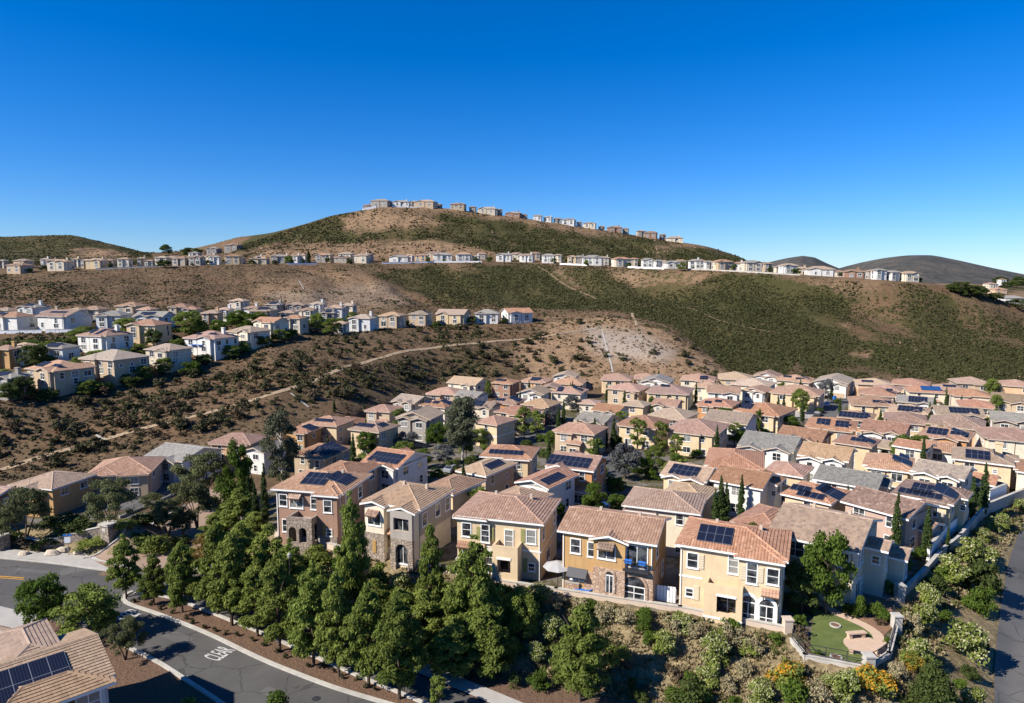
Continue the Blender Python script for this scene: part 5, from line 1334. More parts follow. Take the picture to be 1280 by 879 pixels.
def plant(key, x, y, hh, wide=1.0, z=None, label=None, group=None, name=None, sink=0.0):
    L = TREEK[key]; i = random.randrange(len(L)); crown, trunk = L[i]
    z = zt(x, y) if z is None else z
    if trunk:
        o = empty(name or NAMES.get(key, 'tree'), (x, y, z - sink), random.uniform(0, 6.28))
        o.scale = (hh * wide, hh * wide, hh)
        link('crown', crown, o); link('trunk', trunk, o)
    else:
        o = link(name or 'shrub', crown, None, (x, y, z - .05 * hh - sink), random.uniform(0, 6.28)); o.scale = (hh * wide, hh * wide, hh)
    o['_k'] = key; TREES.append(o)
    if label: o['label'] = label
    o['category'] = 'cypress' if key == 'cypress' else ('tree' if trunk else 'shrub')
    if group: o['group'] = group
    return o
def veg(key, bx, by, top, wpx=None, **kw):
    """something growing at ground pixel (bx, by) whose tip shows at pixel row top and which is wpx wide"""
    x, y = hit(bx, by)
    inside = lambda x, y: any(abs((x - f.x) * math.cos(f.rot) + (y - f.y) * math.sin(f.rot)) < f.W / 2 + .9 and abs(-(x - f.x) * math.sin(f.rot) + (y - f.y) * math.cos(f.rot)) < f.D / 2 + .9 for f in ALLH)
    if inside(x, y):
        for st in (-.5, .5, -1, 1, -1.5, 1.5, -2, 2, -2.5, 2.5, -3, 3, -3.5, -4, -4.5, -5, -5.5, -6, -7, -8, -9, 4, 5, 6, -10, -11, -12, -13, -14):
            k = (y + st) / y
            if not inside(x * k, y * k): x, y = x * k, y * k; break
    z = zt(x, y); dep = y * cc - (z - H) * ss
    v = (CY - top) / F; zt_ = H + y * (-ss + v * cc) / (cc + v * ss); hh = max(.6, zt_ - z)
    W0 = {'upright': .58, 'street': .58, 'street2': .58, 'round': 1.06, 'rounddark': 1.06, 'olive': 1.45, 'cypress': .2, 'eucalypt': .68, 'tall': .68, 'open': .68, 'lilac': 1.06, 'conic': .72, 'conicdark': .72, 'dark': 1.06}.get(key, 1.35)
    wide = (wpx * dep / F / (W0 * hh)) if wpx else 1.0
    return plant(key, x, y, hh, wide, **kw)
# ---- street trees in the mulch strip and on the slope behind (base pixel, base row, tip row, width, kind)
random.seed(21)
ST = [(158, 747, 668, 38, 'street', 'dark rounded street tree at the corner end of the mulch strip'), (193, 757, 690, 32, 'street', 'small street tree between two taller ones near the corner'),
      (228, 766, 676, 44, 'street', 'bushy street tree, third from the corner in the mulch strip')]
for bx, by, tp, w, k, lab in ST: veg(k, bx, by, tp, w, label=lab, group='street trees along the slope road')
ST2 = [(290, 783, 668, 62, 'street2'), (322, 796, 700, 50, 'street2'), (350, 816, 690, 60, 'street2'), (392, 832, 700, 60, 'street'), (424, 846, 716, 52, 'street2'), (461, 860, 730, 60, 'street'), (499, 874, 742, 66, 'street'),
       (272, 770, 650, 54, 'street2'), (305, 755, 652, 56, 'street2'), (338, 762, 656, 62, 'street2'), (364, 776, 672, 50, 'street'), (404, 790, 704, 48, 'street2')]
for bx, by, tp, w, k in ST2: veg(k, bx, by, tp, w, group='trees massed along the slope road')
SL = [(443, 772, 612, 40, 'street', 'tall pointed tree rising in front of the cream and grey house'), (540, 778, 656, 38, 'street', 'pointed tree left of the yellow house patio'),
      (590, 815, 668, 72, 'street', 'large pointed tree in front of the yellow house with olive shutters'), (572, 800, 742, 60, 'street2', None), (530, 812, 735, 62, 'street2', None),
      (725, 878, 752, 74, 'street', 'dark broad conical tree alone on the dry slope'), (652, 803, 738, 50, 'rounddark', 'rounded tree on the slope below the blue lounger'),
      (610, 842, 752, 74, 'street', None), (565, 850, 770, 60, 'street2', None), (630, 800, 745, 44, 'street2', None), (470, 795, 722, 50, 'street2', None), (500, 806, 732, 50, 'street', None), (598, 770, 700, 50, 'street', None)]
for bx, by, tp, w, k, lab in SL: veg(k, bx, by, tp, w, label=lab, group=None if lab else 'trees massed along the slope road')
FB = [(400, 705, 680, 40), (430, 725, 692, 46), (470, 745, 702, 50), (505, 745, 712, 44), (520, 780, 735, 50), (555, 765, 730, 44), (485, 775, 735, 46), (450, 770, 730, 40), (380, 715, 690, 36), (545, 800, 762, 44), (415, 760, 715, 44), (585, 765, 735, 36), (625, 765, 738, 34), (610, 790, 760, 36), (640, 825, 790, 36)]
for i, (bx, by, tp, w) in enumerate(FB): veg(['bush', 'brightbush', 'bush', 'flowerbush'][i % 4], bx, by, tp, w, group='bushes among the slope road trees')
# the dry slope below the wall
SB = [(673, 757, 727, 40, 'flowerbush'), (689, 795, 764, 36, 'flowerbush'), (620, 842, 806, 44, 'brightbush'), (644, 860, 840, 20, 'darkbush'), (674, 862, 832, 34, 'brightbush'), (828, 822, 786, 38, 'flowerbush'), (895, 828, 786, 46, 'flowerbush'),
      (886, 856, 826, 40, 'flowerbush'), (863, 884, 845, 50, 'darkbush'), (952, 880, 845, 42, 'flowerbush'), (970, 808, 790, 20, 'brightbush'), (790, 864, 846, 18, 'darkbush'), (800, 878, 862, 26, 'darkbush'), (806, 792, 766, 26, 'brightbush'),
      (755, 776, 752, 32, 'strawbush'), (780, 782, 758, 30, 'strawbush'), (725, 768, 746, 28, 'strawbush'), (840, 795, 770, 30, 'strawbush'), (870, 800, 776, 30, 'strawbush'), (915, 810, 780, 34, 'strawbush'), (940, 822, 792, 32, 'strawbush'), (700, 760, 742, 24, 'strawbush'),
      (983, 858, 818, 52, 'orangebush'), (1092, 872, 836, 56, 'orangebush'), (1140, 838, 812, 34, 'orangebush'), (1056, 884, 836, 46, 'flowerbush'), (992, 890, 850, 44, 'brightbush'), (1020, 880, 850, 40, 'strawbush'), (910, 870, 840, 30, 'strawbush'),
      (840, 850, 825, 26, 'brownscrub'), (760, 820, 800, 24, 'brownscrub'), (780, 840, 820, 22, 'brownscrub'), (725, 815, 795, 22, 'brownscrub'), (1120, 850, 826, 26, 'strawbush'), (1150, 868, 842, 28, 'brownscrub'), (930, 850, 822, 28, 'strawbush'), (1000, 845, 828, 22, 'strawbush'),
      # right-hand slope between wall and path
      (1216, 706, 668, 50, 'flowerbush'), (1226, 748, 692, 50, 'darkbush'), (1188, 730, 696, 48, 'flowerbush'), (1250, 660, 640, 28, 'flowerbush'), (1158, 762, 726, 34, 'flowerbush'), (1155, 786, 752, 42, 'flowerbush'), (1170, 744, 716, 34, 'darkbush'),
      (1203, 822, 772, 58, 'flowerbush'), (1152, 832, 794, 44, 'flowerbush'), (1208, 758, 742, 24, 'brightbush'), (1212, 852, 828, 26, 'darkbush'), (1216, 892, 856, 36, 'flowerbush'), (1226, 768, 724, 34, 'brightbush'),
      (1200, 700, 682, 26, 'flowerbush'), (1228, 676, 658, 26, 'flowerbush'), (1276, 640, 622, 26, 'flowerbush'), (1240, 664, 648, 24, 'flowerbush'), (1140, 790, 764, 26, 'strawbush'), (1200, 864, 846, 22, 'brightbush'), (1180, 780, 760, 22, 'brightbush'), (1228, 816, 800, 20, 'darkbush'), 
      (1178, 722, 704, 24, 'brightbush'), (1212, 734, 712, 28, 'darkbush'), (1238, 698, 680, 20, 'bush'), (1300, 618, 604, 26, 'flowerbush')]
for bx, by, tp, w, k in SB: veg(k, bx, by, tp, w, group='shrubs on the dry slopes below the wall')
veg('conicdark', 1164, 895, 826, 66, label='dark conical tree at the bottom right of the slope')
# trees of the left-hand entrance
veg('olive', 32, 682, 612, 76, label='broad grey-green olive tree at the left edge'); veg('olive', 141, 668, 600, 66, label='olive tree in front of the tan house with the garage')
veg('olive', 252, 636, 570, 84, label='olive tree screening the grey and white house'); veg('olive', 247, 661, 606, 62, label='multi-stemmed olive tree beside the entrance drive'); veg('olive', 211, 673, 628, 50, label='small olive tree on the entrance median')
veg('bush', 190, 692, 666, 46, name='shrub', label='light green shrub at the head of the entrance median')
for bx, by, tp, w in ((300, 640, 552, 40), (285, 655, 598, 44), (300, 668, 612, 50), (318, 672, 640, 40)): veg('round' if tp < 600 else 'street2', bx, by, tp, w, group='leafy trees by the entrance drive')
veg('autumnbush', 262, 694, 664, 52, label='yellowing shrub beside the brick entrance drive'); veg('autumnbush', 250, 708, 688, 30, label='small yellowing shrub behind the street trees')
for bx, by, tp in ((312, 655, 596), (320, 657, 604), (332, 657, 580)): veg('cypress', bx, by, tp, 11, group='cypresses left of the brown stone house')
veg('eucalypt', 354, 620, 514, 52, label='tall pale-barked tree left of the brown house'); veg('tall', 578, 575, 498, 46, label='tall dense pale-barked tree in the middle of the estate')
# corner garden by the near house
veg('round', 56, 792, 718, 62, label='bright green tree behind the near house roof'); veg('rounddark', 112, 800, 738, 84, label='dark spreading tree beside the side street'); veg('olive', 157, 826, 775, 54, label='grey-green tree overhanging the side street')
veg('brightbush', 345, 900, 864, 40, label='bright shrub at the bottom edge of the road'); 
veg('bush', 236, 895, 872, 30, label='shrub in the shade at the bottom edge'); veg('open', 548, 890, 840, 26, label='slender young tree at the bottom of the mulch strip')
# inside the estate
IN = [('round', 545, 560, 528, 30), ('round', 460, 570, 538, 30), ('open', 655, 548, 508, 24), ('open', 672, 550, 510, 24), ('open', 797, 566, 522, 26), ('open', 826, 568, 526, 22), ('open', 846, 576, 540, 22), ('lilac', 781, 600, 556, 42), ('round', 806, 598, 570, 26),
      ('rounddark', 1000, 518, 487, 24), ('lilac', 1031, 505, 474, 22), ('lilac', 906, 506, 482, 28), ('lilac', 508, 560, 540, 34), ('round', 742, 650, 606, 34), ('round', 770, 640, 618, 28), ('rounddark', 1148, 578, 545, 30), ('round', 1128, 574, 543, 32), ('lilac', 688, 536, 512, 24),
      ('rounddark', 1240, 500, 474, 22), ('rounddark', 1245, 522, 494, 20), ('rounddark', 1236, 540, 522, 18), ('rounddark', 787, 500, 484, 20), ('round', 815, 515, 496, 14), ('open', 918, 550, 528, 22), ('rounddark', 610, 500, 476, 10), ('round', 947, 536, 512, 12), ('round', 665, 640, 600, 30), ('lilac', 715, 515, 494, 26), ('rounddark', 770, 500, 486, 16), ('round', 935, 690, 655, 34), ('rounddark', 505, 575, 552, 34), ('round', 528, 585, 562, 30), ('lilac', 555, 580, 556, 30), ('rounddark', 600, 560, 536, 26), ('open', 612, 548, 522, 20), ('round', 690, 560, 538, 24), ('rounddark', 705, 585, 566, 24), ('lilac', 640, 545, 524, 24), ('round', 560, 555, 530, 22), ('rounddark', 630, 600, 578, 24), ('lilac', 860, 600, 578, 24), ('round', 770, 620, 596, 26), ('rounddark', 720, 605, 582, 26), ('rounddark', 835, 605, 584, 22)]
for k, bx, by, tp, w in IN: veg(k, bx, by, tp, w, group='garden trees between the houses')
for k, bx, by, tp, w in (('brightbush', 990, 536, 520, 22), ('brightbush', 930, 552, 536, 26), ('brightbush', 845, 580, 566, 20), ('brightbush', 870, 572, 560, 20), ('darkbush', 640, 553, 545, 14), ('bush', 520, 592, 578, 24), ('brightbush', 545, 596, 584, 22), ('darkbush', 590, 580, 568, 24), ('bush', 610, 566, 554, 20), ('darkbush', 660, 560, 548, 22), ('brightbush', 675, 552, 542, 18), ('bush', 700, 548, 538, 18), ('darkbush', 480, 560, 548, 20), ('bush', 745, 615, 600, 24), ('brightbush', 790, 590, 576, 26), ('brightbush', 815, 600, 584, 26), ('darkbush', 765, 608, 594, 24), ('bush', 835, 590, 576, 24), ('brightbush', 752, 596, 582, 24), ('darkbush', 800, 582, 570, 22), ('bush', 855, 584, 572, 20), ('bush', 735, 600, 588, 20), ('brightbush', 700, 640, 622, 22), ('darkbush', 775, 580, 566, 22), ('darkbush', 566, 590, 572, 22), ('brightbush', 1105, 575, 560, 18), ('darkbush', 700, 575, 562, 14), ('brightbush', 955, 545, 534, 16), ('bush', 1185, 570, 556, 16), ('darkbush', 1120, 516, 500, 14), ('brightbush', 1112, 512, 498, 14)):
    veg(k, bx, by, tp, w, group='garden shrubs between the houses')
CY_ = [(722, 563, 525), (743, 565, 523), (757, 564, 528), (767, 566, 522), (376, 596, 556), (893, 660, 612), (900, 660, 596), (907, 660, 604), (926, 644, 594), (1020, 590, 551), (1119, 686, 617), (1157, 700, 634), (1214, 650, 596), (1228, 645, 580), (1106, 558, 524), (1076, 580, 541), (1153, 585, 545),
       (1161, 528, 502), (1167, 526, 494), (1182, 505, 484), (936, 484, 467), (964, 484, 465), (969, 484, 462), (979, 480, 461), (908, 482, 466), (699, 478, 463), (786, 481, 466), (823, 480, 463), (1215, 484, 469), (1219, 484, 470), (418, 520, 500), (456, 516, 506), (450, 625, 590), (1184, 690, 660), (1095, 600, 578), (893, 488, 468), (1230, 520, 506)]
for i, (bx, by, tp) in enumerate(CY_): veg('cypress', bx, by, tp, max(5, (by - tp) * .21), group='cypresses standing among the houses')
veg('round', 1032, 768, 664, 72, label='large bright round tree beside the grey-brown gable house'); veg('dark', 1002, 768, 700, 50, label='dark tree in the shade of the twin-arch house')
PK = [(1062, 764, 750, 20, 'brightbush'), (1080, 770, 754, 22, 'brightbush'), (1094, 772, 752, 22, 'brightbush'), (1104, 778, 760, 20, 'brightbush'), (1100, 784, 770, 14, 'brownscrub'), (1000, 782, 764, 18, 'brightbush'), (1002, 798, 780, 20, 'brownscrub'), (992, 768, 758, 12, 'brightbush'), (1108, 716, 694, 20, 'brightbush'), (1112, 742, 722, 24, 'bush'), (1130, 714, 694, 24, 'bush'), (1136, 700, 684, 18, 'brightbush'), (1150, 700, 684, 18, 'brightbush'), (1075, 752, 742, 18, 'brightbush'), (1016, 768, 756, 14, 'darkbush'), (1022, 822, 812, 12, 'brightbush'), (1108, 806, 796, 10, 'brightbush'), (1195, 662, 650, 14, 'brightbush'), (1210, 640, 628, 14, 'brightbush')]
for bx, by, tp, w, k in PK: veg(k, bx, by, tp, w, group='planting in the small park')
for bx, by, tp, w, k in ((40, 683, 670, 46, 'brownscrub'), (60, 685, 670, 40, 'darkbush'), (10, 681, 664, 40, 'darkbush'), (110, 684, 674, 40, 'bush'), (128, 680, 670, 34, 'bush'), (95, 668, 645, 60, 'darkbush'), (75, 662, 640, 50, 'darkbush'), (180, 655, 640, 40, 'darkbush'), (225, 682, 668, 30, 'darkbush')):
    veg(k, bx, by, tp, w, group='shrubs around the entrance wall')
# mulch-strip seedlings
for i in range(22):
    t = i / 21; bx = 172 + t * 300 + random.uniform(-5, 5); by = 752 + t * 113 + random.uniform(-4, 3)
    veg('scrub', bx, by, by - 6, 7, name='seedling', group='small plants in the mulch strip')
# trees on the terraces and ridges
for bx, by, tp, w, k in ((237, 424, 390, 46, 'rounddark'), (245, 424, 405, 26, 'round'), (298, 412, 388, 34, 'round'), (312, 414, 392, 34, 'round'), (397, 416, 392, 24, 'rounddark'), (414, 420, 398, 26, 'rounddark'), (441, 408, 390, 18, 'rounddark'), (44, 462, 430, 38, 'dark'), (160, 418, 398, 40, 'rounddark'), (192, 432, 412, 24, 'dark'), (205, 468, 448, 26, 'rounddark'),
    (14, 498, 478, 30, 'dark'), (30, 500, 470, 34, 'dark'), (122, 452, 438, 32, 'rounddark'), (107, 418, 408, 26, 'rounddark'), (100, 430, 412, 40, 'rounddark'), (208, 320, 306, 17, 'dark'), (240, 322, 310, 30, 'dark'), (137, 334, 328, 18, 'dark'), (205, 335, 325, 20, 'dark'), (386, 330, 312, 6, 'cypress'), (362, 330, 320, 14, 'rounddark'), (853, 340, 328, 12, 'rounddark'), (1003, 340, 322, 12, 'rounddark'), (733, 333, 325, 7, 'rounddark'), (956, 340, 328, 12, 'rounddark'), (290, 330, 318, 14, 'dark'),
    (1225, 374, 358, 22, 'dark'), (1200, 368, 352, 30, 'dark'), (1212, 372, 356, 26, 'dark'), (1250, 358, 346, 20, 'dark'), (1258, 362, 352, 14, 'dark'), (1270, 360, 350, 20, 'dark'), (1245, 376, 366, 24, 'dark'), (1275, 386, 374, 34, 'dark'), (1190, 366, 355, 18, 'dark'), (1275, 352, 345, 20, 'dark')):
    veg(k, bx, by, tp, w, group='trees among the terrace houses' if bx < 1180 else 'trees beyond the ridge')

random.seed(31); GR = []
while len(GR) < 75:
    x, y = random.uniform(-45, 140), random.uniform(80, 205)
    if abs(x / y) > .72 or pad_dist(np.array([x]), np.array([y]))[0] > 0 or y > float(np.interp(x / y, UG, DU[:, 0])) - 6: continue
    if any(abs((x - f.x) * math.cos(f.rot) + (y - f.y) * math.sin(f.rot)) < f.W / 2 + .8 and abs(-(x - f.x) * math.sin(f.rot) + (y - f.y) * math.cos(f.rot)) < f.D / 2 + 1.2 for f in ALLH): continue
    if any((x - a) ** 2 + (y - b) ** 2 < 12 for a, b in GR): continue
    GR.append((x, y)); k = random.choice(['round', 'rounddark', 'cypress', 'brightbush', 'cypress', 'open', 'darkbush', 'cypress'])
    hh = {'cypress': random.uniform(4.5, 7), 'brightbush': 1.8, 'bush': 2.0, 'darkbush': 1.7, 'open': 5.0}.get(k, random.uniform(3.0, 5.0))
    plant(k, x, y, hh, random.uniform(.9, 1.15), group='garden trees between the houses')
for bx, by, tp, w, k in ((60, 500, 484, 34, 'darkbush'), (110, 494, 476, 30, 'rounddark'), (130, 488, 474, 26, 'bush'), (165, 482, 466, 34, 'darkbush'), (180, 478, 458, 26, 'rounddark'), (240, 468, 450, 34, 'brightbush'), (255, 455, 440, 26, 'darkbush'), (290, 448, 432, 26, 'rounddark'), (305, 440, 424, 24, 'bush'), (330, 432, 418, 24, 'darkbush'), (350, 428, 412, 26, 'rounddark'), (365, 424, 410, 20, 'brightbush'),
  (68, 440, 424, 34, 'bush'), (86, 438, 420, 30, 'darkbush'), (40, 436, 424, 30, 'brightbush'), (15, 434, 424, 26, 'darkbush'), (158, 452, 434, 28, 'brightbush'), (222, 440, 424, 24, 'rounddark'), (250, 420, 402, 28, 'rounddark'), (275, 418, 400, 26, 'round'), (325, 406, 390, 26, 'rounddark'), (380, 410, 396, 20, 'round'), (425, 412, 398, 20, 'rounddark'), (475, 408, 394, 16, 'rounddark'), (508, 408, 398, 14, 'darkbush'), (545, 410, 400, 14, 'darkbush'), (590, 406, 396, 14, 'rounddark'), (630, 405, 396, 12, 'darkbush'),
  (95, 470, 452, 26, 'dark'), (100, 460, 446, 26, 'rounddark'), (2, 480, 462, 30, 'rounddark'), (175, 446, 430, 24, 'rounddark'), (200, 422, 410, 22, 'darkbush'), (60, 462, 446, 26, 'rounddark')):
    veg(k, bx, by, tp, w, group='trees among the terrace houses')
for i in range(46):
    px = 10 + i * 25.2 + random.uniform(-9, 9); yy = row_y((px - CX) / F, 7) + random.uniform(2, 24); xx = (px - CX) / F * yy
    if any((xx - f.x) ** 2 + (yy - f.y) ** 2 < 36 for f in ALLH): yy -= 6; xx = (px - CX) / F * yy
    plant(random.choice(['rounddark', 'dark', 'darkbush', 'darkbush', 'round']), xx, yy, random.uniform(1.8, 4.2), 1.1, group='trees among the terrace houses')
random.seed(77); EX = []
while len(EX) < 30:
    x, y = random.uniform(-9, 33), random.uniform(50, 76); d = float(pad_dist(np.array([x]), np.array([y]))[0])
    if not .9 < d < 8.5 or any((x - a) ** 2 + (y - b) ** 2 < 3.2 for a, b in EX): continue
    EX.append((x, y)); plant(random.choice(['flowerbush', 'bush', 'brightbush', 'brightbush', 'bush', 'bush']), x, y, random.uniform(.9, 1.8), random.uniform(1, 1.25), group='shrubs on the dry slopes below the wall')
for bx, by, tp, w, k in ((228, 672, 640, 40, 'olive'), (200, 664, 636, 40, 'olive'), (176, 680, 664, 34, 'darkbush'), (232, 700, 684, 30, 'bush'), (155, 664, 648, 30, 'bush'), (270, 676, 640, 40, 'street2'), (205, 690, 674, 34, 'bush'), (190, 640, 618, 34, 'olive')):
    veg(k, bx, by, tp, w, group='leafy trees by the entrance drive')
# ---- brush on the first slope: each shrub on its own
random.seed(5)
SHR = []
def scrub_spot(x, y): return all((x - a) ** 2 + (y - b) ** 2 > (1.8 + y * .006) ** 2 for a, b in SHR)
tries = 0
while len(SHR) < 285 and tries < 6000:
    tries += 1
    px = random.uniform(-6, 900) ** 1.0; lo = np.interp(px, [0, 60, 120, 200, 300, 420, 540, 660, 760, 900], [598, 588, 572, 556, 530, 500, 476, 470, 470, 474]); hi = np.interp(px, [0, 120, 200, 300, 420, 540, 660, 760, 830, 900], [512, 496, 482, 458, 424, 410, 407, 398, 414, 455])
    py = hi + (lo - hi) * random.random()
    pathy = np.interp(px, [0, 150, 280, 370, 430, 520, 640], [587, 543, 512, 485, 460, 437, 424])
    if px < 650 and abs(py - pathy) < 5: continue
    if px > 700 and random.random() < .75: continue
    x, y = hit(px, py)
    if not scrub_spot(x, y) or y < row_y(x / y, 0) + 3: continue
    SHR.append((x, y)); hh = random.choice([1.1, 1.4, 1.8, 2.3, 2.9]) * (1 + (py - hi) * .002)
    k = 'brownscrub' if random.random() < .25 else 'scrub'
    plant(k, x, y, hh, random.uniform(.9, 1.25), name='brush', group='brush scattered over the slope below the terraces', label='low rounded %s bush on the dry slope' % ('brown' if k == 'brownscrub' else 'dark green'))

# ---- chaparral that reads as one cover
def brush_mass(name, n, region, rmin, rmax, mat, seed, quads=12, cover=None):
    g = np.random.default_rng(seed); pts = []
    u0, u1, ya, yb = region
    m = n * 8; u = g.uniform(u0, u1, m); t = g.uniform(0, 1, m)
    y = np.array([0.0] * m)
    Ya = np.interp(u, UG, DU[:, ya] if ya >= 0 else DU[:, 0]); Yb = np.interp(u, UG, DU[:, yb])
    y = Ya + (Yb - Ya) * t; x = u * y
    fi = (u + UM) / (2 * UM) * (NU - 1); i0 = np.clip(fi.round().astype(int), 0, NU - 1); j0 = np.clip(np.searchsorted(YG, y), 1, NY - 1)
    dens = green[i0, j0] * (1 - bare[i0, j0]) if cover is None else cover(i0, j0)
    dens = np.clip(dens * 1.2 + (fbm(x / 13, y / 13, 3, seed) - .5) * 1.5 - .1 + (fbm(x / 45, y / 45, 2, seed + 3) - .5) * .8 * (dens > .2), 0, 1)
    keep = np.nonzero(g.uniform(0, 1, m) < dens)[0][:n]
    x, y, u = x[keep], y[keep], u[keep]; k = len(keep)
    fi = (u + UM) / (2 * UM) * (NU - 1); i = np.clip(fi.astype(int), 0, NU - 2); fi = fi - i
    j = np.clip(np.searchsorted(YG, y) - 1, 0, NY - 2); fj = (y - YG[j]) / (YG[j + 1] - YG[j])
    z = (ZG[i, j] * (1 - fj) + ZG[i, j + 1] * fj) * (1 - fi) + (ZG[i + 1, j] * (1 - fj) + ZG[i + 1, j + 1] * fj) * fi
    r = g.uniform(rmin, rmax, k) * g.uniform(.7, 1.2, k)
    rep = np.repeat(np.arange(k), quads)
    d = g.normal(size=(k * quads, 3)); d[:, 2] = np.abs(d[:, 2]); d /= np.linalg.norm(d, axis=1)[:, None]
    c = np.stack([x[rep], y[rep], z[rep]], 1) + d * r[rep][:, None] * np.array([1, 1, .72]) * g.uniform(.4, 1.0, (k * quads, 1))
    nn = d + g.normal(size=d.shape) * .45; nn /= np.linalg.norm(nn, axis=1)[:, None]
    t1 = np.cross(nn, g.normal(size=d.shape)); t1 /= np.linalg.norm(t1, axis=1)[:, None]; t2 = np.cross(nn, t1)
    s = (r[rep] * g.uniform(.35, .62, k * quads))[:, None]
    Vv = np.stack([c - t1 * s, c - t2 * s, c + t1 * s, c + t2 * s], 1).reshape(-1, 3)
    o = link(name, grid_mesh(name, Vv, np.arange(len(Vv)).reshape(-1, 4), mat, smooth=False)); tag(o, kind='stuff'); return o
UL, UR = -.8, .8
mass_mat = leaf('chaparral_leaves', (.024, .028, .010), (.078, .075, .028), .08)
mass_dry = leaf('dry_brush_leaves', (.050, .036, .022), (.15, .11, .060), .08)
o = brush_mass('chaparral', 40000, (UL, UR, 0, 7), .32, .85, mass_mat, 41, 8); o['label'] = 'dark green chaparral covering the slope below the ridge houses'
o = brush_mass('chaparral', 22000, (UL, UR, 8, 11), .45, 1.15, mass_mat, 42, 8); o['label'] = 'dark green chaparral covering the upper hill'
o = brush_mass('dry_brush', 30000, (UL, UR, 0, 7), .18, .5, mass_dry, 43, 6, lambda i, j: (.75 - .6 * green[i, j]) * (1 - .45 * bare[i, j])); o['label'] = 'dry brown brush and straw over the slopes'
o = brush_mass('dry_brush', 6000, (UL, UR, 8, 11), .3, .8, mass_dry, 44, 6, lambda i, j: .55 - .5 * green[i, j] - .2 * bare[i, j]); o['label'] = 'sparse dry brush on the upper hill'
M_ROCK = flat('weathered_rock', (.30, .20, .13), .95, .1, var=.4, scale=1.5)
o = brush_mass('rocks', 1500, (UL, UR, 8, 11), .3, 1.3, M_ROCK, 48, 12, lambda i, j: bare[i, j] * .8 - .1); o['label'] = 'weathered rocks strewn over the bare upper hill'
o = brush_mass('rocks', 1500, (UL, UR, 0, 7), .2, .7, M_ROCK, 49, 10, lambda i, j: bare[i, j] * .6 - .1); o['label'] = 'rocks strewn over the bare knoll and cut slopes'
mass_dark = leaf('dark_scrub_leaves', (.032, .029, .016), (.085, .072, .040), .05)
o = brush_mass('low_scrub', 7000, (UL, UR, 0, 7), .25, .6, mass_dark, 45, 8, lambda i, j: .5 - .4 * green[i, j] - .32 * bare[i, j]); o['label'] = 'small dark scrub specking the dry slopes'
o = brush_mass('low_scrub', 3500, (UL, UR, 8, 11), .35, .9, mass_dark, 46, 8, lambda i, j: .45 - .4 * green[i, j] - .2 * bare[i, j]); o['label'] = 'small dark scrub specking the upper hill'
# dry grass on the near slopes
def tufts(name, n, seed, mat, test, size=(.12, .34), quads=7):
    g = np.random.default_rng(seed); P = []
    X = g.uniform(-70, 80, n * 6); Y = g.uniform(44, 112, n * 6); D_ = pad_dist(X, Y); ok = test(X, Y, D_, g.uniform(0, 1, n * 6)); X, Y = X[ok][:n], Y[ok][:n]
    Z = np.array([zt(a, b) for a, b in zip(X, Y)]); k = len(X); rep = np.repeat(np.arange(k), quads)
    hgt = g.uniform(size[0], size[1], k)[rep]; a = g.uniform(0, 6.28, k * quads); lean = g.uniform(.2, .9, k * quads) * hgt; w = .05 + hgt * .10
    b = np.stack([X[rep], Y[rep], Z[rep] - .02], 1); dir_ = np.stack([np.cos(a), np.sin(a), 0 * a], 1); sd_ = np.stack([-np.sin(a), np.cos(a), 0 * a], 1)
    off = dir_ * (g.uniform(0, .15, k * quads))[:, None]; top = b + off + dir_ * lean[:, None] + np.array([0, 0, 1]) * hgt[:, None]
    Vv = np.stack([b + off - sd_ * w[:, None], b + off + sd_ * w[:, None], top + sd_ * w[:, None] * .5, top - sd_ * w[:, None] * .5], 1).reshape(-1, 3)
    o = link(name, grid_mesh(name, Vv, np.arange(len(Vv)).reshape(-1, 4), mat, smooth=False)); tag(o, kind='stuff'); return o
straw = leaf('straw_blades', (.15, .11, .055), (.40, .33, .19), .2); herb = leaf('herb_leaves', (.05, .06, .018), (.15, .16, .05), .2)
o = tufts('dry_grass', 14000, 61, straw, lambda X, Y, D_, r: (D_ > .5) & (D_ < 9) & (X > -12) & (r < .9) & ((X < 33) | (D_ < 3.6))); o['label'] = 'dry straw grass on the slope below the wall'
o = tufts('ground_cover', 7000, 62, herb, lambda X, Y, D_, r: (D_ > .3) & (D_ < 9) & (fbm(X / 4, Y / 4, 2, 8) > .5) & (X > -30) & ((X < 33) | (D_ < 3.6)), (.1, .4), 8); o['label'] = 'low green herbs on the slope below the wall'
# ------------------------------------------------------------------ roads, paths, walls, the small park and street things
def smooth_line(pts, n):
    P = np.array(pts, float); d = np.append(0, np.cumsum(np.linalg.norm(np.diff(P, axis=0), axis=1)))
    t = np.linspace(0, d[-1], n); Q = np.stack([np.interp(t, d, P[:, k]) for k in range(P.shape[1])], 1)
    for _ in range(max(2, n // 14)): Q[1:-1] = (Q[:-2] + 2 * Q[1:-1] + Q[2:]) / 4
    return Q
def gp(pts, z=None):
    return [(at(px, py, z) if z is not None else hit(px, py)) for px, py in pts]
def ribbon(name, L, Rr, n, m, mat, lift=.05, zfix=None, kind='structure'):
    A = smooth_line(L, n); B = smooth_line(Rr, n); V_ = []
    for a, b in zip(A, B):
        for j in range(m):
            t = j / (m - 1); x, y = a + (b - a) * t; V_.append((x, y, (zt(x, y) if zfix is None else zfix) + lift))
    ix = np.arange(n * m).reshape(n, m); fs = np.stack([ix[:-1, :-1], ix[:-1, 1:], ix[1:, 1:], ix[1:, :-1]], -1).reshape(-1, 4)
    V_ = np.array(V_)
    a, b, c = V_[fs[0][0]], V_[fs[0][1]], V_[fs[0][2]]
    if np.cross(b - a, c - a)[2] < 0: fs = fs[:, ::-1]
    return tag(link(name, grid_mesh(name, V_, fs, mat)), kind=kind)
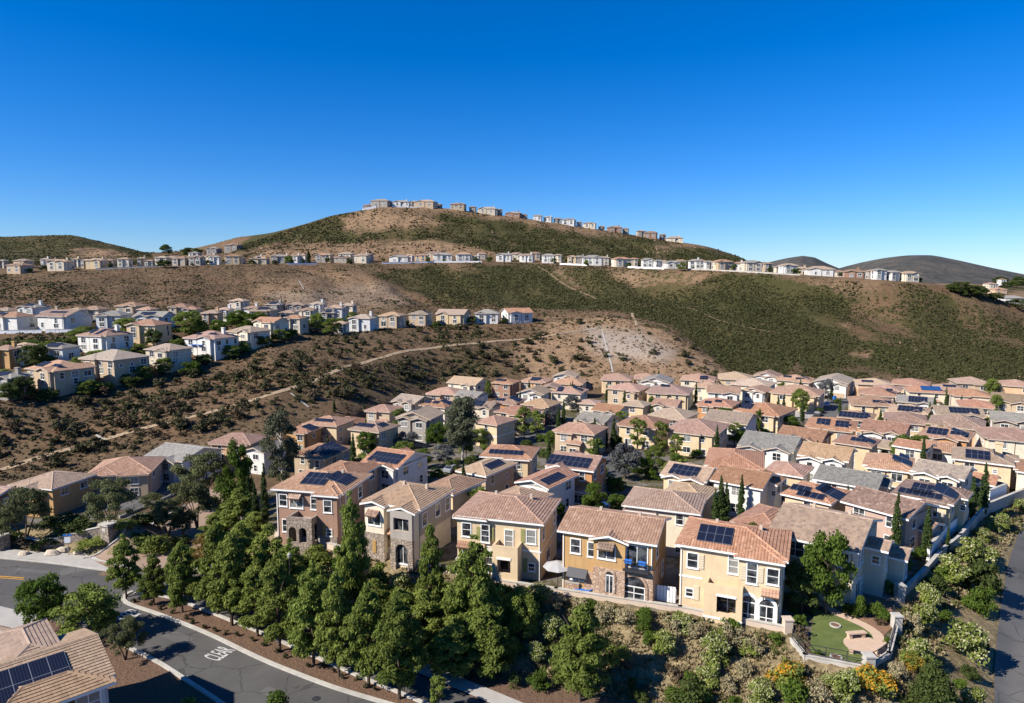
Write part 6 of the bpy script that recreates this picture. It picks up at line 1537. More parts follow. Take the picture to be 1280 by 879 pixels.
def ext(P, L):
    P = [tuple(p) for p in P]; d = np.array(P[-1]) - np.array(P[-2]); d /= np.linalg.norm(d); return P + [tuple(np.array(P[-1]) + d * L * t) for t in (.5, 1)]
def offset_line(P, w):
    P = np.array(P, float); T = np.gradient(P, axis=0); T /= np.linalg.norm(T, axis=1)[:, None]
    return P + np.stack([-T[:, 1], T[:, 0]], 1) * w
def strip(name, pts, w, mat, lift=.05, n=None, m=3, zfix=None):
    n = n or len(pts) * 8; C_ = smooth_line(pts, n); return ribbon(name, offset_line(C_, w / 2), offset_line(C_, -w / 2), n, m, mat, lift, zfix)
def kerb(pts, w=.32, hgt=.14, n=60, mat=None, name='kerb', zfix=None):
    C_ = smooth_line(pts, n); A, B = offset_line(C_, w / 2), offset_line(C_, -w / 2); m = MB()
    for i in range(n - 1):
        z0 = [(zt(*C_[k]) if zfix is None else zfix) for k in (i, i + 1)]
        a0, a1, b0, b1 = A[i], A[i + 1], B[i], B[i + 1]
        P = lambda p, z: (p[0], p[1], z)
        m.face([P(b0, z0[0] + hgt), P(b1, z0[1] + hgt), P(a1, z0[1] + hgt), P(a0, z0[0] + hgt)])
        m.face([P(a0, z0[0] + hgt), P(a1, z0[1] + hgt), P(a1, z0[1] - .1), P(a0, z0[0] - .1)])
        m.face([P(b1, z0[1] + hgt), P(b0, z0[0] + hgt), P(b0, z0[0] - .1), P(b1, z0[1] - .1)])
    return tag(m.build(name, mat or M_KERB), kind='structure')
def asphalt(name, col):
    k = NT(name); p = k.geo(); n1 = k.noise(p, .18, 4); n2 = k.noise(p, 14, 3); n3 = k.noise(p, .9, 5, .75)
    c = k.mix(k.ramp(n1, .35, .7), [x * .82 for x in col], [x * 1.15 for x in col]); c = k.mix(k.math('MULTIPLY', k.ramp(n3, .55, .75), .35), c, [x * .6 for x in col])
    c = k.mix(k.math('MULTIPLY', k.ramp(n2, .4, .8), .25), c, [x * 1.7 for x in col])
    vo = k.n('ShaderNodeTexVoronoi', Scale=.22, _feature='DISTANCE_TO_EDGE'); wv = k.n('ShaderNodeVectorMath', _operation='ADD'); k.l(p, wv.inputs[0])
    nn = k.n('ShaderNodeTexNoise', Scale=.8, Detail=4.0); k.l(p, nn.inputs['Vector']); k.l(nn.outputs['Color'], wv.inputs[1]); k.l(wv.outputs[0], vo.inputs['Vector'])
    c = k.mix(k.math('MULTIPLY', k.math('LESS_THAN', vo.outputs['Distance'], .012), .55), c, [x * .4 for x in col])
    k.base(c); k.bump(n2, .3, .01); return k.m
M_ASPH = asphalt('asphalt', (.082, .078, .073)); M_ASPH2 = asphalt('worn_asphalt', (.105, .100, .094))
M_DIRT = flat('trail_dirt', (.33, .245, .16), .97, .05, var=.22, scale=1.2)
M_DIRT2 = flat('old_track_dirt', (.20, .145, .09), .97, .05, var=.3, scale=.6); M_YEL = flat('yellow_road_paint', (.55, .28, .03), .7, var=.2, scale=5); M_WPAINT = flat('white_road_paint', (.50, .49, .46), .75, var=.35, scale=5)
M_PLAZA = flat('tan_paving', (.50, .36, .26), .9, var=.12, scale=3)
def pavers(name, a, b):
    k = NT(name); br = k.n('ShaderNodeTexBrick', Scale=2.2); br.inputs['Color1'].default_value = (*a, 1); br.inputs['Color2'].default_value = (*b, 1); br.inputs['Mortar'].default_value = (*[x * .6 for x in a], 1); br.inputs['Mortar Size'].default_value = .03
    p = k.geo(); k.l(p, br.inputs['Vector']); n = k.noise(p, .5, 4)
    k.base(k.mix(k.math('MULTIPLY', k.ramp(n, .4, .7), .4), br.outputs['Color'], [x * .65 for x in a])); return k.m
M_PAVER = pavers('brick_pavers', (.30, .205, .15), (.37, .27, .20))
def lawn_mat():
    k = NT('lawn_grass'); p = k.geo(); n1 = k.noise(p, .8, 5, .7); n2 = k.noise(p, 12, 3, .7)
    c = k.mix(k.ramp(n1, .3, .7), (.065, .095, .022), (.125, .155, .045)); c = k.mix(k.math('MULTIPLY', k.ramp(n2, .4, .75), .5), c, (.14, .14, .05)); k.base(c); k.bump(n2, .7, .06); return k.m
M_LAWN = lawn_mat()

ZR = -4.0
ribbon('slope_road', ext(gp([(62, 776), (100, 786), (140, 800), (198, 828), (279, 881), (340, 925), (420, 985)], ZR), 26), ext(gp([(146, 741), (153, 754), (192, 766), (239, 784), (275, 799.5), (299, 812), (340, 831), (415, 860), (479, 879), (580, 908)], ZR), 26), 60, 3, M_ASPH, .03, ZR)
ribbon('main_road', ext(gp([(-500, 712), (0, 757), (62, 776), (100, 786), (150, 762), (168, 741), (215, 748), (330, 794), (448, 847), (530, 880), (600, 915)], ZR), 26), ext(gp([(-500, 676), (0, 698), (70, 705), (140, 715), (200, 712), (236, 710), (262, 727), (370, 782), (500, 834), (600, 876), (690, 915)], ZR), 26), 90, 4, M_ASPH, .034, ZR)
ribbon('sidewalk', gp([(-500, 676), (0, 697.5), (70, 704.5), (140, 714.5)], ZR), [hit(*p) for p in ((-500, 664), (0, 686), (70, 693), (106, 695))], 40, 5, M_CONC, .14)
ribbon('sidewalk', ext(gp([(236, 709.5), (262, 726.5), (370, 781), (500, 833), (600, 875), (690, 914)], ZR), 26), ext(gp([(252, 700), (280, 716), (388, 772), (516, 824), (622, 867), (715, 906)], ZR), 26), 50, 3, M_CONC, .13, ZR)
kerb(ext(gp([(166, 740), (154, 741), (148, 747), (153, 754), (192, 766), (239, 784), (275, 799.5), (299, 812), (340, 831), (415, 860), (479, 879), (580, 908)], ZR), 26), .42, .15, 90, zfix=ZR)
kerb(ext(gp([(168, 742), (215, 747), (330, 793), (448, 846), (530, 879), (600, 914)], ZR), 26), .32, .15, 70, zfix=ZR)
kerb(ext(gp([(140, 800), (198, 828), (279, 881), (340, 925)], ZR), 26), .35, .15, 40, zfix=ZR)
kerb(gp([(-500, 676), (0, 698), (70, 705), (140, 715)], ZR), .3, .15, 40, zfix=ZR)
ribbon('concrete_apron', gp([(-200, 742), (0, 757), (58, 775)], ZR), gp([(-200, 770), (0, 781), (44, 795)], ZR), 20, 3, M_CONC, .05, ZR)
ribbon('paver_drive', gp([(-200, 771), (0, 782), (42, 796)], ZR), gp([(-200, 800), (0, 812), (40, 820)], ZR), 20, 3, M_PAVER, .05, ZR)
strip('road_marking', gp([(-300, 700), (-60, 717), (0, 721), (30, 723)], ZR), .18, M_YEL, .06, 30, 2, ZR); strip('road_marking', gp([(-60, 718.5), (0, 723), (30, 725)], ZR), .14, M_YEL, .06, 20, 2, ZR)
strip('road_marking', gp([(-100, 778), (0, 790), (26, 797)], ZR), .3, M_WPAINT, .08, 20, 2, ZR)
strip('worn_patch', gp([(75, 716), (118, 708)], ZR), 2.2, M_ASPH2, .042, 10, 3, ZR)
for pts, w in (([(210, 792), (236, 803)], 1.3), ([(330, 862), (360, 876)], 1.0), ([(40, 735), (80, 742)], 1.6), ([(20, 712), (60, 716)], .8)):
    strip('worn_patch', gp(pts, ZR), w, M_ASPH2, .045, 12, 3, ZR)
for px, py in ((225, 815), (110, 735), (395, 874)):
    x, y = at(px, py, ZR); m = MB(); m.lathe([(.36, .0), (.33, .012), (0, .014)], 18); tag(m.build('manhole_cover', M_METAL, None, (x, y, ZR + .05)), {225: 'round manhole cover between the tree shadows on the slope road', 110: 'round manhole cover at the road junction', 395: 'round manhole cover near the bottom edge of the slope road'}[px], 'manhole cover', 'manhole covers')
# entrance drive
ribbon('entrance_drive', [hit(*p) for p in ((104, 700), (132, 688), (156, 673), (192, 655), (232, 634), (262, 612))], [hit(*p) for p in ((168, 716), (216, 712), (246, 690), (268, 664), (288, 640), (304, 622))], 50, 6, M_PAVER, .08)
kerb([hit(*p) for p in ((104, 699), (132, 687), (156, 672), (192, 654), (232, 633))], .25, .2, 50); strip('crossing', [hit(*p) for p in ((104, 696), (142, 706), (180, 714))], .5, M_KERB, .11, 20, 3)
ribbon('estate_street', [hit(px, py) for px, py in ((60, 645), (168, 638), (225, 613), (262, 602))], [hit(px, py) for px, py in ((60, 632), (170, 622), (215, 602), (255, 590))], 40, 4, M_ASPH2, .06)
def vgp(pts): return [valley(px, py, 0.0) for px, py in pts]
ribbon('estate_street', vgp([(735, 665), (748, 630), (770, 600), (800, 585), (830, 578)]), vgp([(690, 650), (700, 610), (720, 590), (770, 572), (820, 565)]), 40, 4, M_ASPH, .06)
ribbon('estate_street', vgp([(965, 575), (1000, 540), (1022, 517), (1040, 496)]), vgp([(1010, 570), (1035, 535), (1056, 512), (1066, 495)]), 40, 4, M_ASPH2, .06)
ribbon('estate_street', vgp([(600, 600), (650, 565), (690, 545), (730, 535)]), vgp([(585, 585), (630, 555), (665, 538), (700, 528)]), 40, 4, M_ASPH2, .065)
ribbon('driveway', vgp([(985, 520), (1000, 505), (1012, 498)]), vgp([(1012, 524), (1026, 510), (1034, 500)]), 12, 3, M_CONC, .075)
# trail and cuttings on the slopes
trail = [hit(px, py) for px, py in ((-60, 598), (0, 587), (75, 566), (150, 543), (215, 528), (280, 512), (330, 497), (370, 485), (400, 474), (430, 460), (470, 449), (520, 437), (580, 430), (640, 425), (700, 418))]
strip('trail', trail, 1.7, M_DIRT, .12, 150, 4)
for pts, w in ((((141, 0), (0, 0)), 0),):
    pass
for pts, w in (([(363, 492), (374, 500), (386, 510)], .45), ([(752, 412), (757, 430), (763, 452), (766, 466)], .55), ([(700, 418), (752, 410)], .5), ([(120, 545), (132, 552)], .5), ([(372, 350), (380, 362)], .5)):
    strip('drainage_channel', [hit(*p) for p in pts], w, M_CONC, .14, 30, 3)
strip('trail', [hit(*p) for p in ((672, 334), (690, 345), (706, 357), (722, 364), (745, 374))], 1.3, M_DIRT2, .2, 40, 3)
strip('trail', [hit(*p) for p in ((850, 385), (880, 393), (900, 402), (925, 408), (972, 418))], .8, M_DIRT2, .2, 40, 3)
strip('trail', [hit(*p) for p in ((790, 392), (793, 400), (796, 408))], 1.3, M_DIRT, .2, 16, 3)
# service path on the right
PATHC = [hit(px, py) for px, py in ((1276, 930), (1270, 879), (1271, 820), (1275, 760), (1283, 705), (1296, 665), (1320, 632), (1355, 603), (1425, 570))]
strip('service_path', PATHC, 3.2, M_ASPH2, .1, 90, 7)

# ---- walls
def wall_run(name, pts, top, bottom, mat, label, th=.28, capm=None, pillars=(), cat='wall', rail=None):
    root = empty(name, (*pts[0][:2], 0)); tag(root, label, cat); ox, oy = pts[0][:2]
    m, c = MB(), MB(); r_ = MB()
    for (x0, y0, *a), (x1, y1, *b) in zip(pts, pts[1:]):
        t0 = top if not a else a[0]; t1 = top if not b else b[0]
        d = Vector((x1 - x0, y1 - y0)); L_ = d.length; d.normalize(); n = Vector((-d.y, d.x)) * th / 2
        def pr(mb_, ww, za, zb, z0, z1):
            nn = Vector((-d.y, d.x)) * ww / 2; e0 = Vector((x0 - ox, y0 - oy)) - d * ww * .5; e1 = Vector((x1 - ox, y1 - oy)) + d * ww * .5
            A = [(*(e0 - nn), za), (*(e1 - nn), zb), (*(e1 + nn), zb), (*(e0 + nn), za)]; B = [(*(e0 - nn), z0), (*(e1 - nn), z1), (*(e1 + nn), z1), (*(e0 + nn), z0)]
            mb_.face(B)
            for i in range(4): j = (i + 1) % 4; mb_.face([A[i], A[j], B[j], B[i]])
        pr(m, th, bottom, bottom, t0, t1); pr(c, th + .1, t0 - .002, t1 - .002, t0 + .07, t1 + .07)
        if rail:
            k = max(2, int(L_ / 1.4)); e0 = Vector((x0 - ox, y0 - oy)); zt0 = t0 + .07
            for i in range(k + 1):
                p = e0 + d * L_ * i / k; zz = t0 + (t1 - t0) * i / k; r_.box(p.x - .025, p.x + .025, p.y - .025, p.y + .025, zz, zz + rail)
            for hh in (.1, rail * .55, rail): pr(r_, .04, t0 + hh, t1 + hh, t0 + hh + .045, t1 + hh + .045)
    m.build('wall_body', mat, root); c.build('coping', capm or M_KERB, root)
    if rail: r_.build('railing', M_METAL, root)
    for (px_, py_, zb, zt2, s) in pillars:
        q_ = MB(); q_.box(-s, s, -s, s, zb, zt2); q_.box(-s - .07, s + .07, -s - .07, s + .07, zt2, zt2 + .12); q_.build('pillar', mat, root, (px_ - ox, py_ - oy, 0))
    return root
def inset(p, k=.15):
    L_ = math.hypot(*p); return (p[0] * (1 + k / L_), p[1] * (1 + k / L_))
FW = [inset(at(px, py, 0)) for px, py in ((345, 668), (392, 678), (434, 690), (470, 693), (530, 707), (618, 729), (695, 741), (850, 764), (984, 790))]
wall_run('garden_wall', FW, .38, -2.2, M_WALLC, 'long low cream wall in front of the houses above the slope', pillars=[(*FW[2], -2, .95, .3), (*FW[8], -2.4, 1.1, .35)])
PWL = [inset(at(px, py, 0)) for px, py in ((990, 804), (1006, 823), (1085, 838))]
PWR = [inset(at(px, py, 0)) for px, py in ((1085, 838), (1111, 821), (1120, 786), (1116, 772))]
wall_run('park_wall', PWL, .25, -1.9, M_KERB, 'pale curved wall with railing at the bottom of the small park', pillars=[(*PWL[2], -2.2, 1.15, .36)], rail=.9)
wall_run('park_wall', PWR, .25, -1.8, M_KERB, 'pale wall with railing on the right side of the small park', pillars=[(*PWR[2], -1.8, 1.15, .34)], rail=.9)
fin = [inset(at(984, 790, 0)), (at(986, 826, -1.8)[0], at(986, 826, -1.8)[1], -1.3)]
wall_run('fin_wall', [(*fin[0], .3), fin[1]], .3, -3.5, M_WALLC, 'short sloping wall running down the slope from the wall end pillar')
RW = [inset(at(px, py, 0)) for px, py in ((1124, 750), (1157, 716), (1176, 694), (1199, 675), (1220, 650), (1236, 634), (1280, 616), (1340, 585))]
wall_run('boundary_wall', RW, .55, -1.8, M_CONC, 'long grey boundary wall with pale coping climbing to the right edge', pillars=[(*RW[0], -1.6, 1.4, .36)])
# white wall between yard and boundary at the right
for pts, lab in (([(1186, 668), (1208, 650)], 'short white yard wall beside the boundary wall'), ([(1160, 700), (1184, 668)], 'white yard wall behind two cypresses near the boundary wall'), ([(1236, 626), (1256, 618)], 'white yard wall near the right edge')):
    wall_run('yard_wall', [at(*p, 0) for p in pts], 1.5, -.3, M_BRIGHT, lab)
wall_run('side_wall', [at(*p, 0) for p in ((572, 716), (590, 690))], 1.5, -.5, M_WALLC, 'tan yard wall between the grey-porched house and the olive-shuttered house')
# ridge and terrace walls
def edge_wall(px0, px1, j, back, hgt, mat, label, name='terrace_wall'):
    pts = []
    for px in np.linspace(px0, px1, 9):
        u = (px - CX) / F
        for _ in range(3):
            y = row_y(u, j) + back; d = y * cc - (zt(u * y, y) - H) * ss; u = (px - CX) / F * d / y
        pts.append((u * y, y, zt(u * y, y) + hgt))
    zb = min(p[2] for p in pts) - hgt - 1.2
    return wall_run(name, pts, 0, zb, mat, label, .3)
edge_wall(-20, 52, 4, 1.5, 1.0, M_BRIGHT, 'white garden wall below the leftmost white terrace houses'); edge_wall(58, 104, 4, 1.5, 1.0, M_BRIGHT, 'white garden wall below the long white terrace house')
edge_wall(478, 602, 7, 2, 1.0, M_BRIGHT, 'white wall below the houses at the middle of the ridge row'); edge_wall(700, 735, 7, 2, 1.0, M_BRIGHT, 'white wall under the yellow house on the ridge row'); edge_wall(785, 830, 7, 2, .9, M_BRIGHT, 'white wall below ridge houses right of the terracotta-roofed one')
edge_wall(360, 396, 7, 2, 1.0, M_BRIGHT, 'white wall under cream ridge houses left of the hill'); edge_wall(120, 205, 7, 1, .9, M_KERB, 'long pale wall under the left ridge houses'); edge_wall(860, 1000, 7, 2, .6, M_KERB, 'pale wall below the right ridge houses')
edge_wall(453, 470, 11, 1, 2.0, M_BRIGHT, 'white retaining wall at the left end of the hilltop'); edge_wall(490, 545, 11, 1, .8, M_BRIGHT, 'white wall under the highest hilltop houses')

# ---- the small park
def sheet(name, pts, mat, z, kind='structure'):
    m = MB(); P = [(*p, z) for p in pts]
    a = sum(P[i][0] * P[(i + 1) % len(P)][1] - P[(i + 1) % len(P)][0] * P[i][1] for i in range(len(P)))
    m.face(P if a > 0 else P[::-1]); return tag(m.build(name, mat), kind=kind)
sheet('lawn', gp([(1018, 764), (1030, 763), (1050, 770), (1085, 784), (1102, 796), (1104, 812), (1084, 831), (1050, 824), (1012, 816), (1014, 790)], 0), M_LAWN, .05)
sheet('planting_bed', gp([(1030, 760), (1050, 748), (1085, 744), (1116, 752), (1114, 786), (1104, 796), (1085, 783), (1050, 768)], 0), flat('bed_soil', (.22, .13, .085), .95, .1, var=.3, scale=4), .046)
sheet('patio', gp([(1072, 746), (1108, 752), (1122, 744), (1140, 716), (1118, 712), (1092, 722)], 0), pavers('patio_pavers', (.34, .23, .18), (.42, .31, .25)), .042)
sheet('patio', gp([(1150, 672), (1172, 684), (1196, 662), (1172, 652)], 0), pavers('yard_pavers', (.28, .18, .15), (.36, .25, .21)), .042)
strip('garden_path', gp([(1024, 753), (1045, 767), (1062, 774), (1082, 783), (1096, 793), (1101, 803), (1096, 812)], 0), .95, M_PLAZA, .065, 60, 3, 0)
pc = at(1081, 808, 0); sheet('plaza', [(pc[0] + 1.65 * math.cos(a), pc[1] + 1.6 * math.sin(a)) for a in np.linspace(0, 2 * math.pi, 36)[:-1]], M_PLAZA, .075)
for i, (px, py) in enumerate(((1044, 783), (1045, 823))):
    x, y = at(px, py, 0); m = MB(); m.lathe([(.36, .02), (.36, .12), (.48, .12), (.48, .02)], 20); o = m.build('stone_ring', M_KERB, None, (x, y, .04))
    q_ = MB(); q_.lathe([(.36, .09), (0, .1)], 16); q_.build('soil', flat('ring_soil', (.16, .09, .06)), o); tag(o, ('round stone edging in the middle of the park lawn', 'round stone edging by the bottom park wall')[i], 'planter ring', 'round stone edgings in the lawn')
def bench(px, py, rz, lab):
    x, y = at(px, py, 0); o = empty('stone_bench', (x, y, .07), rz); tag(o, lab, 'bench', 'stone benches round the plaza')
    m = MB(); m.box(-.85, .85, -.25, .25, .40, .50); m.build('seat', M_PLAZA, o)
    for s in (-.6, .6): m = MB(); m.box(s - .14, s + .14, -.19, .19, 0, .4); m.build('leg', M_PLAZA, o)
bench(1070, 798, R(8), 'stone bench on the lawn side of the round plaza'); bench(1074, 819, R(-22), 'stone bench beside the bottom wall of the park'); bench(1098, 815, R(40), 'stone bench at the corner pillar side of the plaza')
# ---- patio furniture
def chair(x, y, z, rz, mat, lab, grp):
    o = empty('patio_chair', (x, y, z), rz); tag(o, lab, 'chair', grp)
    m = MB(); m.box(-.3, .3, -.3, .3, .38, .46); m.build('seat', mat, o); m = MB(); m.face([(-.3, .3, .46), (.3, .3, .46), (.3, .42, 1.0), (-.3, .42, 1.0)]); m.face([(-.3, .35, .46), (-.3, .47, 1.0), (.3, .47, 1.0), (.3, .35, .46)]); m.build('backrest', mat, o)
    for sx in (-.26, .26):
        for sy in (-.26, .26): m = MB(); m.box(sx - .03, sx + .03, sy - .03, sy + .03, 0, .38); m.build('leg', mat, o)
for i, (px, py) in enumerate(((845, 752), (856, 754))): chair(*at(px, py, 0), .02, R(20), M_BRIGHT, ('white patio chair nearer the white gate', 'white patio chair nearer the twin-arch house balcony')[i], 'white chairs behind the slope wall')
for i, (px, py) in enumerate(((1094, 735), (1104, 738))): chair(*at(px, py, 0), .05, R(70 + 60 * i), M_BRIGHT if i else M_METAL, ('dark chair on the brick patio by the gable house', 'white chair on the brick patio by the gable house')[i], 'chairs on the brick patio')
for i, (px, py) in enumerate(((598, 722), (606, 725))): chair(*at(px, py, 0), .02, R(-20), M_BRIGHT, ('white chair by the yellow house arches, left one', 'white chair by the yellow house arches, right one')[i], 'white chairs at the yellow house')
x, y = at(1098, 732, 0); o = empty('patio_table', (x, y, .05)); tag(o, 'round grey table on the brick patio', 'table'); m = MB(); m.lathe([(0, .70), (.6, .70), (.6, .74), (0, .74)], 18); m.build('table_top', M_CONC, o); m = MB(); m.lathe([(.3, 0), (.06, .06), (.06, .7)], 10); m.build('pedestal', M_METAL, o)
x, y = at(697, 733, 0); o = empty('parasol', (x, y, 0)); tag(o, 'open pale grey parasol behind the wall left of the ochre house', 'parasol'); m = MB()
m.lathe([(1.5, 2.1), (.75, 2.42), (0, 2.62)], 8); m.lathe([(0, 2.58), (1.5, 2.06), (1.5, 2.1)], 8); m.build('canopy', flat('parasol_cloth', (.36, .355, .35)), o); m = MB(); m.tube([(0, 0, 0), (0, 0, 2.6)], .035); m.build('pole', M_METAL, o)
x, y = at(731, 741, 0); o = empty('sun_lounger', (x, y, .02), R(-20)); tag(o, 'blue sun lounger behind the wall at the ochre house', 'sun lounger'); m = MB(); m.box(-.95, .45, -.33, .33, .30, .40); m.face([(.45, -.33, .40), (1.05, -.33, .75), (1.05, .33, .75), (.45, .33, .40)][::1]); m.face([(.45, -.33, .32), (.45, .33, .32), (1.05, .33, .67), (1.05, -.33, .67)]); m.build('mattress', M_BLUE, o)
for s in (-.8, .4):
    for t in (-.28, .28): m = MB(); m.box(s - .03, s + .03, t - .03, t + .03, 0, .3); m.build('leg', M_METAL, o)
x, y = at(716, 738, 0); o = empty('barbecue', (x, y, 0), R(-20)); tag(o, 'stone barbecue island between parasol and blue lounger', 'barbecue'); m = MB(); m.box(-.7, .7, -.4, .4, 0, .9); m.build('base', M_BRICKY, o); m = MB(); m.box(-.75, .75, -.45, .45, .9, .98); m.build('counter', M_CONC, o); m = MB(); m.tube([(-.35, 0, 1.08), (.35, 0, 1.08)], .22, 12); m.build('hood', M_METAL, o)
x, y = at(827, 752, 0); o = empty('yard_gate', (x, y, 0), R(-18)); tag(o, 'white vertical-board yard gate between the ochre and twin-arch houses', 'gate')
for i in range(9): m = MB(); m.box(-1.3 + i * .29, -1.3 + i * .29 + .25, -.03, .03, .05, 1.6); m.build('board', M_BRIGHT if i > 2 else M_CONC, o)
m = MB(); m.box(-1.35, 1.35, .03, .07, .3, .4); m.box(-1.35, 1.35, .03, .07, 1.25, 1.35); m.build('rail', M_BRIGHT, o)
x, y = at(404, 680, 0); o = empty('air_conditioner', (x, y, 0), R(-15)); tag(o, 'grey air conditioning unit at the foot of the stone arcade', 'air conditioner'); m = MB(); m.box(-.4, .4, -.4, .4, 0, .85); m.build('cabinet', M_CONC, o); m = MB(); m.lathe([(.33, .86), (.33, .9), (0, .9)], 16); m.build('fan_grille', M_METAL, o)
x, y = at(866, 757, 0); o = empty('garden_post', (x, y, 0)); 
tag(o, 'stacked grey garden storage columns by the balcony box', 'storage'); 
for i in range(3): m = MB(); m.lathe([(.16, 0), (.2, .2), (.16, 1.1 - i * .15), (0, 1.1 - i * .15)], 10); m.build('column', M_CONC, o, (i * .42, 0, 0))
# pots along the front of the ochre house
for i, (px, py) in enumerate(((748, 742), (758, 744), (768, 747), (776, 748))):
    x, y = at(px, py, 0); o = empty('plant_pot', (x, y, 0)); tag(o, '%s plant pot in the row before the brick house front' % ('first from the left', 'second from the left', 'third from the left', 'last from the left')[i], 'plant pot', 'pots before the brick front')
    m = MB(); m.lathe([(0, 0), (.2, 0), (.28, .45), (.2, .42), (0, .42)], 12); m.build('pot', (M_BRICKY, M_BLUE, M_CONC, M_BLUE)[i], o); link('plant', TREEK['brightbush'][i % 4][0], o, (0, 0, .38)).scale = (.7, .7, .7)
# ---- entrance: stone walls, boulders, sign, lamp
def stone_wall(pts, hgt, label, name='stone_wall'):
    P = [hit(*p) for p in pts]; z = min(zt(*p) for p in P); r_ = wall_run(name, [(*p, zt(*p) + hgt) for p in P], 0, z - 1, M_STONE, label, .45, M_KERB); return r_
wall_run('street_rail', [(*hit(px, py), zt(*hit(px, py)) + .35) for px, py in ((150, 648), (168, 641), (200, 628), (228, 614))], 0, -9, M_CONC, 'pale street edge wall with railing in front of the garage house', rail=.8)
stone_wall([(36, 682), (52, 686), (75, 683), (100, 676), (128, 668)], 1.0, 'low curved stone wall at the left of the entrance drive'); stone_wall([(-40, 690), (0, 684), (22, 680)], .8, 'stone wall piece at the left picture edge by the sidewalk')
for px, py, lab in ((137, 674, 'square stone pillar at the end of the curved entrance wall'), (2, 688, 'stone pillar at the left edge behind the sidewalk')):
    x, y = hit(px, py); o = empty('stone_pillar', (x, y, zt(x, y)), R(-20)); tag(o, lab, 'pillar', 'stone entrance pillars'); m = MB(); m.box(-.7, .7, -.7, .7, -.5, 1.9); m.build('shaft', M_STONE, o); m = MB(); m.box(-.85, .85, -.85, .85, 1.9, 2.12); m.build('cap', M_KERB, o)
    m = MB(); m.box(-.3, .3, -.74, -.7, 1.2, 1.6); m.build('plaque', M_KERB, o)
for i, (px, py, s) in enumerate(((30, 695, .55), (65, 695, .7), (79, 691, .65), (98, 693, .6), (230, 694, .5), (243, 700, .45))):
    x, y = hit(px, py); m = MB(); g = random.Random(i); n = 9; prev = None; rings = []
    for a in range(5):
        th = math.pi * a / 4; rings.append([(s * math.sin(th) * math.cos(b * 2 * math.pi / n) * g.uniform(.8, 1.25) * 1.3, s * math.sin(th) * math.sin(b * 2 * math.pi / n) * g.uniform(.8, 1.2), s * .75 * math.cos(th)) for b in range(n)])
    for A_, B_ in zip(rings, rings[1:]):
        for b in range(n): m.face([A_[b], B_[b], B_[(b + 1) % n], A_[(b + 1) % n]])
    tag(m.build('boulder', M_BOULDER, None, (x, y, zt(x, y) + s * .3), g.uniform(0, 3)), ['leftmost pale boulder by the sidewalk', 'pale boulder left of the blue street sign', 'pale boulder just behind the blue street sign', 'long white boulder right of the blue street sign', 'boulder in the yellowing shrubs by the drive', 'second boulder among the yellowing shrubs, nearer the road'][i], 'boulder', 'boulders at the entrance')
x, y = hit(86, 696); z = zt(x, y); o = empty('street_sign', (x, y, z), R(10)); tag(o, 'white post with a blue street name plate at the entrance corner', 'street sign')
m = MB(); m.tube([(0, 0, -.3), (0, 0, 2.9)], .05, 8); m.build('post', M_CONC, o); m = MB(); m.box(-.5, .5, -.02, .02, 2.62, 2.85); m.build('name_plate', flat('blue_sign', (.02, .16, .50), .5), o); m = MB(); m.box(-.35, .35, -.065, -.05, 1.75, 2.5); m.build('sign_panel', M_BRIGHT, o)
x, y = hit(366, 800); z = zt(x, y)
def lamp(x, y, z, hgt, lab):
    o = empty('lamp_post', (x, y, z)); tag(o, lab, 'lamp post', 'lamp posts'); m = MB(); m.lathe([(.14, 0), (.14, .4), (.07, .5), (.05, hgt)], 10); m.build('pole', M_METAL, o); m = MB(); m.lathe([(.06, hgt), (.17, hgt + .08), (.2, hgt + .4), (.06, hgt + .55), (0, hgt + .6)], 10); m.build('lantern', M_CONC, o)
lamp(*hit(365, 785), zt(*hit(365, 785)), 7.2, 'tall dark lamp post standing among the slope road trees'); lamp(*at(1176, 680, 0), 0, 3.2, 'small white-topped lamp on the yard patio near the boundary wall')
lamp(*at(1029, 764, 0), 0, 1.1, 'short lamp bollard at the head of the park path')
# ---- cars
def car(x, y, z, rz, col, lab, nm='parked_car'):
    o = empty(nm, (x, y, z), rz); tag(o, lab, 'car', 'cars parked in the estate'); pr = [(-2.2, .35), (2.2, .35), (2.25, .75), (1.3, .95), (.6, 1.4), (-1.1, 1.45), (-1.9, 1.0), (-2.25, .9)]
    m = MB(); w = .88
    for s in (-1, 1): m.face([(px_, s * w * (.82 if pz > 1.2 else 1), pz) for px_, pz in (pr if s < 0 else pr[::-1])], 0)
    for (a, b), (c_, d) in zip(pr, pr[1:] + pr[:1]): k0, k1 = (.82 if b > 1.2 else 1) * w, (.82 if d > 1.2 else 1) * w; m.face([(a, -k0, b), (a, k0, b), (c_, k1, d), (c_, -k1, d)], 0)
    m.build('body', flat(nm + '_paint', col, .25, .6, var=.03), o)
    g = MB(); g.face([(1.24, -.76, 1.0), (1.24, .76, 1.0), (.66, .66, 1.39), (.66, -.66, 1.39)]); g.face([(-1.84, .76, 1.06), (-1.84, -.76, 1.06), (-1.18, -.66, 1.43), (-1.18, .66, 1.43)])
    for s in (-1, 1): g.face([(1.1, s * .885, 1.0), (.6, s * .76, 1.36), (-1.05, s * .76, 1.4), (-1.7, s * .885, 1.02)][::s])
    g.build('window', M_GLASS, o)
    for sx in (-1.4, 1.4):
        for sy in (-.8, .8): t = MB(); t.tube([(sx, sy - .11, .33), (sx, sy + .11, .33)], .33, 14); t.build('wheel', M_METAL, o)
    o.scale = (.82,) * 3
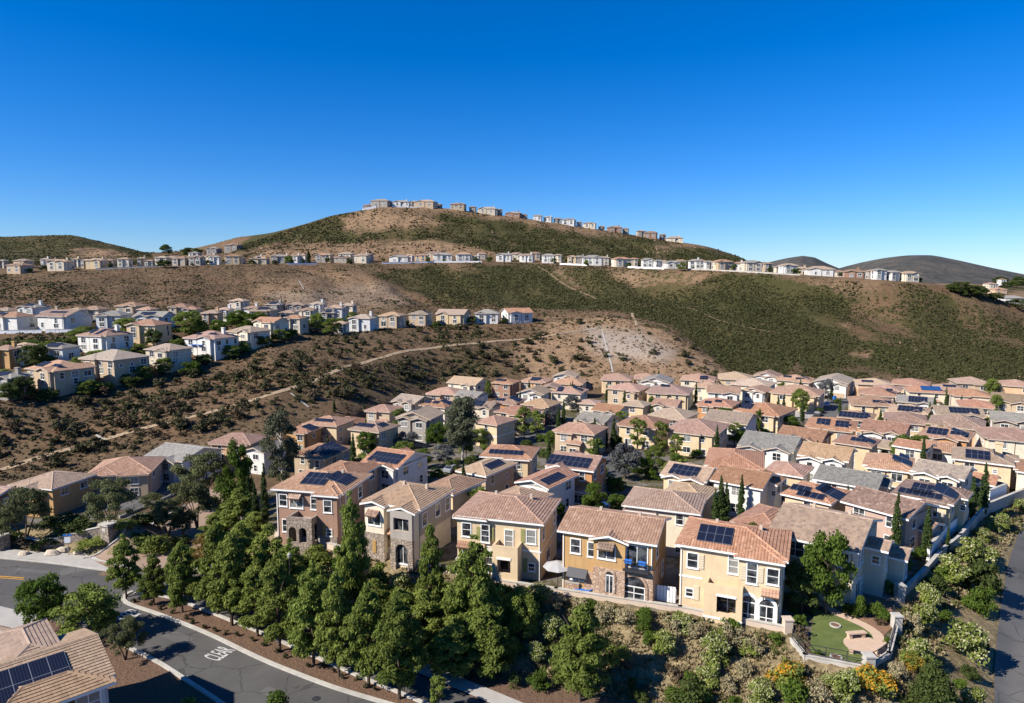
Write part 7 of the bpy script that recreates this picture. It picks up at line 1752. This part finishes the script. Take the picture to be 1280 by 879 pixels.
for px, py, rz, col, lab in ((1034, 508, 58, (.72, .72, .72), 'white car parked beside the far street end'), (757, 640, 66, (.02, .05, .16), 'dark blue car on the street behind the ochre house'), (566, 590, 60, (.25, .26, .28), 'grey car at the foot of the tall pale-barked tree'), (703, 545, 40, (.6, .6, .6), 'light grey car on the mid-estate street'), (1022, 520, 58, (.05, .05, .06), 'black car at the near end of the far street'), (1012, 513, 30, (.45, .45, .47), 'silver car on the driveway off the far street')):
    x, y = valley(px, py, 0); car(x, y, zt(x, y) + .08, R(rz), col, lab)
x, y = valley(1043, 500, 0); m = MB(); m.box(-.35, .35, -.4, .4, .1, 1.0); m.box(-.38, .38, -.45, .42, 1.0, 1.1); tag(m.build('wheelie_bin', M_BLUE, None, (x, y, zt(x, y) + .06)), 'blue bin beside the white car at the street end', 'bin')
x, y = valley(956, 541, 0); m = MB(); m.box(-.35, .35, -.4, .4, .05, 1.0); m.box(-.38, .38, -.45, .42, 1.0, 1.1); tag(m.build('wheelie_bin', M_BLUE, None, (x, y, zt(x, y))), 'blue bin beside the yellow house with a trim band', 'bin')
# ---- words painted on the slope road
def word(txt, px, py, w, hgt, rz):
    cu = bpy.data.curves.new('road_word', 'FONT'); cu.body = txt; cu.align_x = 'CENTER'; cu.align_y = 'CENTER'; cu.size = 1.0; cu.extrude = .003; cu.offset = .012; cu.materials.append(M_WPAINT)
    o = bpy.data.objects.new('road_word', cu); COL.objects.link(o); x, y = at(px, py, ZR); o.location = (x, y, ZR + .055); o.rotation_euler = (0, 0, rz)
    bpy.context.view_layer.update(); d = o.dimensions; o.scale = (w / max(d.x, .1), hgt / max(d.y, .1), 1); tag(o, kind='structure'); return o
word('CLEAR', 275, 818, 2.05, 2.0, R(66)); word('KEEP', 161, 770, 2.0, 2.1, R(66))
# ------------------------------------------------------------------ labels: look first, then what a thing stands beside, then its place
ORD = ['first', 'second', 'third', 'fourth', 'fifth', 'sixth', 'seventh', 'eighth', 'ninth', 'tenth', 'eleventh', 'twelfth'] + ['%dth' % i for i in range(13, 21)] + [('%d' % i) + ({1: 'st', 2: 'nd', 3: 'rd'}.get(i % 10, 'th')) for i in range(21, 100)]
def spx(o):
    p = o.location; return proj(p.x, p.y, p.z)
used_labels = set(o['label'] for o in COL.objects if o.get('label'))
def short(h):
    f = {'h': 'hip-roofed', 'H': 'hip-roofed', 'g': 'gabled', 'G': 'gabled'}[h.form]
    return '%s %s %s house' % (h.wc, h.rc + '-tiled' if h.rc != h.wc else '', f) if 0 else '%s %s-roofed house' % (h.wc, h.rc)
val = [h for h in ALLH if h.zone == 'valley']
for h in ALLH: h.sx, h.sy = spx(h.root)
cand = []
for h in val:
    h.root['category'] = 'house'; h.root['group'] = 'houses packed on the valley floor'
    fr = [g for g in ALLH if g.zone in ('valley', 'front') and g is not h and g.y < h.y - 3 and abs(g.sx - h.sx) < 40]
    g = min(fr, key=lambda g: math.hypot(g.x - h.x, g.y - h.y)) if fr else None
    h.base = look(h); h.lab = h.base + (', behind a %s' % short(g) if g and math.hypot(g.x - h.x, g.y - h.y) < 26 else '')
def settle(items, get, put, phrase='%s from left'):
    """things whose look and neighbour agree are told apart by their order from the left"""
    D_ = {}
    for o in items: D_.setdefault(get(o), []).append(o)
    for k, L in D_.items():
        if len(L) == 1 and k not in used_labels: put(L[0], k); used_labels.add(k); continue
        L.sort(key=lambda o: o.sx if hasattr(o, 'sx') else spx(o)[0])
        for i, o in enumerate(L):
            s = k + ', ' + phrase % (ORD[i] if len(L) > 1 else 'first'); put(o, s); used_labels.add(s)
settle(val, lambda h: h.lab, lambda h, s: h.root.__setitem__('label', s))
ZW = {'summit': 'on the hilltop skyline', 'ridge': 'in the long ridge row', 'crest': 'on the low crest', 'upper terrace': 'in the upper left terrace row', 'rear of the upper terrace': 'in the rear left row', 'outer terrace': 'in the outer terrace row', 'left terrace': 'on the left terrace', 'far right': 'beyond the ridge at the far right'}
for z_, w_ in ZW.items():
    hs_ = [h for h in ALLH if h.zone == z_]
    for h in hs_: h.root['category'] = 'house'; h.root['group'] = 'houses ' + w_
    rest = [h for h in hs_ if not h.root.get('label')]
    rest.sort(key=lambda h: h.sx)
    for i, h in enumerate(rest):
        n_ = sum(1 for g in hs_ if g.sx <= h.sx)
        h.root['label'] = '%s house with %s roof, %s from the left %s' % (h.wc, h.rc, ORD[n_ - 1], w_)
KD_ = {'street': 'dark green dense street tree', 'street2': 'mid green dense street tree', 'round': 'bright green leafy tree', 'rounddark': 'dark green rounded tree', 'olive': 'grey-green olive tree', 'cypress': 'slender dark cypress', 'eucalypt': 'pale-barked tree', 'tall': 'pale-barked tree', 'open': 'open-crowned tree', 'lilac': 'greyish lilac tree',
       'conic': 'conical tree', 'conicdark': 'dark conical tree', 'dark': 'very dark tree', 'bush': 'mid green shrub', 'brightbush': 'bright green shrub', 'darkbush': 'dark green shrub', 'flowerbush': 'green shrub with cream blossom', 'orangebush': 'shrub covered in orange flowers', 'autumnbush': 'yellowing shrub', 'strawbush': 'straw-coloured dry shrub', 'brownscrub': 'brown dry shrub', 'scrub': 'low dark seedling'}
todo = [o for o in TREES if not o.get('label')]
def near_house(o):
    p = o.location; g = min((h for h in ALLH), key=lambda h: (h.x - p.x) ** 2 + (h.y - p.y) ** 2); return g
for o in todo:
    gr = o.get('group', ''); k = KD_[o['_k']]
    if 'houses' in gr and o.location.y < 240:
        o['_l'] = '%s beside a %s' % (k, short(near_house(o)))
    else:
        o['_l'] = k + {'street trees along the slope road': ' in the mulch strip', 'trees massed along the slope road': ' in the mass along the slope road', 'bushes among the slope road trees': ' among the slope road trees', 'shrubs on the dry slopes below the wall': ' on the right slope below the boundary wall' if spx(o)[0] > 1120 else ' on the dry slope below the cream wall',
                       'leafy trees by the entrance drive': ' right of the entrance drive', 'cypresses left of the brown stone house': ' left of the brown stone house', 'planting in the small park': ' planted around the small park', 'shrubs around the entrance wall': ' around the entrance stone wall', 'small plants in the mulch strip': ' in the mulch strip', 'trees among the terrace houses': ' among hillside houses', 'trees beyond the ridge': ' beyond the ridge at far right'}.get(gr, ' on the slope')
settle(todo, lambda o: o['_l'], lambda o, s: o.__setitem__('label', s), '%s from left')
for o in list(TREES):
    for k in ('_k', '_l'):
        if k in o: del o[k]

for o in COL.objects:
    if o.get('label') and len(o['label'].split()) > 16: print('LONG', o.name, o['label'])
